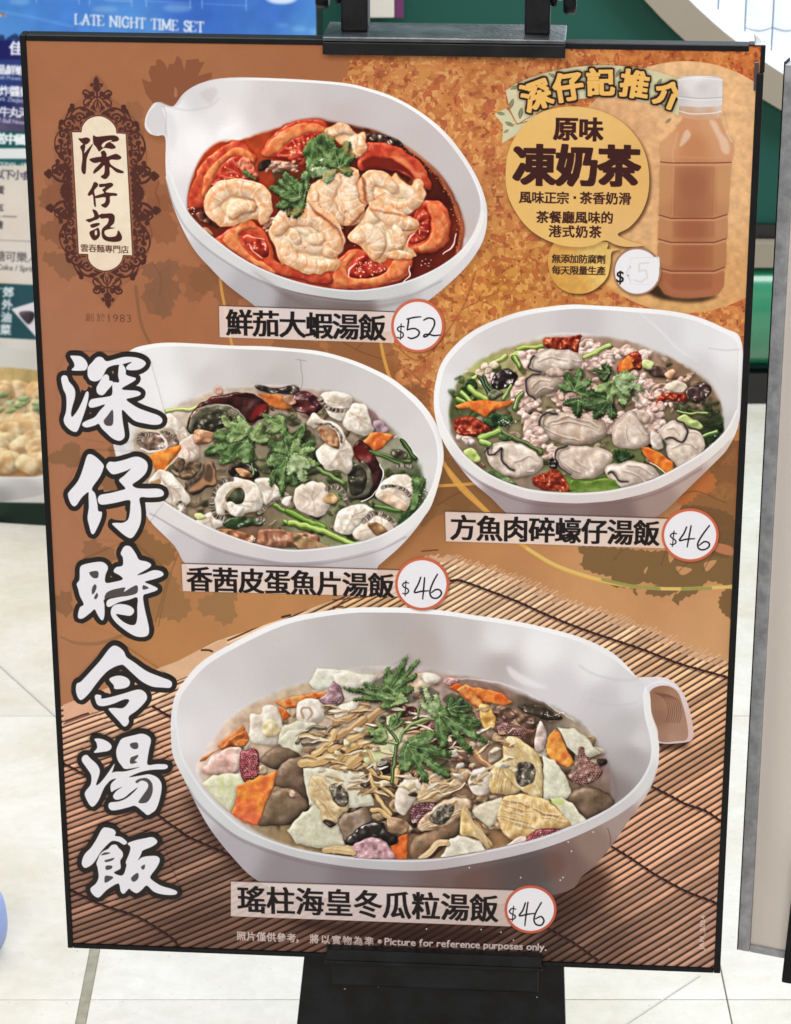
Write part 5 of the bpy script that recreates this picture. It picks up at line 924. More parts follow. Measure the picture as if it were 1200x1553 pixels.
cv.line([(690, 1028), (740, 1032), (790, 1046), (830, 1068), (870, 1092)], 2, (232, 220, 222), .6, soft=1); cv.line([(880, 1010), (900, 1022), (940, 1032), (968, 1030)], 3, (198, 194, 200), .55, soft=2); cv.line([(895, 1062), (930, 1070), (965, 1066)], 2, (190, 184, 190), .4, soft=2)
cv.fill(cr([(912, 1140), (925, 1160), (936, 1190), (938, 1212), (925, 1216), (920, 1190)]), (130, 112, 112), .6, soft=3)
cv.setclip(b4i)
clutter(620, 1165, 290, 118, 260, [(206, 184, 154), (170, 140, 110), (146, 118, 92), (222, 206, 182), (120, 92, 72), (196, 160, 120), (214, 200, 170)], 321, (7, 15))
def melon(p, c=(226, 221, 204), c2=(206, 200, 176), nm=True):
    cv.blob(p, c, c2, R=4, bump=.2, ns=8, gloss=.3, sh=.5, amb=.74, edge=.08, sm=False, dark=(160, 150, 124), mix=12)
    q = np.asarray(p, float); cv.line(np.vstack([q, q[:1]]), .9, (236, 232, 214), .45, sm=False)
    if nm: rec('printed_melon_cube', OW, p)
def clam(p, c=(222, 196, 152), c2=(204, 172, 126), gut=None):
    c = tuple(int(v * .8 + w_ * .2) for v, w_ in zip(c, (214, 196, 168)))
    cv.blob(p, c, c2, R=6, bump=.7, ns=6, gloss=.45, sh=.6, amb=.56, dark=(140, 106, 72), edge=.15, mix=6)
    q_ = cr(p, True, 4); r_ = np.random.RandomState(int(q_[0, 0])); c_ = q_.mean(0); d_ = q_[np.argmax(np.hypot(*(q_ - c_).T))] - c_
    for _ in range(11):
        a_ = q_[r_.randint(len(q_))]; st_ = c_ + (a_ - c_) * .55; l_ = r_.uniform(.25, .5); o_ = r_.uniform(-2, 2, 2)
        cv.line([st_ - d_ * l_, st_ + o_, st_ + d_ * l_], [1.2, 3.2, 1.2], (128, 92, 58), .4, soft=.9); cv.line([st_ - d_ * l_ - (.6, 1.4), st_ + o_ - (.6, 1.4), st_ + d_ * l_ - (.6, 1.4)], [1, 2.2, .8], (244, 222, 182), .6, soft=.5)
    if gut is not None: cv.blob(gut, (142, 130, 114), (92, 86, 78), R=3, bump=1.6, ns=4, gloss=.6, mix=3, soft=1, sh=0); rec('printed_clam', OW, p)
def mush(p, c=(158, 136, 112), c2=(126, 104, 84)):
    cv.blob(p, c, c2, R=12, bump=.3, ns=7, gloss=.25, sh=.55, amb=.5, edge=.4); rec('printed_mushroom', OW, p)
def tent(poly, seed=0, c=(160, 84, 90), dots=None):
    cv.blob(poly, c, tuple(int(v * .75) for v in c), R=5, bump=.6, ns=3, gloss=.6, sh=.5)
    p = np.asarray(poly, float); lo, hi = p.min(0), p.max(0); i = 0
    y = lo[1] + 2
    while y < hi[1]:
        x = lo[0] + 2 + (i % 2) * 1.8
        while x < hi[0]:
            # inside test
            e = np.sum(((p[:, 1] > y) != (np.roll(p[:, 1], -1) > y)) & (x < (np.roll(p[:, 0], -1) - p[:, 0]) * (y - p[:, 1]) / (np.roll(p[:, 1], -1) - p[:, 1] + 1e-9) + p[:, 0]))
            x_, y_ = x + np.random.uniform(-.7, .7), y + np.random.uniform(-.6, .6)
            if e % 2: cv.fill(ell(x_, y_, np.random.uniform(.9, 1.7), np.random.uniform(.8, 1.3), 0, 8), (216, 170, 166), .55); cv.fill(ell(x_ + .2, y_ + .3, .6, .5, 0, 6), (140, 76, 80), .6)
            x += 3.8
        y += 3.2; i += 1
    rec('printed_octopus_tentacle', OW, poly)
def strand(q, w, c=(220, 186, 126)):
    c = (c[0] - 18, c[1] - 20, c[2] - 16); q = np.asarray(q, float); w = w * 1.15
    cv.line(np.array(q) + (.8, 1.6), w, (70, 50, 34), .4, soft=.8); cv.line(q, w, c); cv.line(np.array(q) - (.2, w * .25), w * .35, (236, 212, 170), .6, soft=.4)
melon(A4((990, 400), (1100, 405), (1200, 420), (1190, 470), (1130, 520), (1000, 540), (940, 500)), (226, 224, 208), (214, 212, 192)); melon(B4((-20, 440), (60, 420), (180, 440), (260, 450), (240, 500), (100, 530), (0, 520)), (222, 212, 200))
carrot(A4((720, 620), (800, 590), (920, 570), (1040, 550), (1060, 590), (940, 610), (860, 650), (780, 670)), (222, 156, 96), OW); carrot(A4((340, 900), (400, 850), (500, 770), (520, 790), (500, 860), (470, 900), (380, 940)), (214, 138, 88), OW, (206, 120, 76))
cv.blob(D4((230, 200), (260, 160), (350, 110), (450, 30), (520, -10), (545, 30), (520, 90), (430, 90), (340, 120), (290, 160)), (222, 144, 84), (206, 116, 60), R=3)
cv.blob(D4((250, 230), (340, 140), (440, 95), (500, 110), (500, 230), (440, 270), (330, 280), (260, 270)), (232, 200, 190), (216, 172, 160), R=6)
def squid(p): cv.blob(p, (232, 222, 208), (214, 196, 180), R=8, bump=.7, ns=6, gloss=.4, sh=.5, amb=.64, dark=(160, 136, 120)); rec('printed_squid_piece', OW, p)
squid(A4((550, 760), (560, 690), (620, 700), (640, 650), (700, 635), (740, 660), (760, 740), (770, 820), (740, 890), (640, 895), (560, 870))); cv.blob(A4((640, 760), (700, 730), (760, 800), (700, 850), (640, 830)), (236, 222, 186), (222, 196, 150), R=4); carrot(A4((735, 655), (780, 670), (820, 715), (770, 745), (750, 700)), (232, 186, 96), OW)
squid(A4((860, 640), (900, 600), (970, 595), (1030, 620), (1040, 690), (1010, 750), (930, 770), (860, 740))); cv.line(A4((900, 720), (890, 670), (930, 655), (960, 690), (930, 730)), 3.5, (176, 140, 120), .7, soft=1)
tent(A4((1010, 600), (1060, 550), (1100, 480), (1150, 540), (1160, 620), (1110, 650), (1040, 640)), 2, (176, 140, 150)); squid(A4((1120, 660), (1200, 620), (1260, 600), (1250, 680), (1180, 720), (1110, 720)))
melon(A4((760, 780), (860, 740), (980, 760), (1010, 800), (900, 850), (860, 900), (740, 890)), (210, 204, 184)); melon(D4((740, 60), (800, -10), (920, -20), (900, 60), (880, 150), (800, 130)), (206, 198, 178))
cv.blob(B4((400, 470), (480, 440), (560, 430), (660, 440), (680, 490), (620, 520), (520, 560), (440, 530)), (226, 204, 180), (206, 176, 150), R=5, bump=1)
squid(B4((560, 440), (620, 430), (680, 460), (650, 500), (580, 490))); tent(B4((690, 480), (740, 455), (800, 470), (780, 500), (720, 510)), 3, (210, 160, 156))
carrot(B4((735, 520), (790, 490), (830, 510), (860, 560), (800, 560)), (210, 84, 52), OW); carrot(B4((790, 540), (840, 505), (910, 540), (960, 600), (970, 680), (900, 640), (840, 600)), (228, 160, 92), OW); carrot(B4((860, 515), (960, 530), (1080, 560), (1150, 620), (1100, 640), (980, 625), (920, 580)), (222, 130, 62), OW)
cv.blob(B4((1020, 680), (1100, 650), (1200, 690), (1290, 730), (1270, 830), (1150, 800), (1050, 740)), (136, 104, 84), (96, 70, 60), R=4, bump=1.2, ns=4, gloss=.5)
cv.blob(C4((60, 600), (140, 590), (240, 620), (330, 680), (240, 690), (150, 660)), (84, 70, 56), (60, 50, 42), R=4, gloss=.8); glints(838, 1082, 20, 5, 16, 81)
# central jumble
r = np.random.RandomState(12)
for k in range(46):
    x, y = r.uniform(470, 860), r.uniform(1090, 1270)
    if (x - 650) ** 2 / 240 ** 2 + (y - 1170) ** 2 / 110 ** 2 > 1: continue
    s_ = r.uniform(9, 20); p = [(x + s_ * 1.3 * r.uniform(.5, 1.2) * math.cos(t), y + s_ * .8 * r.uniform(.5, 1.2) * math.sin(t)) for t in np.linspace(0, 6.28, 8)[:-1]]
    c = [(206, 186, 156), (170, 138, 110), (140, 112, 90), (216, 200, 178), (196, 160, 124), (104, 82, 68)][r.randint(6)]
    cv.blob(p, c, tuple(int(v * .8) for v in c), R=4, bump=1, ns=4, gloss=.4, sh=.5)
mush(D4((620, 180), (700, 100), (760, 90), (880, 150), (820, 180), (740, 250), (660, 220)), (124, 102, 84)); mush(D4((700, 340), (730, 250), (800, 180), (880, 160), (930, 200), (940, 460), (880, 400), (780, 360)), (118, 94, 78)); mush(D4((610, 600), (640, 500), (680, 410), (760, 360), (840, 370), (900, 420), (940, 480), (900, 540), (820, 600), (700, 610)), (126, 104, 82))
cv.blob(D4((800, 385), (830, 375), (860, 410), (830, 430)), (196, 160, 140), R=2, bump=2, ns=2)
melon(D4((240, 330), (320, 280), (490, 265), (530, 350), (480, 370), (460, 450), (430, 520), (340, 450)), (222, 216, 190), (206, 208, 166)); cv.fill(cr(D4((360, 300), (390, 300), (385, 400), (350, 380))), (206, 218, 140), .5, soft=3)
tent(D4((485, 170), (510, 125), (580, 110), (610, 150), (620, 270), (580, 305), (520, 325), (500, 270)), 1, (160, 66, 76)); cv.blob(D4((610, 230), (650, 220), (660, 265), (620, 275)), (206, 180, 150), R=2)
carrot(D4((470, 350), (590, 300), (725, 255), (715, 340), (660, 480), (605, 605), (520, 590), (435, 525), (470, 430)), (230, 142, 62), OW, (220, 112, 62)); cv.fill(cr(D4((440, 530), (520, 500), (620, 520), (600, 605), (520, 585))), (226, 110, 84), .5, soft=4)
melon(D4((900, 235), (1050, 235), (1200, 250), (1290, 260), (1360, 480), (1210, 490), (1100, 520), (940, 470)), (218, 212, 192)); melon(D4((795, 640), (900, 520), (990, 470), (1100, 570), (1180, 740), (1000, 755), (860, 720)), (210, 204, 178))
clam(D4((940, 400), (960, 290), (1030, 290), (1060, 330), (1120, 320), (1190, 380), (1195, 500), (1130, 560), (1110, 600), (1040, 600), (1000, 490)), gut=D4((1070, 350), (1120, 330), (1190, 390), (1190, 470), (1130, 480), (1090, 430))); cv.blob(D4((1030, 580), (1070, 570), (1110, 600), (1070, 615)), (70, 56, 48), R=2)
mush(D4((1130, 590), (1180, 520), (1200, 520), (1330, 500), (1340, 700), (1220, 760), (1160, 690)), (150, 132, 118)); strand(D4((1040, 770), (1120, 755), (1220, 760), (1290, 770)), 8, (214, 182, 130))
# razor/dried clam strips at upper left of heap
for q, w_ in [([(860, 880), (950, 790), (1040, 790)], 5), ([(900, 890), (1000, 870), (1090, 780), (1130, 760)], 6)]: strand(A4(*q), w_, (122, 114, 104))
for q, w_ in [([(0, 750), (120, 700), (200, 640)], 10), ([(120, 790), (220, 720), (330, 630)], 11), ([(-30, 850), (80, 800), (180, 730)], 9)]: strand(B4(*q), w_, (196, 158, 112))
for q, w_ in [([(970, 150), (1060, 80), (1100, 0)], 9), ([(890, 200), (980, 200), (1080, 160)], 11), ([(1080, 110), (1180, 60), (1280, 10), (1330, 0)], 9), ([(1160, 180), (1260, 150), (1300, 160)], 12), ([(1160, 120), (1230, 100), (1330, 60)], 8), ([(1100, 190), (1180, 170)], 8)]: strand(D4(*q), w_, (222, 186, 130))
melon(E4((230, 80), (370, 80), (380, 170), (330, 200), (200, 210), (150, 150)), (206, 206, 160), (186, 190, 136)); melon(B4((330, 720), (380, 690), (430, 780), (480, 900), (400, 960), (330, 900)), (186, 190, 140)); 
cv.blob(B4((380, 650), (440, 640), (520, 660), (510, 700), (430, 720)), (90, 56, 44), (60, 38, 34), R=4, gloss=.5); cv.blob(E4((270, 210), (340, 200), (350, 260), (290, 270)), (50, 38, 34), R=4, gloss=.7)
for q, w_ in [([(200, 100), (240, 200), (290, 270)], 4), ([(180, 210), (260, 280), (350, 300)], 5), ([(220, 280), (270, 420), (350, 540)], 6), ([(370, 340), (400, 260), (430, 200)], 8), ([(0, 180), (60, 120), (120, 90)], 10), ([(60, 230), (120, 180), (150, 160)], 12), ([(250, 330), (330, 380), (380, 420)], 4), ([(230, 510), (300, 520), (380, 600)], 5)]: strand(E4(*q), w_, (214, 178, 120))
tent(B4((545, 820), (570, 780), (640, 755), (680, 790), (660, 850), (590, 850)), 4, (150, 72, 82)); cv.blob(B4((660, 780), (760, 770), (830, 820), (820, 920), (700, 930), (620, 880)), (90, 54, 56), (60, 36, 40), R=5, gloss=.7)
tent(B4((1040, 770), (1100, 750), (1200, 780), (1290, 800), (1300, 860), (1180, 840), (1060, 830)), 5, (124, 84, 80)); cv.blob(C4((100, 770), (180, 740), (195, 800), (170, 850), (110, 840)), (118, 84, 66), R=4)
cv.blob(B4((930, 640), (990, 640), (1040, 740), (1010, 800), (950, 760)), (232, 190, 116), (214, 160, 86), R=3, bump=1, ns=4)
strand(E4((830, 60), (900, 130), (960, 200), (1020, 240)), 8, (196, 144, 100)); strand(E4((740, 140), (830, 190), (890, 240)), 9, (150, 104, 84))
squid(E4((380, 460), (400, 360), (460, 290), (530, 300), (560, 380), (520, 440), (450, 540), (400, 520))); clam(E4((525, 420), (560, 330), (580, 260), (680, 280), (740, 330), (800, 270), (860, 260), (850, 320), (760, 400), (640, 455), (560, 460)), (222, 194, 160), (196, 160, 120))
cv.line(E4((590, 270), (640, 370), (740, 400), (840, 330)), 2.2, (246, 226, 196), .8)
squid(E4((860, 320), (890, 250), (960, 235), (1010, 290), (1000, 380), (930, 415), (880, 380))); clam(E4((1000, 250), (1060, 190), (1130, 140), (1180, 230), (1200, 380), (1080, 410), (1000, 380)), (228, 200, 146), (210, 172, 112))
melon(E4((880, 510), (960, 460), (1080, 430), (1110, 500), (1000, 620), (920, 560)), (216, 200, 176)); mush(E4((480, 820), (500, 690), (600, 650), (720, 590), (810, 560), (800, 660), (720, 720), (620, 820)), (146, 108, 82))
tent(E4((480, 530), (530, 470), (650, 465), (640, 530), (540, 600), (490, 590)), 6, (96, 56, 66)); clam(E4((530, 590), (600, 520), (680, 460), (770, 430), (860, 430), (880, 490), (800, 560), (700, 620), (560, 645)), (214, 186, 156), (186, 150, 120), E4((600, 560), (680, 480), (760, 470), (750, 550), (680, 600)))
clam(E4((810, 660), (830, 470), (870, 560), (960, 660), (1020, 740), (980, 750), (900, 690)), (230, 200, 146), (212, 172, 112)); melon(E4((680, 820), (740, 700), (800, 670), (930, 710), (980, 770), (880, 810)), (226, 214, 200))
strand(E4((550, 825), (620, 770), (660, 720), (720, 720)), 8, (226, 196, 150)); carrot(E4((355, 730), (430, 660), (462, 655), (465, 825), (370, 825)), (226, 116, 52), OW); cv.blob(E4((60, 730), (120, 640), (200, 590), (290, 590), (340, 650), (400, 680), (380, 730), (200, 740)), (52, 42, 40), (34, 30, 30), R=8, gloss=.9, bump=.3)
tent(E4((100, 790), (130, 720), (210, 690), (300, 700), (360, 760), (370, 825), (130, 830)), 7, (206, 160, 168)); strand(E4((-10, 770), (60, 775), (110, 780)), 9, (222, 190, 140)); cv.blob(E4((330, 570), (400, 560), (470, 600), (440, 660), (350, 650)), (176, 140, 110), R=3)
# right part
cv.blob(C4((190, 700), (240, 760), (220, 870), (160, 860)), (226, 200, 190), R=4); carrot(F4((240, 40), (290, -20), (320, 0), (350, 80), (410, 190), (370, 215), (290, 190), (235, 130)), (230, 158, 76), OW, (216, 120, 60)); melon(F4((310, -30), (400, -20), (470, 30), (560, 130), (500, 150), (420, 140), (360, 80)), (218, 210, 190))
tent(F4((365, 260), (420, 220), (430, 110), (460, 90), (490, 170), (580, 230), (540, 290), (460, 320), (390, 300)), 8, (140, 100, 90)); melon(F4((215, 140), (280, 170), (350, 260), (395, 385), (330, 410), (220, 410)), (222, 220, 196))
clam(F4((-20, 60), (40, 30), (120, 80), (190, 140), (215, 260), (210, 400), (120, 380), (40, 320), (-20, 240)), (230, 208, 160), (210, 180, 122), F4((45, 250), (60, 190), (120, 180), (170, 230), (150, 300), (80, 330)))
mush(F4((360, 410), (420, 340), (520, 335), (600, 370), (650, 430), (580, 500), (490, 545), (440, 480)), (104, 84, 66)); melon(F4((260, 410), (330, 395), (390, 430), (485, 545), (400, 580), (330, 500)), (216, 212, 184)); cv.fill(cr(F4((260, 420), (320, 395), (350, 430), (290, 450))), (186, 204, 110), .6, soft=2)
clam(F4((-60, 520), (-20, 400), (60, 380), (160, 390), (250, 420), (330, 500), (380, 570), (240, 600), (100, 650), (0, 640)), (232, 200, 146), (214, 172, 112))
for k in range(8): cv.line(F4((20 + k * 40, 400 + k * 6), (10 + k * 45, 500), (-10 + k * 44, 600 - k * 8)), 1.5, (246, 214, 160), .5)
tent(F4((80, 690), (110, 640), (200, 590), (290, 588), (345, 605), (240, 640), (180, 670)), 9, (140, 60, 66)); cv.blob(F4((-10, 700), (60, 640), (110, 640), (80, 690)), (236, 206, 196), R=3); cv.blob(F4((540, 170), (590, 160), (605, 190), (560, 210)), (60, 44, 40), R=3)
# heap of shreds in the middle
for k_ in range(150):
    a_ = r.uniform(0, 6.28); q_ = r.uniform(0, 1) ** .6; x, y = 620 + 165 * q_ * math.cos(a_), 1128 + 80 * q_ * math.sin(a_); th = r.uniform(-.9, .5); l_ = r.uniform(5, 15); v_ = r.uniform(-22, 18)
    cv.line([(x - l_ * math.cos(th), y - l_ * math.sin(th) * .7 + 1.6), (x, y + 1), (x + l_ * math.cos(th), y + l_ * math.sin(th) * .7 + 1.8)], [2, 5, 2], (80, 56, 38), .35, soft=1.2)
    cv.line([(x - l_ * math.cos(th), y - l_ * math.sin(th) * .7), (x + r.uniform(-2, 2), y + r.uniform(-3, 1)), (x + l_ * math.cos(th), y + l_ * math.sin(th) * .7)], [1.6, r.uniform(2.4, 5.5), 1.4], [(208 + v_, 178 + v_, 134 + v_), (222 + v_, 200 + v_, 164 + v_), (182 + v_, 148 + v_, 108 + v_), (226 + v_, 214 + v_, 194 + v_)][k_ % 4], .92, soft=.35)
    if k_ % 3 == 0: cv.line([(x - l_ * .6 * math.cos(th), y - 1 - l_ * .5 * math.sin(th)), (x + l_ * .5 * math.cos(th), y - 1 + l_ * .4 * math.sin(th))], .9, (250, 238, 214), .6, sm=False, soft=.3)
clutter(640, 1150, 150, 60, 40, [(232, 222, 206), (150, 112, 104), (216, 196, 166), (116, 92, 76), (236, 216, 176)], 331, (5, 10), .95)
# coriander
coriander([B4((40, 610), (90, 555), (160, 550), (220, 470), (300, 430), (400, 360), (480, 310), (490, 400), (420, 420), (410, 500), (350, 560), (260, 610), (120, 640)), B4((250, 600), (330, 560), (450, 545), (540, 560), (570, 610), (540, 650), (400, 640)), B4((480, 495), (560, 490), (640, 500), (720, 540), (690, 600), (650, 680), (570, 680), (540, 600)),
           B4((660, 700), (640, 650), (700, 580), (760, 560), (870, 600), (940, 680), (1020, 830), (1000, 880), (900, 830), (790, 760)), B4((160, 860), (240, 780), (300, 680), (350, 660), (350, 770), (300, 860), (200, 900)), B4((500, 900), (560, 840), (700, 870), (820, 920), (800, 1000), (560, 1000), (470, 950)), 
           E4((140, 10), (260, 0), (320, 60), (220, 80)), E4((400, 90), (520, 30), (650, 30), (720, 90), (800, 200), (830, 300), (740, 310), (680, 260), (560, 240), (500, 290), (440, 200)), B4((650, 600), (740, 540), (860, 580), (840, 620), (700, 650))], [0, 0, 3, 0, 0, 2, 1, 0, 2],
          veins=[B4((430, 560), (340, 480), (470, 330)), B4((420, 560), (300, 540), (100, 600)), B4((550, 650), (420, 590), (300, 590)), B4((560, 680), (620, 600), (520, 510)), B4((660, 740), (800, 710), (1000, 850)), B4((700, 730), (760, 650), (800, 590)), B4((780, 720), (880, 680)), E4((400, 90), (560, 150), (800, 280)), E4((560, 150), (640, 70)), E4((640, 200), (740, 190)), E4((520, 130), (480, 250))])
stalk(B4((400, 900), (440, 810), (520, 750), (620, 730), (740, 745)), 4.5, (132, 156, 92), (190, 206, 150)); stalk(B4((540, 650), (530, 720)), 3.5, (100, 126, 76)); stalk(E4((330, -40), (395, 60), (380, 160), (360, 330)), 5, (90, 116, 66), (140, 160, 110)); stalk(E4((320, 55), (395, 75)), 4, (140, 160, 110))
cleaf(590, 1050, -48, 70, 0, 31, .48, 80, 5); cleaf(612, 1060, 190, 90, 0, 32, .30, 80, 5); cleaf(618, 1062, 186, 34, 1, 33, .5, 70, 3); cleaf(662, 1086, -112, 48, 3, 34, .5, 70, 3); cleaf(666, 1080, 34, 90, 0, 35, .56, 80, 5); cleaf(680, 1074, -12, 36, 2, 36, .6, 90, 5); cleaf(586, 1118, -158, 34, 1, 37, .6, 80, 3); cleaf(594, 1106, -62, 34, 0, 38, .5, 70, 3); cleaf(618, 1128, 38, 78, 0, 39, .66, 85, 5)
rec('printed_coriander_leaf', OW, B4((40, 610), (160, 550), (300, 430), (480, 310), (490, 400), (640, 500), (870, 580), (1020, 830), (1000, 880), (700, 760), (400, 650), (120, 640))); rec('printed_coriander_leaf', OW, E4((140, 10), (400, 0), (650, 30), (830, 300), (680, 260), (500, 290), (320, 80)))
glints(650, 1170, 150, 60, 40, 91, (255, 246, 236), (.4, .9), .7)
finish(cr([(298, 1170), (310, 1140), (325, 1115), (345, 1090), (375, 1067), (410, 1051), (440, 1037), (478, 1028), (510, 1018), (540, 1012), (620, 1010), (660, 1014), (700, 1021), (750, 1031), (800, 1051), (850, 1073), (885, 1095), (908, 1123), (922, 1160), (930, 1195), (924, 1218), (890, 1245), (820, 1270), (700, 1300), (560, 1306), (440, 1284), (370, 1250), (326, 1210)]))
cv.setclip(None)
rimband([(259, 1107), (262, 1145), (278, 1180), (297, 1213), (327, 1243), (367, 1271), (437, 1297), (510, 1312), (580, 1319), (650, 1320), (720, 1310), (790, 1296), (850, 1278), (905, 1254), (950, 1228), (980, 1200), (994, 1172), (1000, 1140), (997, 1112), (989, 1085), (986, 1052)],
        [(268, 1105), (273, 1140), (286, 1168), (307, 1200), (337, 1231), (372, 1258), (439, 1284), (510, 1297), (580, 1303), (650, 1303), (720, 1293), (785, 1279), (838, 1263), (893, 1241), (938, 1216), (968, 1188), (984, 1160), (988, 1138), (985, 1114), (978, 1085), (975, 1050)],
        [(265, 1130, (224, 224, 234)), (300, 1205, (214, 216, 228)), (370, 1265, (206, 208, 220)), (450, 1293, (200, 200, 212)), (560, 1310, (190, 188, 200)), (660, 1312, (186, 178, 190)), (760, 1294, (196, 188, 200)), (860, 1264, (206, 200, 212)), (940, 1226, (204, 200, 212)), (985, 1180, (214, 212, 222)), (994, 1130, (234, 232, 240)), (980, 1070, (236, 234, 240))])
cv.line([(266, 1080), (269, 1108), (274, 1142), (288, 1170), (309, 1202), (339, 1233), (374, 1260), (441, 1286), (510, 1299), (580, 1305), (650, 1305), (720, 1295), (786, 1281), (840, 1265), (894, 1243), (939, 1218), (969, 1190), (986, 1161), (990, 1138), (987, 1112), (980, 1083), (977, 1052), (984, 1040), (1000, 1034), (1016, 1036), (1030, 1046)], 2.6, (240, 240, 248), .75, soft=.7)
cv.line([(283, 1192), (300, 1218), (330, 1248), (370, 1276), (440, 1302), (510, 1317), (580, 1324), (650, 1325), (720, 1315), (792, 1301), (855, 1281)], 3, (120, 104, 112), .5, soft=1.6)
cv.line([(922, 1256), (926, 1270), (926, 1282)], 1.6, (110, 70, 56), .6); cv.fill(cr([(700, 1325), (840, 1292), (846, 1330), (760, 1350), (700, 1350)]), (100, 62, 52), .35, soft=6)
rec('printed_soup_bowl', 'poster', b4o[::2], 'large white bowl of winter melon and mixed seafood'); BOWL4 = len(PIECES) - 1
# ---------------------------------------------------------------- milk tea offer
LEAFG = (206, 204, 166)
rib = cr([(767, 137), (800, 119), (850, 105), (900, 98.5), (950, 100), (1000, 109), (1034, 120), (1034, 178), (1010, 164), (960, 151), (905, 147), (860, 153), (820, 168), (785, 186), (772, 160)], True, 6)
rib = np.array([(767, 137), (782, 127), (800, 119), (825, 111), (850, 105), (875, 101), (900, 98.5), (925, 98.5), (950, 100), (975, 103.5), (1000, 109), (1034, 120), (1030, 176), (1010, 164), (985, 156), (960, 151), (932, 147.5), (905, 147), (880, 149.5), (860, 153), (840, 160), (820, 168), (800, 178), (785, 188), (774, 166)], float)
fold1 = np.array([(750, 173), (768, 164), (785, 187), (764, 190)], float); fold2 = np.array([(763, 190), (786, 189), (812, 172), (818, 182), (790, 200), (762, 217)], float)
for q in (fold1, fold2, rib): cv.grad(q, [(q[:, 0].mean(), q[:, 1].mean(), LEAFG), (q[0][0], q[0][1], (214, 204, 168)), (950, 120, (208, 204, 168)), (1020, 150, (206, 200, 160))], tex=.05)
def prleaf(x, y, a, L, c=(78, 80, 56)):
    A = math.radians(a); d = np.array([math.cos(A), math.sin(A)]); n_ = np.array([-d[1], d[0]]); p = np.array([x, y], float)
    cv.fill(cr([p - d * L / 2, p + n_ * L * .2, p + d * L / 2, p - n_ * L * .2], True, 5), c, .75); cv.line([p - d * L * .6, p + d * L * .5], .6, (196, 194, 150), .8)
    for k in np.linspace(-.3, .3, 5): cv.line([p + d * L * k, p + d * L * (k + .12) + n_ * L * .18], .5, (190, 190, 140), .6); cv.line([p + d * L * k, p + d * L * (k + .12) - n_ * L * .18], .5, (190, 190, 140), .6)
for x, y, a, L in [(781, 132, -20, 15), (776, 157, -70, 17), (790, 171, -80, 18), (760, 172, 10, 13), (773, 188, 25, 15), (768, 199, -30, 10), (833, 150, -60, 16), (885, 112, -70, 14), (938, 110, -60, 15), (940, 140, 60, 14), (1000, 125, -60, 15), (996, 150, 60, 16), (838, 114, 30, 14), (893, 140, 80, 14), (1020, 130, 60, 14), (1008, 160, 20, 13), (973, 108, 10, 12), (885, 132, 60, 12), (1014, 183, -40, 12)]: prleaf(x, y, a, L)
cv.line([(772, 163), (784, 186), (800, 184), (806, 186)], 1.6, (176, 104, 66), .9)
chs = '深仔記推介'
for ch, x, y, sz, ro in zip(chs, (814, 862, 911, 963, 1014), (143.5, 131, 124, 127, 143), (47, 46, 43, 44, 42), (-20, -9, -1, 9, 22)):
    draw(cv, glyph_edges(ch, x, y, sz, ro, 1, False), (236, 184, 100), (2.0, 1.5), 1, ((44, 28, 20), 4.2, 3))
bub = np.vstack([ell(876, 268, 109, 106, 0, 90)])
bub = cr([(767, 268), (770, 235), (781, 208), (800, 184), (826, 168), (858, 161.5), (892, 163), (924, 173), (950, 190), (970, 214), (981, 240), (985, 270), (982, 300), (971, 326), (954, 345), (937, 355), (955, 365), (977, 371.5), (955, 374), (935, 371), (918, 364), (900, 371), (878, 374), (850, 371), (822, 360), (800, 344), (783, 322), (771, 297)], True, 5)
disc(bub, [(880, 180, (232, 188, 116)), (800, 240, (230, 184, 108)), (960, 260, (226, 178, 106)), (860, 340, (230, 186, 110)), (960, 370, (226, 180, 116))], .75, (3, 4), 3.2, tex=.03)
sb = cr([(831, 396), (836, 376), (850, 366), (918, 366), (921, 377), (934, 376), (940, 378), (928, 382), (926, 400), (920, 422), (900, 440), (878, 445), (855, 440), (838, 423)], True, 5)
cv.setclip(None)
disc(sb, [(850, 385, (212, 158, 84)), (845, 425, (214, 158, 76)), (880, 435, (214, 160, 80)), (900, 380, (226, 190, 112)), (915, 420, (232, 192, 112))], .7, (2.5, 3.5), 2.6, tex=.16, ts=7)
cv.fill(bub + (1, 5), (120, 80, 40), .35, soft=2.5); cv.grad(bub, [(880, 180, (232, 188, 116)), (800, 240, (230, 184, 108)), (960, 260, (226, 178, 106)), (860, 340, (230, 186, 110)), (960, 370, (226, 180, 116))], tex=.03)
DB = (62, 30, 28)
text(cv, '原味', 858.5, 194.5, 896.5, 195.5, 38, DB, (1.5, .9))
for ch, x in (('凍', 811), ('奶', 875.5), ('茶', 939)): text(cv, ch, x, 249.5 + (x - 811) * .01, x, 249.5 + (x - 811) * .01, 65, DB, (2.9, 2.0))
text(cv, '風味正宗', 797, 298.5, 854, 299.5, 19.5, DB, (.5, .35)); cv.fill(np.array([(870, 297), (874, 297), (874, 301), (870, 301)], float), DB); text(cv, '茶香奶滑', 889, 299.5, 948, 300.5, 19.5, DB, (.5, .35))
text(cv, '茶餐廳風味的', 823, 328.5, 921, 329.5, 19.5, DB, (.5, .35)); text(cv, '港式奶茶', 842, 350, 903, 351, 19.5, DB, (.5, .35))
text(cv, '無添加防腐劑', 844, 391.5, 912, 392.5, 14.2, (50, 30, 24), (.28, .2)); text(cv, '每天限量生產', 844, 409, 912, 410, 14.2, (50, 30, 24), (.28, .2))
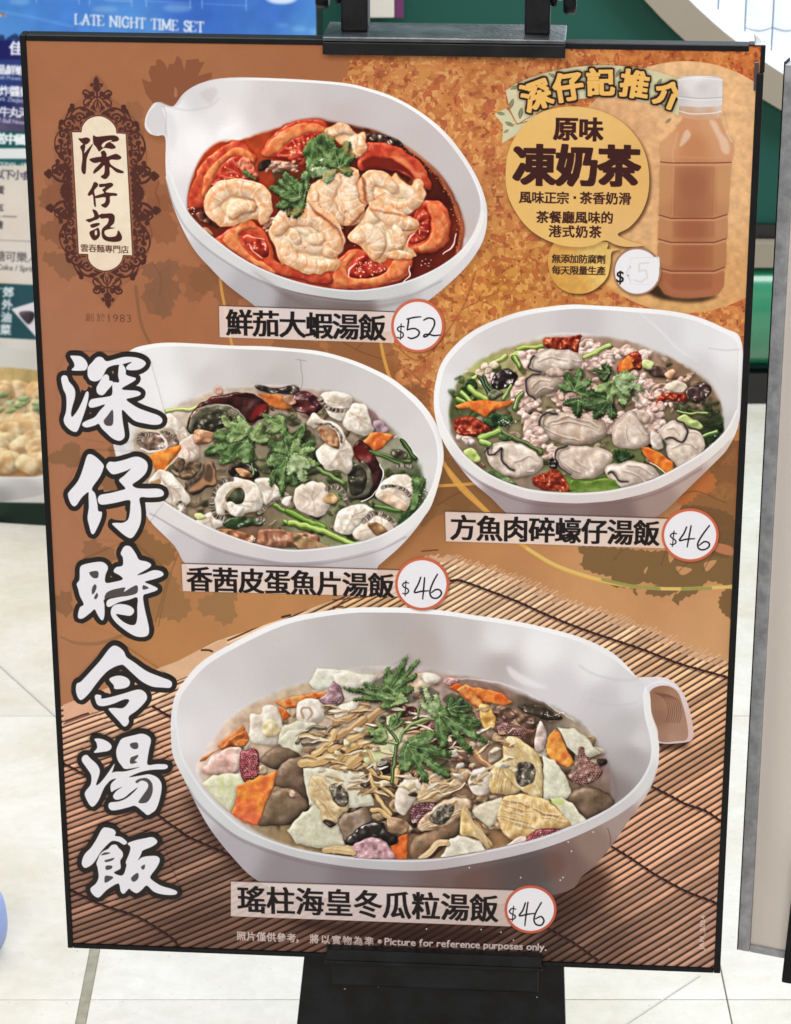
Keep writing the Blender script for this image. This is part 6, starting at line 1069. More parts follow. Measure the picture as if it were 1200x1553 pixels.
# bottle
cv.fill(cr([(975, 438), (1000, 432), (1010, 446), (1040, 452), (1090, 448), (1060, 458), (1010, 455), (985, 446)]), (30, 14, 8), .85, soft=3)
body = cr([(1036, 172), (1092, 173)], False, 1)
body = np.array([(1037, 176), (1033, 184), (1024, 196), (1012, 208), (1003, 217), (1001.5, 224), (1001, 240), (1003, 246), (1001, 252), (1000, 300), (999, 326), (1001, 330), (998.5, 335), (998, 362), (1000, 367), (997.5, 372), (998, 405), (1000, 411), (998, 416), (1000, 434), (1008, 445), (1022, 449.5), (1048, 451), (1074, 449.5), (1090, 445), (1098, 433), (1099, 414), (1098, 409), (1101, 402), (1102, 370), (1101, 364), (1103.5, 358), (1104, 334), (1102.5, 328), (1105, 320), (1108, 262), (1109, 248), (1111, 241), (1113, 226), (1112, 214), (1104, 204), (1098, 192), (1093, 180), (1093, 174)], float)
cv.grad(body, [(1045, 185, (204, 143, 101)), (1080, 185, (210, 153, 111)), (1012, 215, (210, 155, 109)), (1050, 220, (194, 131, 89)), (1100, 215, (208, 151, 113)), (1006, 280, (194, 139, 95)), (1050, 280, (168, 107, 75)), (1100, 280, (198, 145, 99)), (1008, 345, (186, 131, 89)), (1050, 345, (168, 105, 73)), (1094, 345, (188, 133, 93)), (1006, 385, (182, 125, 83)), (1050, 390, (170, 105, 71)), (1092, 390, (180, 123, 81)), (1008, 430, (164, 99, 65)), (1050, 430, (164, 101, 69)), (1088, 430, (174, 107, 73))], pw=4, soft=.5)
cv.fill(np.array([(1024, 252), (1087, 252), (1087, 322), (1082, 328), (1022, 328), (1018, 322)], float), (140, 80, 58), .3, soft=1.6)
for x0_, y0_, x1_, y1_ in ((1021, 334, 1084, 360), (1020, 370, 1082, 404), (1019, 414, 1080, 438)): cv.fill(np.array([(x0_, y0_), (x1_, y0_), (x1_, y1_), (x0_, y1_)], float), (138, 72, 48), .3, soft=2.5)
for x in (1022, 1086): cv.line([(x, 250), (x - 2, 326)], 1.5, (214, 160, 122), .5, soft=.8, sm=False)
for y, x0_, x1_ in ((245.5, 1002, 1109), (329.5, 1000, 1103), (366, 999, 1102), (409.5, 999, 1099)):
    q = [(x0_, y - 4 if y > 300 else y - .5), (1018, y + 1), (1084, y + 1), (x1_, y - 5 if y > 300 else y)]
    cv.line(q, 1.8, (112, 58, 42), .85, sm=False); cv.line(np.array(q) + (0, 2.8), 2, (214, 158, 120), .7, sm=False, soft=.5)
cv.fill(cr([(1043, 196), (1048, 204), (1042, 214), (1031, 222), (1034, 210), (1038, 200)]), (238, 222, 206), .55, soft=1.4)
cv.fill(cr([(1076, 182), (1086, 184), (1094, 200), (1105, 214), (1106, 232), (1096, 230), (1090, 212), (1082, 196)]), (232, 200, 172), .75, soft=2)
cv.line([(1022, 246), (1020, 232), (1028, 200)], 1.4, (226, 176, 140), .6, soft=.7); cv.line([(1003, 222), (1022, 236), (1094, 238), (1111, 224)], 1.4, (214, 158, 118), .5, soft=.8)
cv.fill(cr([(1008, 425), (1030, 440), (1078, 438), (1092, 425), (1088, 442), (1050, 449), (1014, 444)]), (176, 108, 78), .6, soft=2); cv.line([(1102, 200), (1110, 214)], 2, (240, 220, 200), .7, soft=1)
neck = np.array([(1030, 160), (1094, 161), (1095, 170), (1091, 173), (1093, 178), (1060, 182), (1036, 178), (1037, 172), (1031, 168)], float)
cv.grad(neck, [(1035, 163, (196, 170, 152)), (1060, 165, (206, 190, 178)), (1090, 165, (214, 200, 190)), (1060, 176, (206, 150, 112)), (1045, 172, (208, 156, 120)), (1080, 172, (208, 158, 124))]); cv.line([(1031, 168), (1050, 172), (1080, 171), (1094, 168)], 1.6, (240, 232, 226), .9)
cap = np.array([(1029, 119), (1034, 116), (1050, 114.5), (1076, 114.5), (1091, 116), (1096.5, 120), (1096, 158), (1090, 161), (1060, 162), (1034, 160), (1028, 156)], float)
cv.grad(cap, [(1032, 140, (196, 188, 184)), (1045, 130, (226, 220, 220)), (1065, 130, (206, 198, 196)), (1085, 140, (212, 206, 204)), (1094, 140, (226, 222, 222)), (1060, 117, (238, 234, 234)), (1060, 155, (222, 214, 212))], pw=3)
cv.line([(1029, 145), (1060, 148.5), (1096, 147)], 1.4, (178, 166, 160), .8); cv.line([(1029, 147.5), (1060, 151), (1096, 149.5)], 1.2, (240, 236, 236), .8); cv.line([(1029, 121), (1060, 117.5), (1096, 121)], 1.4, (244, 240, 240), .8)
rec('printed_bottle', 'poster', np.vstack([body[:-3], [(1096, 160), (1096, 118), (1076, 114.5), (1034, 116), (1029, 156)]]), 'bottle of milk tea with a white cap')
rec('printed_speech_bubble', 'poster', bub[::2], 'large golden speech bubble advertising cold milk tea'); rec('printed_speech_bubble', 'poster', sb[::2], 'small golden speech bubble with two lines of print')
rec('printed_ribbon', 'poster', rib)
WH = (238, 234, 238)
def price(cx, cy, rx, ry, ring, col=(206, 104, 74)):
    o_ = ell(cx, cy, rx, ry, 0, 60); cv.fill(o_ + (1.5, 2.5), (70, 30, 20), .35, soft=1.5); cv.fill(o_, col); cv.fill(ell(cx, cy, rx - ring, ry - ring, 0, 60), WH)
    rec('price_disc', 'poster', o_); return len(PIECES) - 1
INK = (22, 20, 22)
# captions
def caption(quad, s_, a, b, size, wid=1., bd=(1.25, .5)):
    q = np.array(quad, float)
    cv.grad(q, [(q[:, 0].mean(), q[:, 1].mean(), (238, 222, 218))] * 1 + [(q[1][0], q[1][1], (232, 210, 200)), (q[0][0], q[0][1], (236, 218, 213))], .82)
    cv.line([q[0], q[1]], .9, (60, 34, 26), .8, sm=False); cv.line([q[0], q[3]], 1.0, (90, 50, 40), .7, sm=False); cv.line([q[3], q[2]], .8, (120, 80, 60), .4, sm=False)
    text(cv, s_, a[0], a[1], b[0], b[1], size, (30, 24, 24), bd, wid=wid)
    rec('dish_name_panel', 'poster', q, None)
caption([(332, 463), (600, 472.5), (598, 520), (333, 511)], '鮮茄大蝦湯飯', (363.5, 488.5), (565, 496), 42)
PIECES[-1] = PIECES[-1][:3] + ('dish name panel under the tomato and prawn bowl',)
caption([(275, 854), (612, 864), (608, 904.5), (277, 896)], '香茜皮蛋魚片湯飯', (303, 877.5), (578.5, 887.5), 40)
PIECES[-1] = PIECES[-1][:3] + ('dish name panel under the century egg bowl',)
caption([(675, 775), (1020, 786), (1015, 831.5), (676, 820.5)], '方魚肉碎蠔仔湯飯', (703, 799.5), (981, 807.5), 40.5)
PIECES[-1] = PIECES[-1][:3] + ('dish name panel under the oyster bowl',)
caption([(350, 1336), (782, 1349.5), (775, 1404.5), (350, 1389)], '瑤柱海皇冬瓜粒湯飯', (382, 1363.5), (734.5, 1376.5), 44)
PIECES[-1] = PIECES[-1][:3] + ('dish name panel under the winter melon bowl',)
def hand(k, ox, oy, *strokes, w=2.3):
    for q in strokes: cv.line(Zp(ox, oy, k, *q), [w * .9] + [w] * (len(q) - 2) + [w * .75], INK)
price(634, 493.5, 40.5, 40.5, 4)
hand(3.158, 320, 450, [(940, 105), (975, 97), (1006, 94)], [(948, 106), (945, 130), (941, 158)], [(941, 156), (975, 150), (998, 165), (990, 187), (962, 198), (944, 192)], [(1020, 110), (1042, 100), (1066, 106), (1072, 128), (1058, 160), (1036, 186), (1021, 190), (1024, 180), (1045, 178), (1070, 184), (1100, 181)])
hand(3.158, 320, 450, [(926, 142), (908, 140), (894, 150), (900, 162), (918, 170), (922, 186), (908, 196), (892, 192)], [(912, 128), (908, 203)], w=1.8)
price(640.5, 885, 41, 40, 4)
hand(2.727, 260, 830, [(1032, 122), (1022, 150), (1006, 184), (1035, 180), (1064, 178)], [(1048, 124), (1044, 170), (1040, 212)], [(1101, 110), (1082, 145), (1070, 182), (1078, 205), (1100, 208), (1117, 192), (1112, 176), (1095, 173), (1076, 186)])
hand(2.727, 260, 830, [(982, 146), (966, 144), (957, 154), (964, 164), (978, 170), (981, 182), (970, 191), (957, 188)], [(971, 137), (967, 199)], w=1.8)
price(1047, 811, 43.5, 40.5, 4)
hand(2.667, 660, 760, [(1018, 103), (1006, 130), (989, 157), (1018, 152), (1050, 150)], [(1036, 98), (1028, 140), (1020, 184)], [(1110, 97), (1085, 130), (1064, 166), (1066, 189), (1086, 195), (1107, 184), (1108, 168), (1090, 162), (1068, 177)])
hand(2.667, 660, 760, [(977, 130), (962, 128), (952, 138), (960, 148), (972, 156), (974, 166), (963, 174), (951, 171)], [(967, 119), (960, 182)], w=1.8)
price(805, 1378.5, 39.5, 36.5, 4, (196, 96, 74))
hand(2.308, 340, 1320, [(1055, 112), (1046, 138), (1034, 157), (1062, 152), (1086, 149)], [(1064, 110), (1058, 150), (1053, 192)], [(1111, 111), (1092, 145), (1085, 170), (1092, 187), (1110, 190), (1120, 175), (1110, 160), (1090, 168)])
hand(2.308, 340, 1320, [(1021, 134), (1008, 132), (999, 142), (1006, 150), (1018, 156), (1019, 164), (1010, 170), (999, 168)], [(1014, 124), (1009, 176)], w=1.8)
price(966.5, 411, 36.5, 36.5, 2.8, (160, 124, 98))
cv.fill(np.array([(956, 391), (1000, 389), (1001, 400), (998, 425), (958, 431)], float), (238, 235, 238), 1); cv.line([(956, 391), (1000, 389)], .7, (206, 202, 206), .8, sm=False); cv.line([(956, 391), (956, 430), (985, 431)], .7, (214, 210, 214), .8, sm=False)
cv.line([(984, 398), (970, 399), (969, 410), (980, 409), (982, 420), (972, 427), (962, 424)], 2.2, (206, 202, 206), .7, sm=False, soft=.8); cv.line([(955, 404), (951, 415), (957, 426)], 1.6, (200, 196, 200), .7, soft=.6); cv.fill(ell(953, 417, .9), (60, 56, 60)); cv.fill(ell(956, 404, .7), (90, 86, 90))
e = glyph_edges('$', 941.5, 419, 25, 0, .95, True, (.3, .34)); draw(cv, e, (26, 22, 22), (.25, .25))
# bottom lines
LT = (206, 188, 180)
text(cv, '照片僅供參考', 366, 1419.5, 442, 1422.5, 14.5, LT, (.35, .25)); text(cv, '，', 455, 1423, 455, 1423, 15, LT, (.3, .3)); text(cv, '將以實物為準', 477, 1424, 560, 1428, 14.5, LT, (.35, .25))
cv.fill(ell(576, 1428, 3.2), LT); latin(cv, 'Picture for reference purposes only.', 583.5, 1433, 830, 1442, 15, (218, 202, 196), (.35, .3))
latin(cv, 'JAN_2024', 1067.5, 1441, 1070, 1388, 10, (226, 204, 192), (.2, .15), .85, fr=False)
rr_ = np.random.RandomState(9)
for x, y in [(712, 1316), (730, 1410), (760, 1414), (647, 1409), (820, 1262), (790, 1331), (854, 1331), (862, 1277), (867, 1291), (900, 1262), (779, 1426), (695, 1444), (850, 1335), (1015, 1440), (646, 1295)]: cv.fill(ell(x, y, 1.1, 1.3), (236, 230, 228), .9)
# ---------------------------------------------------------------- shop plaque, left
LOGO = (82, 46, 40)
cx0, cy0 = 155.5, 291.
def Lc(u, v): return (cx0 + u + .053 * v, cy0 + v + .022 * u)
out_ = [(0, -178), (14, -160), (22, -140), (40, -128), (56, -108), (66, -84), (70, -60), (68, -42), (76, -30), (86, -18), (80, 0), (86, 16), (76, 30), (68, 44), (72, 62), (66, 84), (56, 108), (40, 128), (22, 140), (14, 158), (0, 176)]
bgp = np.array([Lc(u, v) for u, v in out_] + [Lc(-u, v) for u, v in out_[::-1][1:-1]])
cv.fill(cr(bgp, True, 3), (140, 86, 62), .38, soft=2); cv.fill(cr(np.array([Lc(u, v) for u, v in [(0, -128), (30, -120), (52, -98), (60, -60), (62, 0), (60, 60), (52, 98), (30, 120), (0, 128), (-30, 120), (-52, 98), (-60, 60), (-62, 0), (-60, -60), (-52, -98), (-30, -120)]]), True, 4), (118, 72, 54), .4, soft=3)
def scroll(u, v, r, a0, turns, w=2.6, tail=None):
    "spiral, mirrored to all four quadrants"
    t = np.linspace(0, 1, 22); pts = []
    for k in t:
        a = a0 + turns * 2 * math.pi * k; rad = r * (1 - .85 * k); pts.append((u + rad * math.cos(a), v + rad * math.sin(a)))
    if tail: pts = tail + pts
    w = w * 1.15; ww = [w * .5] + list(np.linspace(w, w * .8, len(pts) - 3)) + [w * 1.3, w * 1.5]
    for sx in (1, -1):
        for sy in (1, -1):
            cv.line([Lc(sx * a, sy * b) for a, b in pts], ww, LOGO)
def curve(pts, w):
    for sx in (1, -1):
        for sy in (1, -1): cv.line([Lc(sx * a, sy * b) for a, b in pts], w, LOGO)
def petal(u, v, a, L, k=.3):
    A = math.radians(a); d = np.array([math.cos(A), math.sin(A)]); n_ = np.array([-d[1], d[0]]); p = np.array([u, v], float)
    q = [p - d * L / 2, p + n_ * L * k - d * L * .1, p + d * L / 2, p - n_ * L * k - d * L * .1]
    for sx in (1, -1):
        for sy in (1, -1): cv.fill(cr([Lc(sx * a_, sy * b_) for a_, b_ in q], True, 4), LOGO)
petal(0, -169, -90, 14, .32); petal(0, -157, -90, 12, .35); curve([(0, -150), (0, -140), (2, -128)], [3, 2, 1.6])
scroll(7, -162, 4.5, 2.2, .8, 2.4, [(1, -152), (4, -156)]); scroll(8, -150, 4, 2, .8, 2.4, [(1, -144)])
scroll(18, -149, 6, -2.6, .8, 2.4, [(3, -144), (9, -148)]); petal(14, -145, 10, 13, .25)
scroll(15, -134, 9.5, -2.4, .85, 2.1, [(2, -144), (8, -142)]); curve([(2, -140), (6, -132), (3, -122)], [1.4, 2.6, 1.4]); curve([(10, -138), (18, -132), (22, -128)], [3.4, 2.4, 1.2])
curve([(3, -114), (12, -122), (24, -128), (36, -124), (44, -112)], [2, 4, 3.4, 3, 2.4]); petal(10, -120, -40, 14, .25); petal(22, -126, -10, 14, .25)
curve([(2, -110), (14, -114), (24, -112)], [1.5, 3.4, 2]); petal(18, -113, 10, 14, .25)
scroll(29, -112, 8.5, 3.4, 1.2, 2.7); scroll(40, -130, 4, 2, .8, 2.6, [(30, -126), (36, -126)]); petal(42, -124, 40, 12, .3); curve([(36, -127), (46, -118), (50, -108)], [2.4, 2.6, 1.8])
scroll(46, -103, 9, 3.6, 1.1, 3.1, [(36, -104)]); scroll(34, -96, 6.5, -.6, 1.0, 3, [(40, -90)]); petal(34, -88, 60, 11, .35); petal(57, -104, 50, 12, .35); petal(50, -93, 20, 12, .3)
scroll(55, -86, 7, -2.6, 1, 3, [(44, -88)]); curve([(60, -92), (67, -80), (68, -66), (63, -56)], [1.6, 2, 2.4, 3.2]); scroll(52, -70, 8, -.8, 1.05, 2.4, [(61, -52), (60, -60)])
petal(59, -53, 120, 14, .3); scroll(51, -48, 6.5, 1.2, .9, 2.6, [(58, -56)]); petal(46, -58, 90, 10, .3)
scroll(59, -34, 9, 2.8, 1, 3.2, [(46, -38)]); scroll(48, -30, 5, .5, .9, 3, [(44, -40)]); petal(70, -30, -20, 12, .35); curve([(64, -42), (74, -36), (70, -28)], [3, 2.5, 1.5])
for v0 in (-26,):
    scroll(58, v0 - 5, 8, 1.8, .9, 3, [(48, v0 - 14)]); scroll(56, v0 + 6, 7, -1.6, -.9, 3, [(48, v0 + 12)]); curve([(52, v0 - 12), (66, v0 - 9), (76, v0)], [3, 4.5, 3.4]); curve([(52, v0 + 12), (66, v0 + 9), (76, v0)], [3, 4.5, 3.4])
    petal(82, v0, 0, 12, .5); petal(79, v0 - 4, -60, 8, .4); petal(79, v0 + 4, 60, 8, .4); petal(50, v0, 90, 12, .45); petal(64, v0, 0, 8, .35)
petal(52, -4, 0, 16, .35); petal(50, 0, 90, 10, .35); petal(60, -2, 0, 10, .3); petal(57, -8, 60, 12, .3); scroll(60, -6, 4.5, 1, .9, 2.4); scroll(50, -11, 4.5, 2.5, .9, 2.4)
scroll(48, -20, 4, 0, .9, 2.6)
for u, v, r_, a_ in [(47, -62, 4.5, 1), (46, -74, 5, 3), (47, -84, 4, .5), (60, -76, 4.5, 2), (64, -66, 3.6, 4), (54, -60, 4, 0), (42, -92, 4, 2), (57, -96, 4, 5), (26, -104, 4, 1), (38, -112, 4.2, 3), (16, -118, 3.6, 2), (66, -46, 4, 1), (52, -38, 4.5, 4), (66, -36, 3.6, 2), (8, -128, 3.4, 2)]: scroll(u, v, r_, a_, .95, 2.5)
# cream plaque
plq = [(110, 200), (124, 200)] + [tuple(p) for p in cr([(124, 200), (126, 190), (134, 180.5), (146, 175.8), (158, 177), (169, 184), (175.5, 193), (177, 201.5)], False, 5)] + [(191, 202.5), (201, 386.5), (187, 386)] + \
      [tuple(p) for p in cr([(187, 386), (184, 396), (176, 404.5), (164, 409.5), (152, 408.5), (141, 402), (135, 393), (134, 384.5)], False, 5)] + [(120, 384)]
plq = np.array(plq)
for e_, c in ((2.6, (148, 92, 68)), (1.5, LOGO)): cv.line(plq, e_ * 2, c, closed=True, sm=False)
cv.grad(plq, [(150, 190, (238, 220, 194)), (120, 250, (236, 216, 190)), (185, 300, (240, 224, 200)), (160, 400, (236, 216, 190))], tex=.05, ts=10)
PL = (72, 38, 34)
G1 = lambda *p: Zp(60, 100, 6, *p)
G2 = lambda *p: Zp(60, 290, 6, *p)
HOLE = cr(G1((566, 722), (588, 692), (640, 672), (662, 678), (612, 700), (585, 738)), True, 3)
for q in (G1((355, 655), (385, 655), (430, 646), (462, 662), (455, 690), (422, 712), (385, 695)), G1((372, 730), (412, 703), (418, 740), (408, 790), (440, 755), (490, 702), (455, 780), (432, 840), (428, 900), (420, 976), (395, 973), (382, 930), (392, 840), (388, 775)),
          G1((490, 628), (522, 640), (600, 632), (690, 628), (727, 660), (700, 684), (645, 688), (670, 705), (697, 738), (660, 752), (600, 742), (572, 752), (545, 775), (518, 735), (492, 700)),
          G1((455, 845), (520, 826), (565, 818), (560, 780), (590, 765), (612, 795), (615, 822), (660, 806), (705, 796), (748, 828), (720, 850), (645, 850), (648, 888), (700, 925), (766, 955), (758, 973), (700, 962), (642, 915), (640, 985), (600, 1027), (558, 1002), (590, 975), (592, 900), (550, 940), (495, 977), (500, 940), (562, 872), (500, 880)),
          G1((440, 1165), (478, 1100), (498, 1053), (530, 1062), (532, 1090), (500, 1130), (508, 1180), (516, 1275), (498, 1262), (490, 1180), (478, 1165), (460, 1178)),
          G1((545, 1072), (600, 1066), (655, 1058), (672, 1085), (622, 1120), (608, 1145), (702, 1155), (702, 1178), (645, 1182), (642, 1240), (605, 1287), (560, 1262), (596, 1240), (600, 1190), (520, 1200), (508, 1180), (588, 1152), (572, 1125), (602, 1095), (552, 1100)),
          G2((425, 255), (500, 228), (482, 163), (522, 175), (542, 212), (560, 205), (540, 245), (500, 262), (455, 280), (440, 272)), G2((465, 300), (540, 283), (545, 305), (482, 330)),
          G2((555, 205), (600, 200), (660, 198), (686, 225), (680, 285), (645, 322), (692, 330), (600, 352), (600, 395), (640, 413), (700, 400), (718, 350), (752, 405), (742, 445), (690, 458), (620, 450), (578, 425), (566, 370), (578, 330), (620, 290), (628, 242), (560, 245))):
    cv.fill(cr(q, True, 3), PL)
cv.fill(HOLE, (238, 220, 194))
cv.fill(cr(G2((455, 370), (500, 345), (540, 330), (552, 400), (512, 442), (480, 430)), True, 3), PL, holes=(cr(G2((505, 362), (522, 352), (525, 390), (508, 396)), True, 3),))
for i, ch in enumerate('雲吞麵專門店'): text(cv, ch, 128.5 + i * 12.25, 375.4 + i * .45, 0, 0, 12.6, (90, 56, 48), (0, 0), .95) if 0 else draw(cv, glyph_edges(ch, 128.5 + i * 12.25, 375.4 + i * .45, 12.6), (84, 50, 42), (.12, .1), .95)
for i, ch in enumerate('創於'): draw(cv, glyph_edges(ch, 136 + i * 17, 481 + i * .4, 14), (110, 68, 50), (0, 0), .95)
for i, ch in enumerate('1983'): draw(cv, glyph_edges(ch, 165.5 + i * 10.2, 482 + i * .3, 16.5, 0, 1.1, True, (.27, .34)), (110, 68, 50), (0, 0), .95)
rec('printed_shop_emblem', 'poster', bgp)
# ---------------------------------------------------------------- brush-lettered title, left
T1 = lambda *p: Zp(80, 520, 5.175, *p); T2 = lambda *p: Zp(80, 820, 5.175, *p); T3 = lambda *p: Zp(80, 1090, 5.175, *p)
TITLE = [
 ([T1((140, 100), (178, 97), (225, 103), (262, 135), (277, 175), (262, 207), (235, 214), (165, 214), (150, 206), (172, 180), (165, 145)),
   T1((68, 285), (75, 258), (95, 250), (115, 260), (130, 300), (160, 335), (178, 375), (175, 430), (155, 500), (146, 545), (150, 575), (165, 568), (200, 520), (235, 450), (262, 385), (280, 380), (283, 420), (265, 500), (235, 590), (200, 680), (175, 695), (140, 680), (100, 640), (88, 595), (105, 540), (110, 470), (105, 405), (85, 360)),
   T1((275, 230), (280, 185), (310, 150), (350, 108), (390, 110), (425, 140), (500, 122), (570, 106), (650, 110), (705, 128), (733, 155), (715, 185), (670, 208), (600, 210), (577, 195), (590, 172), (622, 147), (590, 152), (545, 165), (480, 172), (430, 195), (405, 240), (380, 280), (340, 298), (300, 290), (280, 262)),
   T1((345, 350), (365, 310), (400, 255), (425, 243), (443, 260), (447, 290), (475, 300), (465, 330), (430, 370), (405, 400), (380, 407), (352, 390)),
   T1((525, 165), (550, 165), (575, 205), (578, 245), (620, 262), (652, 272), (648, 290), (600, 320), (555, 345), (548, 362), (600, 368), (660, 372), (693, 390), (680, 410), (630, 425), (580, 440), (620, 475), (680, 510), (760, 540), (830, 565), (862, 597), (850, 630), (800, 640), (720, 628), (650, 610), (600, 570), (548, 522), (550, 600), (567, 715), (555, 750), (522, 765), (470, 745), (420, 700), (385, 665), (362, 632), (330, 645), (270, 660), (238, 648), (236, 627), (270, 605), (330, 580), (370, 530), (412, 480), (350, 497), (300, 505), (283, 482), (300, 443), (350, 430), (420, 420), (468, 400), (472, 310), (522, 305), (515, 250))],
  [T1((472, 520), (430, 570), (402, 608), (415, 640), (445, 648), (470, 640), (478, 600))]),
 ([T1((270, 885), (300, 870), (345, 895), (398, 950), (398, 985), (370, 1050), (310, 1138), (335, 1180), (352, 1260), (360, 1315), (388, 1325), (380, 1380), (350, 1450), (325, 1495), (305, 1490), (290, 1440), (275, 1370), (285, 1290), (283, 1210), (280, 1168), (230, 1210), (190, 1268), (165, 1278), (140, 1250), (122, 1195), (130, 1165), (200, 1080), (240, 980)),
   T1((422, 965), (445, 930), (490, 930), (560, 915), (640, 890), (690, 895), (735, 925), (748, 965), (730, 1020), (680, 1070), (628, 1108), (660, 1135), (740, 1140), (830, 1140), (868, 1160), (872, 1190), (840, 1205), (760, 1210), (685, 1213), (695, 1300), (693, 1400), (660, 1480), (620, 1528), (570, 1510), (500, 1450), (468, 1415), (500, 1408), (550, 1408), (590, 1385), (605, 1340), (610, 1280), (603, 1230), (500, 1250), (410, 1265), (370, 1260), (355, 1225), (375, 1190), (450, 1175), (530, 1155), (572, 1140), (545, 1105), (522, 1072), (560, 1040), (600, 1000), (612, 983), (570, 1003), (480, 1028), (440, 1000))], []),
 ([T2((215, 215), (240, 185), (330, 165), (390, 163), (425, 185), (435, 215), (415, 270), (418, 325), (480, 320), (550, 300), (530, 270), (480, 240), (500, 205), (550, 190), (552, 130), (535, 95), (560, 45), (590, 35), (620, 50), (655, 100), (680, 145), (740, 160), (775, 185), (750, 215), (665, 265), (720, 255), (790, 228), (850, 235), (872, 260), (850, 280), (790, 300), (725, 320), (780, 345), (825, 370), (810, 390), (750, 410), (712, 430), (722, 520), (745, 620), (758, 690), (750, 735), (710, 752), (650, 745), (580, 705), (500, 640), (460, 580), (462, 530), (490, 500), (540, 493), (600, 505), (635, 530), (638, 560), (610, 585), (560, 580), (500, 572), (520, 602), (560, 635), (610, 657), (650, 652), (665, 600), (665, 520), (665, 442), (600, 460), (520, 480), (450, 515), (425, 505), (428, 470), (460, 450), (530, 435), (410, 455), (408, 500), (408, 580), (395, 620), (375, 610), (350, 570), (330, 535), (300, 560), (240, 605), (205, 605), (200, 575), (215, 520), (245, 495), (215, 430), (200, 370), (190, 335), (212, 300))],
  [T2((288, 245), (355, 235), (357, 285), (318, 288)), T2((310, 372), (328, 340), (343, 345), (345, 370), (327, 408), (310, 415)), T2((330, 432), (350, 405), (357, 430), (342, 455), (328, 450)), T2((410, 455), (420, 410), (460, 385), (520, 370), (572, 364), (560, 398), (620, 362), (665, 347), (665, 405), (600, 428), (530, 437), (460, 450)), T2((712, 345), (757, 367), (710, 380))]),
 ([T2((480, 820), (520, 830), (560, 865), (582, 910), (640, 950), (740, 1020), (850, 1065), (925, 1095), (938, 1125), (920, 1150), (850, 1148), (780, 1140), (700, 1100), (620, 1030), (560, 975), (530, 972), (480, 990), (420, 1030), (350, 1110), (290, 1190), (235, 1243), (205, 1235), (185, 1180), (190, 1120), (225, 1100), (300, 1020), (380, 930), (440, 850)),
   T2((445, 1085), (480, 1062), (530, 1055), (580, 1070), (607, 1100), (600, 1135), (560, 1155), (490, 1160), (480, 1130)),
   T2((332, 1215), (350, 1203), (383, 1212), (385, 1235), (450, 1225), (560, 1195), (640, 1170), (690, 1165), (730, 1190), (742, 1230), (720, 1270), (660, 1330), (600, 1375), (600, 1420), (580, 1450), (555, 1450), (520, 1410), (460, 1345), (440, 1315), (480, 1308), (550, 1310), (590, 1275), (600, 1245), (560, 1242), (480, 1275), (400, 1295), (355, 1285), (338, 1250))], []),
 ([T3((330, 155), (380, 153), (440, 180), (465, 215), (445, 245), (390, 257), (325, 262), (350, 225), (345, 185)),
   T3((230, 325), (240, 290), (270, 280), (300, 310), (345, 350), (370, 395), (366, 440), (342, 515), (375, 498), (430, 430), (485, 350), (478, 385), (465, 425), (440, 480), (400, 550), (360, 640), (320, 685), (290, 670), (255, 600), (260, 565), (300, 510), (303, 440), (270, 385)),
   T3((500, 250), (520, 190), (550, 150), (640, 125), (700, 113), (750, 130), (773, 165), (760, 230), (748, 300), (748, 357), (820, 352), (890, 355), (905, 375), (880, 392), (780, 397), (690, 415), (600, 455), (700, 440), (760, 432), (820, 455), (853, 500), (855, 560), (835, 650), (810, 710), (780, 735), (745, 752), (710, 725), (650, 680), (600, 690), (520, 710), (465, 715), (440, 690), (450, 655), (520, 645), (580, 620), (640, 570), (668, 535), (610, 577), (560, 617), (500, 632), (475, 605), (500, 565), (548, 530), (490, 555), (462, 570), (455, 530), (465, 500), (500, 465), (455, 480), (410, 525), (430, 455), (480, 415), (560, 410), (620, 397), (685, 375), (640, 382), (570, 390), (540, 362), (510, 315))],
  [T3((612, 190), (665, 183), (672, 225), (640, 235), (612, 215)), T3((612, 305), (640, 290), (672, 280), (668, 300), (645, 325), (665, 338), (612, 350)), T3((650, 490), (680, 468), (740, 462), (780, 500), (787, 560), (770, 615), (735, 655), (675, 655), (700, 610), (745, 545), (750, 510), (730, 488), (695, 482), (665, 502))]),
 ([T3((390, 860), (430, 850), (480, 865), (497, 890), (492, 915), (540, 925), (585, 965), (560, 985), (520, 962), (470, 955), (430, 985), (380, 1040), (355, 1080), (320, 1130), (280, 1160), (250, 1165), (230, 1135), (238, 1090), (260, 1050), (300, 1010), (340, 950)),
   T3((360, 1090), (372, 1062), (400, 1035), (435, 1018), (465, 988), (500, 985), (520, 1010), (548, 1040), (552, 1075), (532, 1110), (535, 1150), (530, 1175), (482, 1205), (550, 1225), (580, 1150), (575, 1120), (600, 1060), (612, 1005), (590, 975), (650, 950), (720, 935), (780, 925), (815, 945), (820, 970), (780, 1000), (710, 1030), (695, 1060), (672, 1108), (700, 1085), (760, 1073), (820, 1075), (842, 1105), (820, 1160), (770, 1230), (780, 1260), (850, 1305), (930, 1330), (975, 1350), (972, 1372), (930, 1380), (850, 1372), (790, 1350), (740, 1305), (700, 1340), (660, 1365), (620, 1345), (600, 1330), (560, 1370), (535, 1350), (520, 1290), (470, 1310), (420, 1345), (370, 1395), (340, 1395), (305, 1360), (300, 1325), (340, 1290), (362, 1240), (355, 1170), (345, 1130))],
  [T3((408, 1108), (440, 1098), (485, 1088), (470, 1108), (420, 1122)), T3((420, 1150), (468, 1150), (462, 1174), (420, 1182)), T3((412, 1232), (440, 1228), (478, 1240), (445, 1270), (410, 1282)), T3((380, 1068), (410, 1045), (455, 1048), (430, 1060)), T3((695, 1158), (725, 1140), (722, 1172), (705, 1180)), T3((620, 1240), (668, 1205), (675, 1245), (645, 1275), (622, 1267))])]
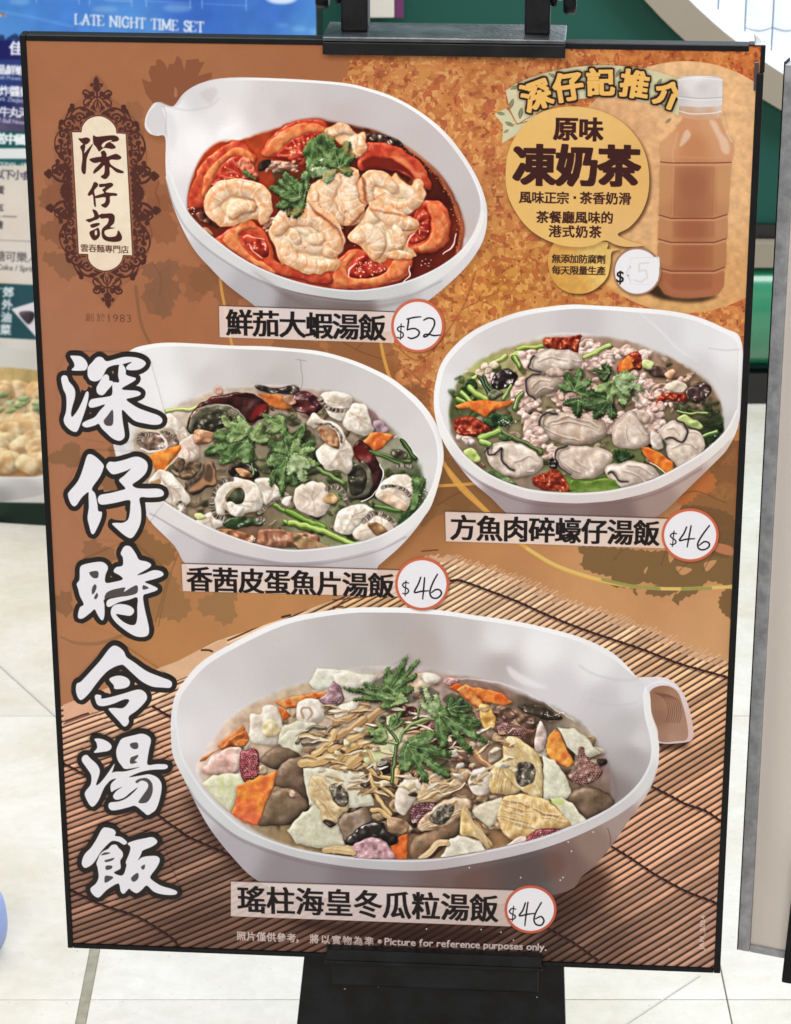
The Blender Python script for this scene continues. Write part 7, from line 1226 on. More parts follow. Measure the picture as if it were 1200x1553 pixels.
GAPS = [[T1((190, 282), (250, 282), (280, 345), (240, 370))], [T1((398, 1160), (440, 1080), (475, 1090), (510, 1145), (450, 1158)), T1((457, 1325), (572, 1305), (575, 1380), (555, 1390), (470, 1378))], [], [T2((398, 1165), (432, 1132), (458, 1190), (440, 1195))], [T3((382, 320), (468, 312), (425, 372))], []]
saved = cv.C.copy()
LB = '深仔時令湯飯'
for i, (ps, hs) in enumerate(TITLE):
    ol = []
    for p in ps:
        q = cr(p, True, 3); ol += [ccw(cr(p, True, 3))] + cv.brush(q[::2], 15.2, closed=True, sm=False)
    m, o = cv.cov(ol, pad=8)
    if i >= 4: cv.over(blur(m, 4 * S), o, rgb((44, 28, 24)), .75)
    cv.over(m, o, rgb((42, 37, 35)))
    for g in GAPS[i]:
        gm, go = cv.cov([cr(g, True, 3)]); y0, x0 = go[1], go[0]; cv.over(gm, go, saved[y0:y0 + gm.shape[0], x0:x0 + gm.shape[1]])
for i, (ps, hs) in enumerate(TITLE):
    for p in ps:
        q = cr(p, True, 4); cv.fill(q, (120, 116, 118), .5, soft=1.0)
    for p in ps: cv.fill(cr(p, True, 4), (236, 233, 238), 1, holes=[cr(h_, True, 3) for h_ in hs])
    allp = np.vstack(ps); lo, hi = allp.min(0) - 7.6, allp.max(0) + 7.6
    # outline of the black border: hull of the strokes
    P_ = allp[np.lexsort((allp[:, 1], allp[:, 0]))]
    def half(P):
        h = []
        for p in P:
            while len(h) > 1 and (h[-1][0] - h[-2][0]) * (p[1] - h[-2][1]) - (h[-1][1] - h[-2][1]) * (p[0] - h[-2][0]) <= 0: h.pop()
            h.append(p)
        return h
    hl = np.array(half(P_)[:-1] + half(P_[::-1])[:-1]); c_ = hl.mean(0); hl = c_ + (hl - c_) * (1 + 7.6 / np.hypot(*(hl - c_).T))[:, None]
    rec('title_character', 'poster', hl, 'brush-lettered white character %s with a black outline' % LB[i])
del saved
cv.setclip(None)
# print grain and photographic softness
cv.C = blur(cv.C, .8 * 1) * .0 + cv.C
g = (RNG.rand(cv.H // 2 + 1, cv.W // 2 + 1).astype(F) - .5); g = np.repeat(np.repeat(g, 2, 0), 2, 1)[:cv.H, :cv.W]
cv.C = np.clip(cv.C * (1 + .02 * g[..., None]) + .006 * g[..., None], 0, 1)
print('print painted', round(time.time() - T0, 1), 's,', len(PIECES), 'pieces')
# ================================================================= the place in three dimensions
SP, CP = math.sin(PITCH), math.cos(PITCH)
RW = np.array([[1, 0, 0], [0, -SP, CP], [0, -CP, -SP]])      # camera axes (right, down, forward) -> world
def ray(px, py):
    return RW @ np.array([(px - 600) / FPX, (py - 776.5) / FPX, 1.])
def on_floor(px, py, z=0.):
    d = ray(px, py); t = (z - CH) / d[2]; return np.array([d[0] * t, d[1] * t, z])
def on_plane(px, py, p0, nrm):
    d = ray(px, py); o = np.array([0, 0, CH]); t = np.dot(np.array(p0) - o, nrm) / np.dot(d, nrm); return o + d * t
# the sign board: an upright 594 x 841 mm sheet
rx, ry, rz = .383, .0771, -.0018
Rb = np.array([[1, 0, 0], [0, math.cos(rx), -math.sin(rx)], [0, math.sin(rx), math.cos(rx)]]) @ np.array([[math.cos(ry), 0, math.sin(ry)], [0, 1, 0], [-math.sin(ry), 0, math.cos(ry)]]) @ \
     np.array([[math.cos(rz), -math.sin(rz), 0], [math.sin(rz), math.cos(rz), 0], [0, 0, 1]])
tb = np.array([-.0046, .0157, 2.3814]) * .99
BH = .8514 * .99; BW = .594
BC = RW @ tb + (0, 0, CH)
BX, BY, BZ = RW @ Rb[:, 0], RW @ Rb[:, 2], -(RW @ Rb[:, 1])   # right, into the board, up
def BL(x, y, z): return BC + BX * x + BY * y + BZ * z
def px2b(px, py, dep=0.):
    p = on_plane(px, py, BL(0, dep, 0), BY) - BC
    return np.array([p @ BX, p @ BZ])
def b2px(x, z):
    p = RW.T @ ((BC[:, None, None] + BX[:, None, None] * x + BZ[:, None, None] * z) - np.array([0, 0, CH])[:, None, None]).reshape(3, -1)
    return (600 + FPX * p[0] / p[2]).reshape(x.shape), (776.5 + FPX * p[1] / p[2]).reshape(x.shape)
def sample(c, X, Y):
    "bilinear lookup of canvas c at photo px"
    x = np.clip((X - c.x0) * c.S - .5, 0, c.W - 1.01); y = np.clip((Y - c.y0) * c.S - .5, 0, c.H - 1.01)
    xi = x.astype(np.int32); yi = y.astype(np.int32); fx = (x - xi)[..., None].astype(F); fy = (y - yi)[..., None].astype(F)
    C_ = c.C; return (C_[yi, xi] * (1 - fx) + C_[yi, xi + 1] * fx) * (1 - fy) + (C_[yi + 1, xi] * (1 - fx) + C_[yi + 1, xi + 1] * fx) * fy
def make_image(name, arr):
    "arr: rows bottom-up, display-referred"
    h, w = arr.shape[:2]; im = bpy.data.images.new(name, w, h, alpha=False); b = np.ones((h, w, 4), F); b[..., :3] = arr
    im.pixels.foreach_set(b.ravel()); im.update(); im.pack(); return im
TW, TH_ = 1980, 2810
gx_ = (np.arange(TW) + .5) / TW * BW - BW / 2; gz_ = (np.arange(TH_) + .5) / TH_ * BH - BH / 2
tex = np.empty((TH_, TW, 3), F)
for r0 in range(0, TH_, 400):
    XX, ZZ = np.meshgrid(gx_, gz_[r0:r0 + 400]); U, V = b2px(XX, ZZ); tex[r0:r0 + 400] = sample(cv, U, V)
IMG = make_image('menu_print', tex)
# ---- materials
def mat_new(name, col=(.5, .5, .5), rough=.5, spec=.5, metal=0., noise=None, bump=None, emit=None, coat=0.):
    m_ = bpy.data.materials.new(name); m_.use_nodes = True; nt = m_.node_tree; b = nt.nodes['Principled BSDF']
    b.inputs['Base Color'].default_value = (*col, 1); b.inputs['Roughness'].default_value = rough; b.inputs['Specular IOR Level'].default_value = spec; b.inputs['Metallic'].default_value = metal
    b.inputs['Coat Weight'].default_value = coat
    tc = nt.nodes.new('ShaderNodeTexCoord')
    if noise:      # (scale, amount, second colour, [contrast])
        n_ = nt.nodes.new('ShaderNodeTexNoise'); n_.inputs['Scale'].default_value = noise[0]; n_.inputs['Detail'].default_value = 6; n_.inputs['Roughness'].default_value = .6
        nt.links.new(tc.outputs['Object'], n_.inputs['Vector'])
        rp = nt.nodes.new('ShaderNodeValToRGB'); k = noise[3] if len(noise) > 3 else .18
        rp.color_ramp.elements[0].position = .5 - k; rp.color_ramp.elements[1].position = .5 + k
        rp.color_ramp.elements[0].color = (*col, 1); c2 = [a + (b_ - a) * noise[1] for a, b_ in zip(col, noise[2])]; rp.color_ramp.elements[1].color = (*c2, 1)
        nt.links.new(n_.outputs['Fac'], rp.inputs['Fac']); nt.links.new(rp.outputs['Color'], b.inputs['Base Color'])
    if bump:
        n2 = nt.nodes.new('ShaderNodeTexNoise'); n2.inputs['Scale'].default_value = bump[0]; n2.inputs['Detail'].default_value = 5
        nt.links.new(tc.outputs['Object'], n2.inputs['Vector'])
        bp = nt.nodes.new('ShaderNodeBump'); bp.inputs['Strength'].default_value = bump[1]; bp.inputs['Distance'].default_value = bump[2] if len(bump) > 2 else .001
        nt.links.new(n2.outputs['Fac'], bp.inputs['Height']); nt.links.new(bp.outputs['Normal'], b.inputs['Normal'])
    if emit: b.inputs['Emission Color'].default_value = (*emit[0], 1); b.inputs['Emission Strength'].default_value = emit[1]
    return m_
def print_mat(name, img, k=.9, rough=.36, spec=.14):
    m_ = mat_new(name, rough=rough, spec=spec, bump=(9, .02, .004)); nt = m_.node_tree; t = nt.nodes.new('ShaderNodeTexImage'); t.image = img; t.interpolation = 'Linear'; t.extension = 'EXTEND'
    u = nt.nodes.new('ShaderNodeUVMap'); nt.links.new(u.outputs[0], t.inputs[0])
    mx = nt.nodes.new('ShaderNodeMix'); mx.data_type = 'RGBA'; mx.blend_type = 'MULTIPLY'; mx.inputs[0].default_value = 1; mx.inputs[7].default_value = (k, k, k, 1)
    nt.links.new(t.outputs['Color'], mx.inputs[6]); nt.links.new(mx.outputs[2], nt.nodes['Principled BSDF'].inputs['Base Color']); return m_
M = dict(
    print=print_mat('menu_print', IMG),
    black=mat_new('black_frame', (.003, .003, .0035), .4, .2, noise=(60, .6, (.008, .008, .009)), bump=(300, .15, .0004)),
    steel=mat_new('black_painted_steel', (.003, .003, .0035), .42, .22, noise=(38, .8, (.011, .011, .013), .14), bump=(240, .3, .0005)),
    dusty=mat_new('dusty_black_steel', (.018, .019, .022), .26, .6, noise=(46, 1., (.085, .09, .10), .2), bump=(300, .5, .0006)),
    metal=mat_new('bright_metal', (.62, .62, .62), .25, .5, 1.),
    tape=mat_new('clear_plastic_tape', (.55, .57, .55), .25, .6),
    green=mat_new('dark_green_wall', (.009, .062, .043), .6, .2, noise=(3, .5, (.012, .074, .052))),
    tube=mat_new('glossy_green_rail', (.02, .19, .085), .16, .6, coat=.6),
    taupe=mat_new('taupe_panel', (.24, .20, .145), .55, .4, noise=(4, .6, (.28, .235, .175))),
    skirt=mat_new('black_skirting', (.006, .005, .005), .3, .5),
    white=mat_new('white_rim', (.85, .86, .88), .4, .5),
    blind=mat_new('backlit_white_fabric', (.66, .72, .78), .7, .3, noise=(14, .5, (.60, .67, .74)), bump=(260, .5, .002), emit=((.82, .92, 1.), .10)),
    seam=mat_new('grey_seam', (.20, .23, .28), .7, .3),
    cream=mat_new('cream_board', (.62, .57, .48), .5, .4), purple=mat_new('purple_board', (.12, .022, .09), .5, .4),
    grey=mat_new('mottled_grey_frame', (.26, .26, .265), .75, .3, noise=(75, 1., (.43, .43, .44), .16), bump=(180, .6, .0012)),
    paper=mat_new('cream_paper', (.66, .59, .50), .6, .3, noise=(2.2, .7, (.70, .62, .60), .3)),
    blue=mat_new('pale_blue_plastic', (.27, .34, .58), .45, .4),
    grout=mat_new('olive_grout', (.24, .22, .15), .5, .4, noise=(60, .8, (.36, .33, .24))), joint=mat_new('fine_joint', (.52, .49, .42), .6, .3))
def tile_mat():
    m_ = mat_new('cream_floor_tile', (.66, .60, .48), .22, .5); nt = m_.node_tree; b = nt.nodes['Principled BSDF']; tc = nt.nodes.new('ShaderNodeTexCoord'); ge = nt.nodes.new('ShaderNodeNewGeometry')
    def nz(sc, det=6, ro=.6, dist=0.):
        n_ = nt.nodes.new('ShaderNodeTexNoise'); n_.inputs['Scale'].default_value = sc; n_.inputs['Detail'].default_value = det; n_.inputs['Roughness'].default_value = ro; n_.inputs['Distortion'].default_value = dist
        nt.links.new(ge.outputs['Position'], n_.inputs['Vector']); return n_
    def ramp(src, p0, p1, c0, c1):
        r_ = nt.nodes.new('ShaderNodeValToRGB'); r_.color_ramp.elements[0].position = p0; r_.color_ramp.elements[1].position = p1; r_.color_ramp.elements[0].color = (*c0, 1); r_.color_ramp.elements[1].color = (*c1, 1); nt.links.new(src, r_.inputs[0]); return r_
    a = ramp(nz(5, 6, .55, .6).outputs['Fac'], .35, .68, (.64, .585, .47), (.74, .70, .62)); c = ramp(nz(48, 5, .7).outputs['Fac'], .36, .62, (.93, .93, .92), (1, 1, 1)); d = ramp(nz(130, 3, .6).outputs['Fac'], .66, .76, (1, 1, 1), (.66, .63, .58))
    v = ramp(nz(2.1, 3, .5, 2.2).outputs['Fac'], .490, .5, (1, 1, 1), (.965, .96, .95))
    def mul(p, q):
        x = nt.nodes.new('ShaderNodeMix'); x.data_type = 'RGBA'; x.blend_type = 'MULTIPLY'; x.inputs[0].default_value = 1; nt.links.new(p, x.inputs[6]); nt.links.new(q, x.inputs[7]); return x.outputs[2]
    oi = nt.nodes.new('ShaderNodeObjectInfo'); rt = ramp(oi.outputs['Random'], 0, 1, (.9, .89, .87), (1, 1, 1)); nt.links.new(mul(mul(mul(mul(a.outputs[0], c.outputs[0]), d.outputs[0]), v.outputs[0]), rt.outputs[0]), b.inputs['Base Color'])
    rr = ramp(nz(20, 4).outputs['Fac'], .3, .7, (.16, .16, .16), (.32, .32, .32)); nt.links.new(rr.outputs[0], b.inputs['Roughness'])
    bp = nt.nodes.new('ShaderNodeBump'); bp.inputs['Strength'].default_value = .12; bp.inputs['Distance'].default_value = .001; nt.links.new(nz(70, 4).outputs['Fac'], bp.inputs['Height']); nt.links.new(bp.outputs['Normal'], b.inputs['Normal'])
    return m_
M['tile'] = tile_mat()
# ---- object helpers
def empty(name, loc, label=None, cat=None, group=None):
    o = bpy.data.objects.new(name, None); COL.objects.link(o); o.location = loc; o.empty_display_size = .05; tag(o, label, cat, group); return o
def tag(o, label=None, cat=None, group=None, kind=None):
    for k, v in (('label', label), ('category', cat), ('group', group), ('kind', kind)):
        if v: o[k] = v
    return o
def world_loc(o):
    v = Vector((0, 0, 0))
    while o is not None: v = v + o.location; o = o.parent
    return np.array(v)
def build(name, verts, faces, m_, parent=None, uv=None, smooth=False, bevel=0., label=None):
    "verts in world space; parents carry translation only"
    V_ = np.array(verts, float)
    if parent is not None: org = world_loc(parent)
    else: org = V_.mean(0); org[2] = V_[:, 2].min()
    me = bpy.data.meshes.new(name); me.from_pydata([tuple(v) for v in V_ - org], [], faces); me.materials.append(m_)
    if bevel or smooth == 'fix':
        bm = bmesh.new(); bm.from_mesh(me); bmesh.ops.recalc_face_normals(bm, faces=bm.faces)
        if bevel: bmesh.ops.bevel(bm, geom=list(bm.edges), offset=bevel, segments=2, affect='EDGES', profile=.6)
        bm.to_mesh(me); bm.free()
    if uv is not None:
        l = me.uv_layers.new(name='UVMap'); idx = np.array([lp.vertex_index for lp in me.loops]); l.data.foreach_set('uv', np.asarray(uv, F)[idx].ravel())
    if smooth is True:
        for p in me.polygons: p.use_smooth = True
    o = bpy.data.objects.new(name, me); COL.objects.link(o)
    if parent is not None: o.parent = parent
    else: o.location = org
    if label: o['label'] = label
    return o
BF = [(0, 1, 2, 3), (7, 6, 5, 4), (0, 4, 5, 1), (1, 5, 6, 2), (2, 6, 7, 3), (3, 7, 4, 0)]
def hexa(name, fr, m_, parent=None, bevel=.0008, label=None):
    "fr: 4 front corners + 4 back corners (world)"
    return build(name, fr, BF, m_, parent, bevel=bevel, label=label)
def bbox(name, x0, x1, y0, y1, z0, z1, m_, parent=None, fn=BL, bevel=.0008, label=None):
    return hexa(name, [fn(x0, y0, z0), fn(x1, y0, z0), fn(x1, y0, z1), fn(x0, y0, z1), fn(x0, y1, z0), fn(x1, y1, z0), fn(x1, y1, z1), fn(x0, y1, z1)], m_, parent, bevel, label)
def cyl(name, p0, p1, r0, m_, parent=None, n=28, r1=None, flutes=0, label=None):
    p0, p1 = np.array(p0, float), np.array(p1, float); d = p1 - p0; L = np.linalg.norm(d); d /= L
    a = np.cross(d, [0, 0, 1.]); a = a if np.linalg.norm(a) > .1 else np.cross(d, [0, 1., 0]); a /= np.linalg.norm(a); b = np.cross(d, a); r1 = r0 if r1 is None else r1
    V_, Fc = [], []; e = min(r0, r1) * .12
    prof = [(0, r0 - e), (e / L, r0), (1 - e / L, r1), (1, r1 - e)]
    for t, r in prof:
        for k in range(n):
            an = 2 * math.pi * k / n; rr = r * (1 - (.07 if flutes and k % 2 else 0)); V_.append(p0 + d * L * t + (a * math.cos(an) + b * math.sin(an)) * rr)
    for j in range(3):
        for k in range(n): Fc.append((j * n + k, j * n + (k + 1) % n, (j + 1) * n + (k + 1) % n, (j + 1) * n + k))
    Fc.append(tuple(range(n))[::-1]); Fc.append(tuple(range(3 * n, 4 * n)))
    o = build(name, V_, Fc, m_, parent, label=label)
    for p in o.data.polygons: p.use_smooth = len(p.vertices) == 4
    return o
# ================================================================= floor
floor = build('floor', [(-6, -2, -.012), (6, -2, -.012), (6, 9, -.012), (-6, 9, -.012)], [(0, 1, 2, 3)], M['joint']); tag(floor, kind='structure')
SX, SY, TS = -.3445, 2.648, .7125
r = random.Random(4)
tiles = {}
for i in range(-3, 4):
    for j in range(-2, 4):
        wide = .006 if i in (0,) else .0007; wr = .006 if i == -1 else .0007
        x0, x1 = SX + i * TS + wide, SX + (i + 1) * TS - wr; y0, y1 = SY + j * TS + .0006, SY + (j + 1) * TS - .0006
        if y1 > 4.70: y1 = 4.70
        if y0 > 4.6: continue
        q = r.uniform(-.0002, .0002)
        hexa('floor_tile', [(x0, y0, -.012), (x1, y0, -.012), (x1, y0, q), (x0, y0, q), (x0, y1, -.012), (x1, y1, -.012), (x1, y1, q), (x0, y1, q)], M['tile'], floor, .0007)
hexa('grout_strip', [(SX - .0055, 1.2, -.011), (SX + .0055, 1.2, -.011), (SX + .0055, 1.2, -.0006), (SX - .0055, 1.2, -.0006), (SX - .0055, 4.6, -.011), (SX + .0055, 4.6, -.011), (SX + .0055, 4.6, -.0006), (SX - .0055, 4.6, -.0006)], M['grout'], floor, 0)
def thin_line(name, a, b, w, m_):
    a, b = np.array(a), np.array(b); d = b - a; d /= np.linalg.norm(d); n_ = np.array([-d[1], d[0], 0]) * w / 2
    return build(name, [a - n_, b - n_, b + n_, a + n_], [(0, 1, 2, 3)], m_, floor)
p, q = on_floor(-60, 955, .0009), on_floor(110, 1108, .0009); thin_line('inlay_line', p, q, .003, M['joint'])
p, q = on_floor(930, 1566, .0009), on_floor(1062, 1479, .0009); thin_line('inlay_line', p, q, .0022, M['joint'])
# ================================================================= green wall behind
YW = on_floor(1145, 613)[1]
WN = np.array([0, 1., 0])
def wz(py, px=1145, dy=0.): return on_plane(px, py, (0, YW + dy, 0), WN)[2]
def wxz(px, py, dy=0.): q_ = on_plane(px, py, (0, YW + dy, 0), WN); return q_[0], q_[2]
wall = build('wall', [(-4, YW + .03, 0), (4, YW + .03, 0), (4, YW + .03, 3.2), (-4, YW + .03, 3.2), (-4, YW + .15, 0), (4, YW + .15, 0), (4, YW + .15, 3.2), (-4, YW + .15, 3.2)], BF, M['green']); tag(wall, kind='structure')
wall.location = wall.location
def wbox(name, x0, x1, z0, z1, y0, y1, m_, par=None, bevel=.002, label=None):
    return hexa(name, [(x0, y0, z0), (x1, y0, z0), (x1, y0, z1), (x0, y0, z1), (x0, y1, z0), (x1, y1, z0), (x1, y1, z1), (x0, y1, z1)], m_, par, bevel, label)
wbox('skirting_board', -4, 4, 0, wz(566), YW, YW + .028, M['skirt'], wall)
zt0, zt1 = wz(563, dy=-.02), wz(421, dy=-.05)
# bulging green bumper rail
prof = []; nseg = 20
for k in range(nseg + 1):
    a_ = math.pi * (k / nseg) - math.pi / 2; prof.append((YW + .028 - .055 * math.cos(a_), (zt0 + zt1) / 2 + (zt1 - zt0) / 2 * math.sin(a_)))
V_ = [(x, y, z) for x in (-4, 4) for y, z in prof]; n_ = nseg + 1
build('bumper_rail', V_, [(k, k + 1, n_ + k + 1, n_ + k) for k in range(nseg)], M['tube'], wall, smooth=True)
wbox('rail_trim', -4, 4, zt1 + .003, wz(367), YW - .004, YW + .028, M['taupe'], wall)
wbox('dark_band', -4, 4, wz(366), wz(345), YW + .018, YW + .028, M['skirt'], wall, 0)  # plain black strip between the taupe trim and the green wall above
# ring window
P3 = [wxz(979, 0), wxz(1040, 61), wxz(1187, 166)]; P4 = [wxz(1046, 0), wxz(1114, 60), wxz(1189, 113)]
def circ(P):
    A = np.array([[2 * (P[1][0] - P[0][0]), 2 * (P[1][1] - P[0][1])], [2 * (P[2][0] - P[0][0]), 2 * (P[2][1] - P[0][1])]]); b = np.array([P[1][0] ** 2 + P[1][1] ** 2 - P[0][0] ** 2 - P[0][1] ** 2, P[2][0] ** 2 + P[2][1] ** 2 - P[0][0] ** 2 - P[0][1] ** 2])
    c = np.linalg.solve(A, b); return c, math.hypot(P[0][0] - c[0], P[0][1] - c[1])
rc, RO = circ(P3); print('ring', rc, RO, circ(P4))
RI = np.mean([math.hypot(q_[0] - rc[0], q_[1] - rc[1]) for q_ in P4])
win = empty('round_window', (rc[0], YW + .03, rc[1] - RO), 'round window with a wide taupe ring and white slatted covering in the green wall', 'window')
def annulus(name, ri, ro, y0, y1, m_, par, n=160, pts=None):
    V_, Fc = [], []
    for k in range(n):
        a_ = 2 * math.pi * k / n; c_, s_ = math.cos(a_), math.sin(a_)
        V_ += [(rc[0] + ro * c_, y0, rc[1] + ro * s_), (rc[0] + ri * c_, y0, rc[1] + ri * s_), (rc[0] + ri * c_, y1, rc[1] + ri * s_), (rc[0] + ro * c_, y1, rc[1] + ro * s_)]
    for k in range(n):
        a_, b_ = 4 * k, 4 * ((k + 1) % n)
        for e in range(4): Fc.append((a_ + e, b_ + e, b_ + (e + 1) % 4, a_ + (e + 1) % 4))
    return build(name, V_, Fc, m_, par)
annulus('window_ring', RI, RO, YW - .012, YW + .03, M['taupe'], win); annulus('inner_rim', RI - .020, RI - .0005, YW - .006, YW + .03, M['white'], win)
sw = (wxz(1174, 20)[0] - wxz(1132, 20)[0]); x = wxz(1132, 20)[0]; k0 = int((rc[0] - RI - x) / sw) - 1
for k in range(k0, int((rc[0] + RI - x) / sw) + 2):
    xa, xb = x + k * sw + .0012, x + (k + 1) * sw - .0012
    cxm = (xa + xb) / 2
    def half_h(X_): return math.sqrt(max((RI - .016) ** 2 - (X_ - rc[0]) ** 2, 0))
    if max(abs(xa - rc[0]), abs(xb - rc[0])) > RI - .03: continue
    V_, Fc, N_ = [], [], 8
    for i in range(N_ + 1):
        t = i / N_; X_ = xa + (xb - xa) * t; yb = YW + .008 - .006 * math.sin(math.pi * t); hh = half_h(X_); V_ += [(X_, yb, rc[1] - hh), (X_, yb, rc[1] + hh)]
    for i in range(N_): Fc.append((2 * i, 2 * i + 2, 2 * i + 3, 2 * i + 1))
    build('fabric_slat', V_, Fc, M['blind'], win, smooth=True)
    # scalloped seam near the lower edge
    zs = wz(43, 1150); V_, Fc = [], []
    if math.hypot(max(abs(xa - rc[0]), abs(xb - rc[0])), zs - rc[1]) < RI - .022:
        for i in range(N_ + 1):
            t = i / N_; X_ = xa + (xb - xa) * t; yb = YW + .008 - .006 * math.sin(math.pi * t) - .0012; zz = zs - .004 * math.sin(math.pi * t); V_ += [(X_, yb, zz - .0009), (X_, yb, zz + .0009)]
        for i in range(N_): Fc.append((2 * i, 2 * i + 2, 2 * i + 3, 2 * i + 1))
        build('scalloped_seam', V_, Fc, M['seam'], win)
V_ = [(rc[0] + (RI - .01) * math.cos(a_), YW + .0135, rc[1] + (RI - .01) * math.sin(a_)) for a_ in np.linspace(0, 2 * math.pi, 80, endpoint=False)]
build('backing_panel', V_, [tuple(range(80))], M['seam'], win)
# notice on the wall
x0, z0 = wxz(557, 27, -.02); x1, _ = wxz(598, 27, -.02); x2, _ = wxz(612.5, 27, -.02)
nt_ = empty('wall_notice', ((x0 + x2) / 2, YW - .02, z0), 'narrow cream notice with a purple edge on the green wall, above the sign clamp', 'notice')
wbox('notice_panel', x0, x1, z0, z0 + .42, YW - .02, YW + .0, M['cream'], nt_); wbox('purple_edge', x1 + .0003, x2, z0 - .001, z0 + .42, YW - .019, YW + .0, M['purple'], nt_)
# ================================================================= promotional board, left
pa, pb = on_floor(0, 793), on_floor(70, 797.5); PD = (pb - pa) / np.linalg.norm(pb - pa); PN = np.array([-PD[1], PD[0], 0.])
cv2 = Canvas(-420, -560, 500, 812, 1.6)
def fullp(x0, y0, x1, y1): return np.array([(x0, y0), (x1, y0), (x1, y1), (x0, y1)], float)
sl = .05
def band(y0, y1, ctl, **k): cv2.grad(np.array([(-430, y0 - 430 * sl), (510, y0 + 510 * sl), (510, y1 + 510 * sl), (-430, y1 - 430 * sl)]), ctl, **k)
band(-700, 900, [(0, 0, (70, 130, 204)), (100, 20, (72, 128, 206)), (300, 10, (58, 104, 190)), (420, 10, (64, 112, 192)), (200, 45, (80, 138, 206)), (470, 45, (80, 140, 206)), (0, 50, (86, 146, 214)), (0, -200, (70, 110, 180)), (300, -400, (50, 70, 140))], tex=.16, ts=26)
for x, y, rx_, ry_ in [(30, 2, 16, 5), (270, 12, 22, 6), (160, 14, 20, 5), (455, 44, 12, 4), (430, 38, 10, 2), (478, 48, 8, 5)]: cv2.fill(ell(x, y, rx_, ry_), (150, 190, 228), .45, soft=3)
cv2.line([(-20, 14), (40, 24), (110, 40)], 4, (120, 176, 228), .35, soft=1.2)
cv2.fill(ell(428, -3, 22, 8), (226, 234, 246), .9, soft=.6); cv2.line(ell(428, -3, 24, 9), 1.4, (180, 204, 238), .8, closed=True)
for xa, xb in ((55, 120), (136, 200), (222, 289), (307, 374)):
    for xx in (xa, xb): cv2.line([(xx, -30), (xx + .3, 2 + xx * .035)], 1.0, (190, 206, 244), .8, sm=False)
    for t in np.arange(0, 1, .07): xx = xa + (xb - xa) * t; cv2.fill(ell(xx, xx * .045 - 8.5 + (2 if xa < 100 else 0), 1, .8, 0, 6), (200, 214, 248), .8)
cv2.line([(160, 1), (200, 2)], 1.2, (160, 190, 240), .6); cv2.fill(fullp(-8, 20, 9, 25), (200, 210, 230), .9); latin(cv2, '$70', -12, 24, 9, 24.5, 7, (120, 60, 40), (.2, .2), fr=False)
# serif lettering
SER = dict(L=[[(0, 0), (0, 1)], [(-.1, 0), (.2, 0)], [(-.1, 1), (.62, 1)], [(.62, 1), (.65, .75)]], A=[[(.42, 0), (.05, 1)], [(.42, 0), (.75, 1)], [(-.08, 1), (.2, 1)], [(.6, 1), (.92, 1)], [(.2, .66), (.6, .66)]],
           T=[[(.38, 0), (.38, 1)], [(0, 0), (.76, 0)], [(0, 0), (0, .2)], [(.76, 0), (.76, .2)], [(.22, 1), (.54, 1)]], E=[[(.06, 0), (.06, 1)], [(-.06, 0), (.6, 0)], [(.06, .48), (.45, .48)], [(-.06, 1), (.64, 1)], [(.6, 0), (.6, .18)], [(.66, 1), (.66, .78)]],
           N=[[(.08, 0), (.08, 1)], [(.08, 0), (.78, 1)], [(.78, 0), (.78, 1)], [(-.06, 0), (.16, 0)], [(-.04, 1), (.22, 1)], [(.64, 0), (.92, 0)]], I=[[(.14, 0), (.14, 1)], [(0, 0), (.28, 0)], [(0, 1), (.28, 1)]],
           G=[[(.72, .22), (.6, .03), (.35, 0), (.1, .2), (.04, .5), (.12, .82), (.36, 1), (.62, .97), (.72, .85)], [(.72, .85), (.72, .55)], [(.55, .55), (.85, .55)]], H=[[(.08, 0), (.08, 1)], [(.72, 0), (.72, 1)], [(.08, .48), (.72, .48)], [(-.04, 0), (.2, 0)], [(-.04, 1), (.2, 1)], [(.6, 0), (.84, 0)], [(.6, 1), (.84, 1)]],
           M=[[(.08, 0), (.05, 1)], [(.08, 0), (.48, .9)], [(.48, .9), (.88, 0)], [(.88, 0), (.9, 1)], [(-.05, 1), (.18, 1)], [(.78, 1), (1.02, 1)], [(-.04, 0), (.1, 0)], [(.88, 0), (1, 0)]], S=[[(.5, .2), (.45, .04), (.25, 0), (.08, .1), (.08, .3), (.3, .47), (.52, .62), (.54, .86), (.34, 1), (.1, .96), (.03, .78)]])
WID = dict(L=.72, A=.9, T=.8, E=.74, N=.94, I=.36, G=.92, H=.9, M=1.1, S=.64)
tot = sum(WID.get(c, .5) + .06 for c in 'LATE NIGHT TIME SET'); x = 0.
for pas, col_, off in (('s', (30, 60, 130), 1.0), ('f', (236, 240, 248), 0)):
    x = 0.
    for c in 'LATE NIGHT TIME SET':
        if c != ' ':
            for st_ in SER[c]:
                pts = [(115 + (x + a_) / tot * 196 + off, 21.5 + (x / tot) * 12.5 + b_ * 15 + off) for a_, b_ in st_]
                vert = abs(st_[0][1] - st_[-1][1]) > .5; cv2.line(pts, 2.9 if vert else 1.5, col_, .9 if pas == 'f' else .5, sm=len(pts) > 2)
        x += WID.get(c, .5) + .06
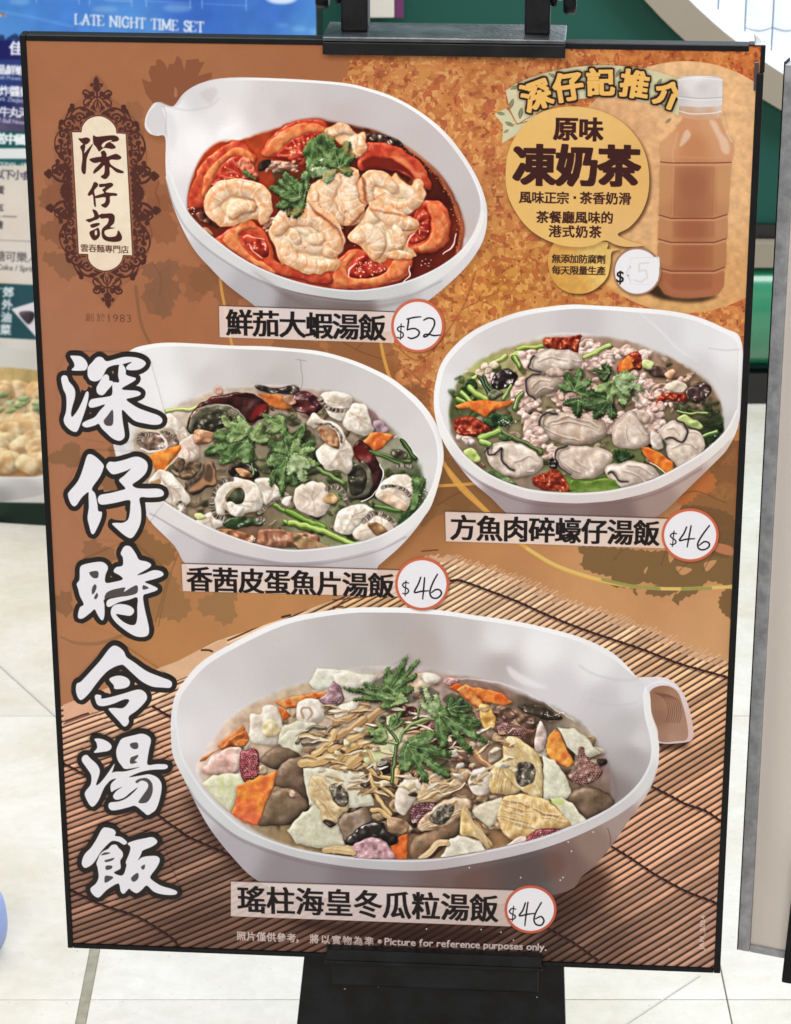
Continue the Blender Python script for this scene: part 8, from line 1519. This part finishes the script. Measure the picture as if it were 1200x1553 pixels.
# navy block with plants and dish names
for k in range(14):
    xx = -60 + k * 9; cv2.fill(jag(ell(xx, 56 + (k % 3) * 3, 7, 4, k * 37), 1.5, 4, k), (30, 50, 92), .9)
cv2.grad(fullp(-430, 61, 60, 92), [(0, 75, (28, 30, 96)), (60, 75, (30, 32, 100))]); cv2.grad(fullp(-430, 90, 80, 200), [(0, 120, (40, 60, 120)), (0, 160, (30, 40, 96)), (40, 190, (82, 70, 100)), (0, 196, (96, 84, 110))], tex=.2, ts=10)
WT = (232, 232, 240)
def t2(s_, x0, y, pitch, size, col, b=(.5, .4), soft=.25):
    for i, ch in enumerate(s_):
        if ch != ' ': draw(cv2, glyph_edges(ch, x0 + i * pitch, y + i * pitch * sl, size, 2.5, 1, False), col, b, 1, None, soft)
t2('佳', 25, 73, 18.5, 22, WT, (.8, .6)); t2('招牌水晶鮮蝦餃', -41, 103, 14.4, 16, WT); t2('北京炸醬麵', -25, 136, 16, 17, WT); t2('潮州牛丸河', -23, 168, 15, 16.5, WT)
latin(cv2, 'Fresh Prawn', -10, 119, 32, 122, 9, (170, 176, 206), (.15, .1), fr=False, soft=.3); latin(cv2, 'Pork Zhajiang', -8, 152, 40, 156, 9.5, (170, 176, 206), (.2, .15), fr=False, soft=.3); latin(cv2, 'Beef Ball Noodles', -16, 184, 50, 190, 9.5, (180, 180, 206), (.2, .15), fr=False, soft=.3)
cv2.grad(fullp(-430, 199, 70, 226), [(0, 210, (28, 84, 86)), (60, 215, (30, 80, 84))]); t2('配送中國茶', -16, 209, 16, 17.5, (236, 240, 240), (.9, .7))
cv2.grad(fullp(-430, 225, 70, 242), [(0, 230, (226, 228, 226))]); cv2.grad(fullp(-430, 241, 70, 252), [(0, 245, (36, 84, 88))]); latin(cv2, 'ADDITIONAL : HK', -24, 249, 44, 252, 6.5, (206, 220, 220), (.2, .15), fr=False)
cv2.grad(fullp(-430, 251, 80, 520), [(0, 260, (214, 206, 190)), (20, 300, (224, 212, 198)), (20, 350, (222, 208, 196)), (30, 400, (224, 214, 204)), (0, 430, (220, 206, 190))], tex=.03)
t2('以下小食', -1, 264, 14, 16, (74, 66, 96), (.25, .2), .4); t2('蛋', 0, 288, 10, 13, (90, 84, 84)); t2('五', 0, 315, 10, 12, (90, 84, 84)); t2('糖', -2, 341, 10, 13, (90, 84, 84))
latin(cv2, 'mixed vermicelli with cheese', -70, 328, 26, 330, 4.5, (110, 100, 96), (.1, .1), fr=False, soft=.3); cv2.line([(-60, 362), (60, 367)], 1.4, (150, 142, 142), .9, sm=False)
t2('健怡無糖可樂／', -50, 386, 16.6, 17, (96, 90, 90), (.15, .1), .4); latin(cv2, 'Coke / Sprite', -5, 409, 57, 413, 12, (100, 94, 94), (.1, .1), fr=False, soft=.4)
cv2.grad(np.array([(-430, 408), (80, 434), (80, 520), (-430, 492)]), [(0, 470, (34, 72, 78)), (40, 450, (40, 80, 88))]); cv2.line([(-10, 437), (3, 438)], 1.6, (220, 226, 228), .8)
for i, ch in enumerate('郊外油菜'): draw(cv2, glyph_edges(ch, 12.5 - i * 1.4, 443.5 + i * 19, 17, 2, 1, False), (226, 230, 232), (.6, .5), 1, None, .5)
cv2.fill(np.array([(17, 469), (80, 450), (80, 540)], float), (228, 222, 226)); cv2.blob([(29, 475), (40, 472), (51, 474), (52, 482), (44, 492), (36, 486)], (76, 64, 74), (54, 46, 56), R=3, sh=.4)
cv2.grad(np.array([(-430, 490), (80, 517), (80, 775), (-430, 755)]), [(0, 540, (206, 200, 186)), (20, 520, (222, 214, 206)), (0, 600, (210, 190, 160)), (40, 560, (204, 198, 184)), (0, 740, (216, 212, 206))])
bl = cr([(-230, 620), (-190, 548), (-80, 524), (30, 530), (90, 548), (160, 600), (160, 660), (100, 735), (0, 762), (-120, 752), (-200, 700)], True, 4)
cv2.grad(bl, [(0, 535, (214, 210, 200)), (60, 540, (206, 202, 190)), (0, 720, (228, 224, 222)), (50, 745, (190, 184, 180)), (60, 720, (226, 222, 220)), (0, 755, (160, 158, 154))])
cv2.setclip(cr([(-200, 620), (-160, 580), (-60, 560), (40, 560), (110, 580), (140, 620), (120, 690), (60, 722), (0, 724), (-120, 710), (-180, 670)], True, 4))
cv2.grad(fullp(-220, 550, 170, 730), [(0, 570, (206, 178, 118)), (50, 565, (186, 160, 104)), (0, 600, (222, 188, 136)), (40, 700, (176, 128, 80))], tex=.2, ts=8)
rr_ = np.random.RandomState(8)
for k in range(95):
    x, y = rr_.uniform(-180, 110), 588 + k * 1.35; cv2.blob([(x + 24 * rr_.uniform(.6, 1.2) * math.cos(t), y + 17 * rr_.uniform(.6, 1.2) * math.sin(t)) for t in np.linspace(0, 6.28, 7)[:-1]], (236, 208, 164), (214, 172, 120), R=8, bump=1.5, ns=7, gloss=.4, sh=.5, amb=.6)
for k in range(26):
    x, y = rr_.uniform(-40, 70), rr_.uniform(596, 630); cv2.blob([(x - 9, y + 3), (x, y - 3), (x + 10, y - 2), (x + 2, y + 5)], [(176, 190, 128), (206, 212, 166), (110, 136, 84)][k % 3], (130, 150, 96), R=2, sh=.4)
cv2.setclip(None)
cv2.line([(-100, 722), (0, 725), (70, 724), (110, 712)], 3, (236, 234, 232), .9)
cv2.grad(np.array([(-430, 750), (-120, 760), (80, 764), (500, 790), (500, 815), (-430, 815)]), [(0, 775, (34, 56, 42)), (40, 790, (26, 44, 34)), (0, 790, (16, 26, 20))])
cv2.C = np.clip(blur(cv2.C, .9), 0, 1)
Lp = on_plane(-420, 790, pa, PN); Rp = on_plane(480.5, 20, pa, PN)
su0, su1 = (Lp - pa) @ PD, (Rp - pa) @ PD; ptop = 1.62
def PL(s_, d, z): return pa + PD * s_ + PN * d + np.array([0, 0, z])
t_w, t_h = 1300, 1900
ss, zz = np.meshgrid(su0 + (np.arange(t_w) + .5) / t_w * (su1 - su0), (np.arange(t_h) + .5) / t_h * ptop)
pw = pa[:, None, None] + PD[:, None, None] * ss + np.array([0, 0, 1.])[:, None, None] * zz - np.array([0, 0, CH])[:, None, None]
pc = RW.T @ pw.reshape(3, -1); U = (600 + FPX * pc[0] / pc[2]).reshape(ss.shape); V2 = (776.5 + FPX * pc[1] / pc[2]).reshape(ss.shape)
IMG2 = make_image('promotion_print', sample(cv2, U, V2))
promo = empty('promotion_board', PL((su0 + su1) / 2, 0, 0), 'tall blue promotional board reading LATE NIGHT TIME SET, standing behind the menu sign', 'poster board')
bbox('board_panel', su0, su1, .002, .05, 0, ptop, M['skirt'], promo, fn=PL, bevel=.001)
build('printed_sheet', [PL(su0 + .001, 0, .001), PL(su1 - .001, 0, .001), PL(su1 - .001, 0, ptop - .001), PL(su0 + .001, 0, ptop - .001)], [(0, 1, 2, 3)], print_mat('promotion_print', IMG2), promo, uv=[(0, 0), (1, 0), (1, 1), (0, 1)])
# ================================================================= second sign, right edge
ra = on_plane(1120.5, 1438.5, (0, 2.27, 0), WN); yaw = math.radians(-21); QD = np.array([math.cos(yaw), math.sin(yaw), 0.]); QN = np.array([-QD[1], QD[0], 0.])
def QL(s_, d, z): return ra + QD * s_ + QN * d + np.array([0, 0, z])
pt = on_plane(1193, 97, ra, QN); qh = pt[2] - ra[2]; qw = .60
sg = empty('grey_framed_sign', (ra + QD * .3) * (1, 1, 0), 'sign board in a mottled grey frame at the right edge of the photo', 'sign')
fw = .0110
for args in ((0, fw, 0, qh), (qw - fw, qw, 0, qh)): bbox('frame_rail', args[0], args[1], -.003, .014, args[2], args[3], M['grey'], sg, fn=QL)
for z0, z1 in ((0, fw * .62), (qh - fw, qh)): bbox('frame_rail', fw + .0003, qw - fw - .0003, -.0028, .0138, z0, z1, M['grey'], sg, fn=QL)
bbox('paper_sheet', fw - .001, qw - fw + .001, .002, .008, .004, qh - .004, M['paper'], sg, fn=QL, bevel=0)
bbox('frame_edge', -.0012, -.0001, -.0015, .016, -.0008, qh + .002, M['black'], sg, fn=QL, bevel=0)
bx0 = (on_plane(1187.5, 1445, QL(0, -.02, 0), QN) - ra) @ QD; bz0 = (on_plane(1187.5, 1491, QL(0, -.02, 0), QN) - ra)[2]; bz1 = .095
hexa('bottom_clip', [QL(bx0, -.02, bz0), QL(bx0 + .2, -.02, bz0), QL(bx0 + .2, -.02, bz1 + .02), QL(bx0 + .0065, -.02, bz1 + .02), QL(bx0, -.0032, bz0), QL(bx0 + .2, -.0032, bz0), QL(bx0 + .2, -.0032, bz1 + .02), QL(bx0 + .0065, -.0032, bz1 + .02)], M['steel'], sg, .002)
bbox('post', .25, .35, .02, .05, -ra[2], qh * .8, M['steel'], sg, fn=QL); bbox('base_plate', .1, .5, -.12, .2, -ra[2], -ra[2] + .012, M['steel'], sg, fn=QL)
# ================================================================= unidentified pale blue rounded object, lower left
c0 = on_floor(-30, 1450); yc = c0[1]; n_ = 40
topz = on_plane(-10, 1350, (0, yc, 0), WN)[2]; xr_ = on_plane(11, 1395, (0, yc, 0), WN)[0]; r_t = xr_ - c0[0]
V_, Fc = [], []; prof = [(r_t * math.sin(math.pi * k / 16) ** (.72 if k < 8 else .33), topz / 2 * (1 - math.cos(math.pi * k / 16))) for k in range(17)]
for rr2, z in prof:
    for k in range(n_): a_ = 2 * math.pi * k / n_; V_.append((c0[0] + max(rr2, .0003) * math.cos(a_), yc + max(rr2, .0003) * math.sin(a_), z))
for j in range(len(prof) - 1):
    for k in range(n_): Fc.append((j * n_ + k, j * n_ + (k + 1) % n_, (j + 1) * n_ + (k + 1) % n_, (j + 1) * n_ + k))
tb_ = build('rounded_object', V_, Fc, M['blue'], smooth=True); tag(tb_, 'small smooth pale blue rounded object on the floor, cut off by the left edge', 'rounded_object')
# ================================================================= the menu sign
root = empty('menu_sign', BL(0, .03, 0) * (1, 1, 0), 'black framed food menu sign with four soup bowls, clamped in a black floor stand', 'sign')
HW, HH = BW / 2, BH / 2
bbox('backing_board', -HW + .0006, HW - .0006, .0006, .0125, -HH + .0006, HH - .0006, M['black'], root, bevel=.0004)
fwd = .0049
xc = px2b(1136, 75)[0]
bbox('frame_rail', -HW, -HW + fwd, -.0022, .013, -HH, HH, M['black'], root, bevel=.0007)
bbox('frame_rail', HW - fwd - .0008, HW, -.0022, .013, -HH, HH - .022, M['black'], root, bevel=.0007)
bbox('frame_rail', HW - .0032, HW + .0006, -.0016, .0128, HH - .0218, HH + .0004, M['black'], root, bevel=.0009, label='buckled upper end of the right frame rail')
bbox('frame_rail', -HW + fwd + .0002, HW - fwd - .001, -.002, .0128, -HH, -HH + fwd * .95, M['black'], root, bevel=.0007)
bbox('frame_rail', -HW + fwd + .0002, xc, -.0021, .0129, HH - fwd, HH, M['black'], root, bevel=.0007)
bbox('frame_rail', xc + .0002, HW - .0034, .0005, .0128, HH - .0006, HH + .0003, M['black'], root, bevel=.0002, label='stripped end of the top rail, print showing at the corner')
hexa('tape_flap', [BL(HW - .008, -.001, HH + .0002), BL(HW + .001, -.001, HH + .0002), BL(HW - .002, .002, HH + .0025), BL(HW - .007, .002, HH + .004), BL(HW - .008, .004, HH + .0002), BL(HW + .001, .004, HH + .0002), BL(HW - .002, .004, HH + .0025), BL(HW - .009, .004, HH + .009)], M['tape'], root, .0002)
bbox('bent_lip', HW - .0075, HW - .0042, -.0020, -.0004, HH - .036, HH - .013, mat_new('scuffed_plastic', (.05, .05, .055), .2, .7), root, bevel=.0006)
# printed sheets
ED = dict(x0=-HW + .003, x1=HW - .0012, z0=-HH + .003, z1=HH - .0012)
def uvof(x, z): return ((x + HW) / BW, (z + HH) / BH)
def clip_rect(P):
    for ax, lim, sgn in ((0, ED['x0'], 1), (0, ED['x1'], -1), (1, ED['z0'], 1), (1, ED['z1'], -1)):
        out = []
        for i in range(len(P)):
            a, b = P[i], P[(i + 1) % len(P)]; da, db = (a[ax] - lim) * sgn, (b[ax] - lim) * sgn
            if da >= 0: out.append(a)
            if (da >= 0) != (db >= 0): out.append(a + (b - a) * (da / (da - db)))
        P = out
        if len(P) < 3: return None
    return P
def sheet(name, poly_px, dep, parent, label=None):
    P = [px2b(x, y) for x, y in poly_px] if poly_px is not None else [np.array(q_) for q_ in ((ED['x0'], ED['z0']), (ED['x1'], ED['z0']), (ED['x1'], ED['z1']), (ED['x0'], ED['z1']))]
    P = clip_rect(P)
    if P is None: return None
    A = sum(P[i][0] * P[(i + 1) % len(P)][1] - P[(i + 1) % len(P)][0] * P[i][1] for i in range(len(P)))
    if A < 0: P = P[::-1]
    bm = bmesh.new(); vs = [bm.verts.new(BL(q_[0], dep, q_[1]) - world_loc(parent)) for q_ in P]; f = bm.faces.new(vs); bmesh.ops.triangulate(bm, faces=[f], ngon_method='EAR_CLIP')
    lay = bm.loops.layers.uv.new('UVMap')
    mp = {v: uvof(*q_) for v, q_ in zip(vs, P)}
    for f in bm.faces:
        for l in f.loops: l[lay].uv = mp[l.vert]
    me = bpy.data.meshes.new(name); bm.to_mesh(me); bm.free(); me.materials.append(M['print'])
    o = bpy.data.objects.new(name, me); COL.objects.link(o); o.parent = parent
    if label: o['label'] = label
    return o
poster = sheet('poster', None, 0., root)
own = {'poster': poster}; STEP = .00001
idx = {'tomato': BOWL1, 'egg': BOWL2, 'oyster_soup': BOWL3, 'melon': BOWL4}
def dep_of(i): return -(60 + i * 9) * 1e-6
for k, i in idx.items():
    own[k] = sheet(PIECES[i][0], PIECES[i][2], -55e-6 - list(idx.values()).index(i) * 1e-6, root, PIECES[i][3])
for i, (kind, ow, poly, lab) in enumerate(PIECES):
    if i in idx.values(): continue
    par = own[ow]
    sheet(kind, poly, dep_of(i) if kind != 'printed_bamboo_mat' else -30e-6, par, lab)
# top clamp
def pz(px, py, dep): return px2b(px, py, dep)
cl = pz(489, 54.5, -.012); cr_ = pz(858, 62, -.012); cb = pz(491, 81.5, -.012); zt = (cl[1] + cr_[1]) / 2; zb = (cb[1] + pz(857, 89.5, -.012)[1]) / 2
bbox('top_clamp', cl[0], cr_[0], -.012, .046, max(zt - .004, HH + .0008), zt, M['dusty'], root, bevel=.0008, label='dusty upper face of the black clamp')
bbox('clamp_lip', cl[0], cr_[0], -.0121, -.0085, zb, zt - .0042, M['steel'], root, bevel=.0007); bbox('clamp_lip', cl[0] + .001, cr_[0] - .001, .015, .018, zb, zt - .0042, M['steel'], root, bevel=.0007)
for xa, xb, kx in ((517, 558, -1), (795.5, 834, 1)):
    a0, a1 = pz(xa, 47, .006)[0], pz(xb, 52, .006)[0]
    bbox('upright_lug', a0, a1, .006, .030, zt + .0003, zt + .052, M['steel'], root, bevel=.0016)
    ax = (a0 if kx < 0 else a1); c = np.array([0, .018, zt + .0295])
    cyl('nut', BL(ax + kx * .0002, c[1], c[2]), BL(ax + kx * .0052, c[1], c[2]), .0092, M['steel'], root, 6)
    cyl('bolt', BL(ax + kx * .0052, c[1], c[2]), BL(ax + kx * .0102, c[1], c[2]), .0042, M['metal'], root, 18)
    cyl('hand_knob', BL(ax + kx * .0102, c[1], c[2]), BL(ax + kx * .0205, c[1], c[2]), .0150 if kx > 0 else .0132, M['steel'], root, 26, flutes=1)
# lower clamp and pedestal
l0, l1 = pz(495, 1437, -.012), pz(822, 1452, -.012); lb = (pz(494, 1455, -.012)[1] + pz(821, 1470, -.012)[1]) / 2; lt = (l0[1] + l1[1]) / 2 - .0011
bbox('bottom_clamp', l0[0], l1[0], -.012, -.0024, lb, lt, M['steel'], root, bevel=.001)
bbox('clamp_shelf', l0[0] - .001, l1[0] + .001, -.0118, .034, lb - .0042, lb - .0003, M['steel'], root, bevel=.0008)
bbox('clamp_block', l0[0] + .004, l1[0] - .003, .0, .034, lb - .034, lb - .0045, M['steel'], root, bevel=.002)
q0, q1, q2, q3 = pz(461.5, 1446, .03), pz(855, 1464, .03), pz(450, 1553, .03), pz(857.5, 1553, .03)
zfl = -(BC[2] - 0) / BZ[2]
sl0 = (q2[0] - q0[0]) / (q2[1] - q0[1]); sl1 = (q3[0] - q1[0]) / (q3[1] - q1[1])
zp1, zp0 = -HH + .02, zfl + .006
xL = lambda z: q0[0] + sl0 * (z - q0[1]); xR = lambda z: q1[0] + sl1 * (z - q1[1])
hexa('pedestal', [BL(xL(zp0), .034 - .0, zp0), BL(xR(zp0), .034, zp0), BL(xR(zp1), .034, zp1), BL(xL(zp1), .034, zp1), BL(xL(zp0), .05, zp0), BL(xR(zp0), .05, zp0), BL(xR(zp1), .05, zp1), BL(xL(zp1), .05, zp1)], M['steel'], root, .001)
def FL(x_, y_, z_): b_ = BL(x_, y_, 0); return np.array([b_[0], b_[1], z_])
bbox('base_plate', xL(zp0) - .06, xR(zp0) + .06, -.16, .22, .0005, .010, M['steel'], root, fn=FL, bevel=.002)
bbox('rear_post', -.012, .012, .0505, .074, zp0 + .004, zt - .006, M['steel'], root, bevel=.002)
rd = random.Random(11)
for k in range(26):
    u_, z_ = rd.uniform(l0[0] + .004, l1[0] - .004), zp1 - rd.uniform(.022, .075); s_ = rd.uniform(.0003, .0008); dd = .0338
    build('paint_chip', [BL(u_ - s_, dd, z_ - s_ * .6), BL(u_ + s_, dd, z_ - s_ * .2), BL(u_ + s_ * .6, dd, z_ + s_ * .8), BL(u_ - s_ * .7, dd, z_ + s_ * .5), BL(u_, dd - .0003, z_)], [(0, 1, 4), (1, 2, 4), (2, 3, 4), (3, 0, 4)], M['tape'], root)
print('scene built', round(time.time() - T0, 1), 's', len(bpy.data.objects), 'objects')
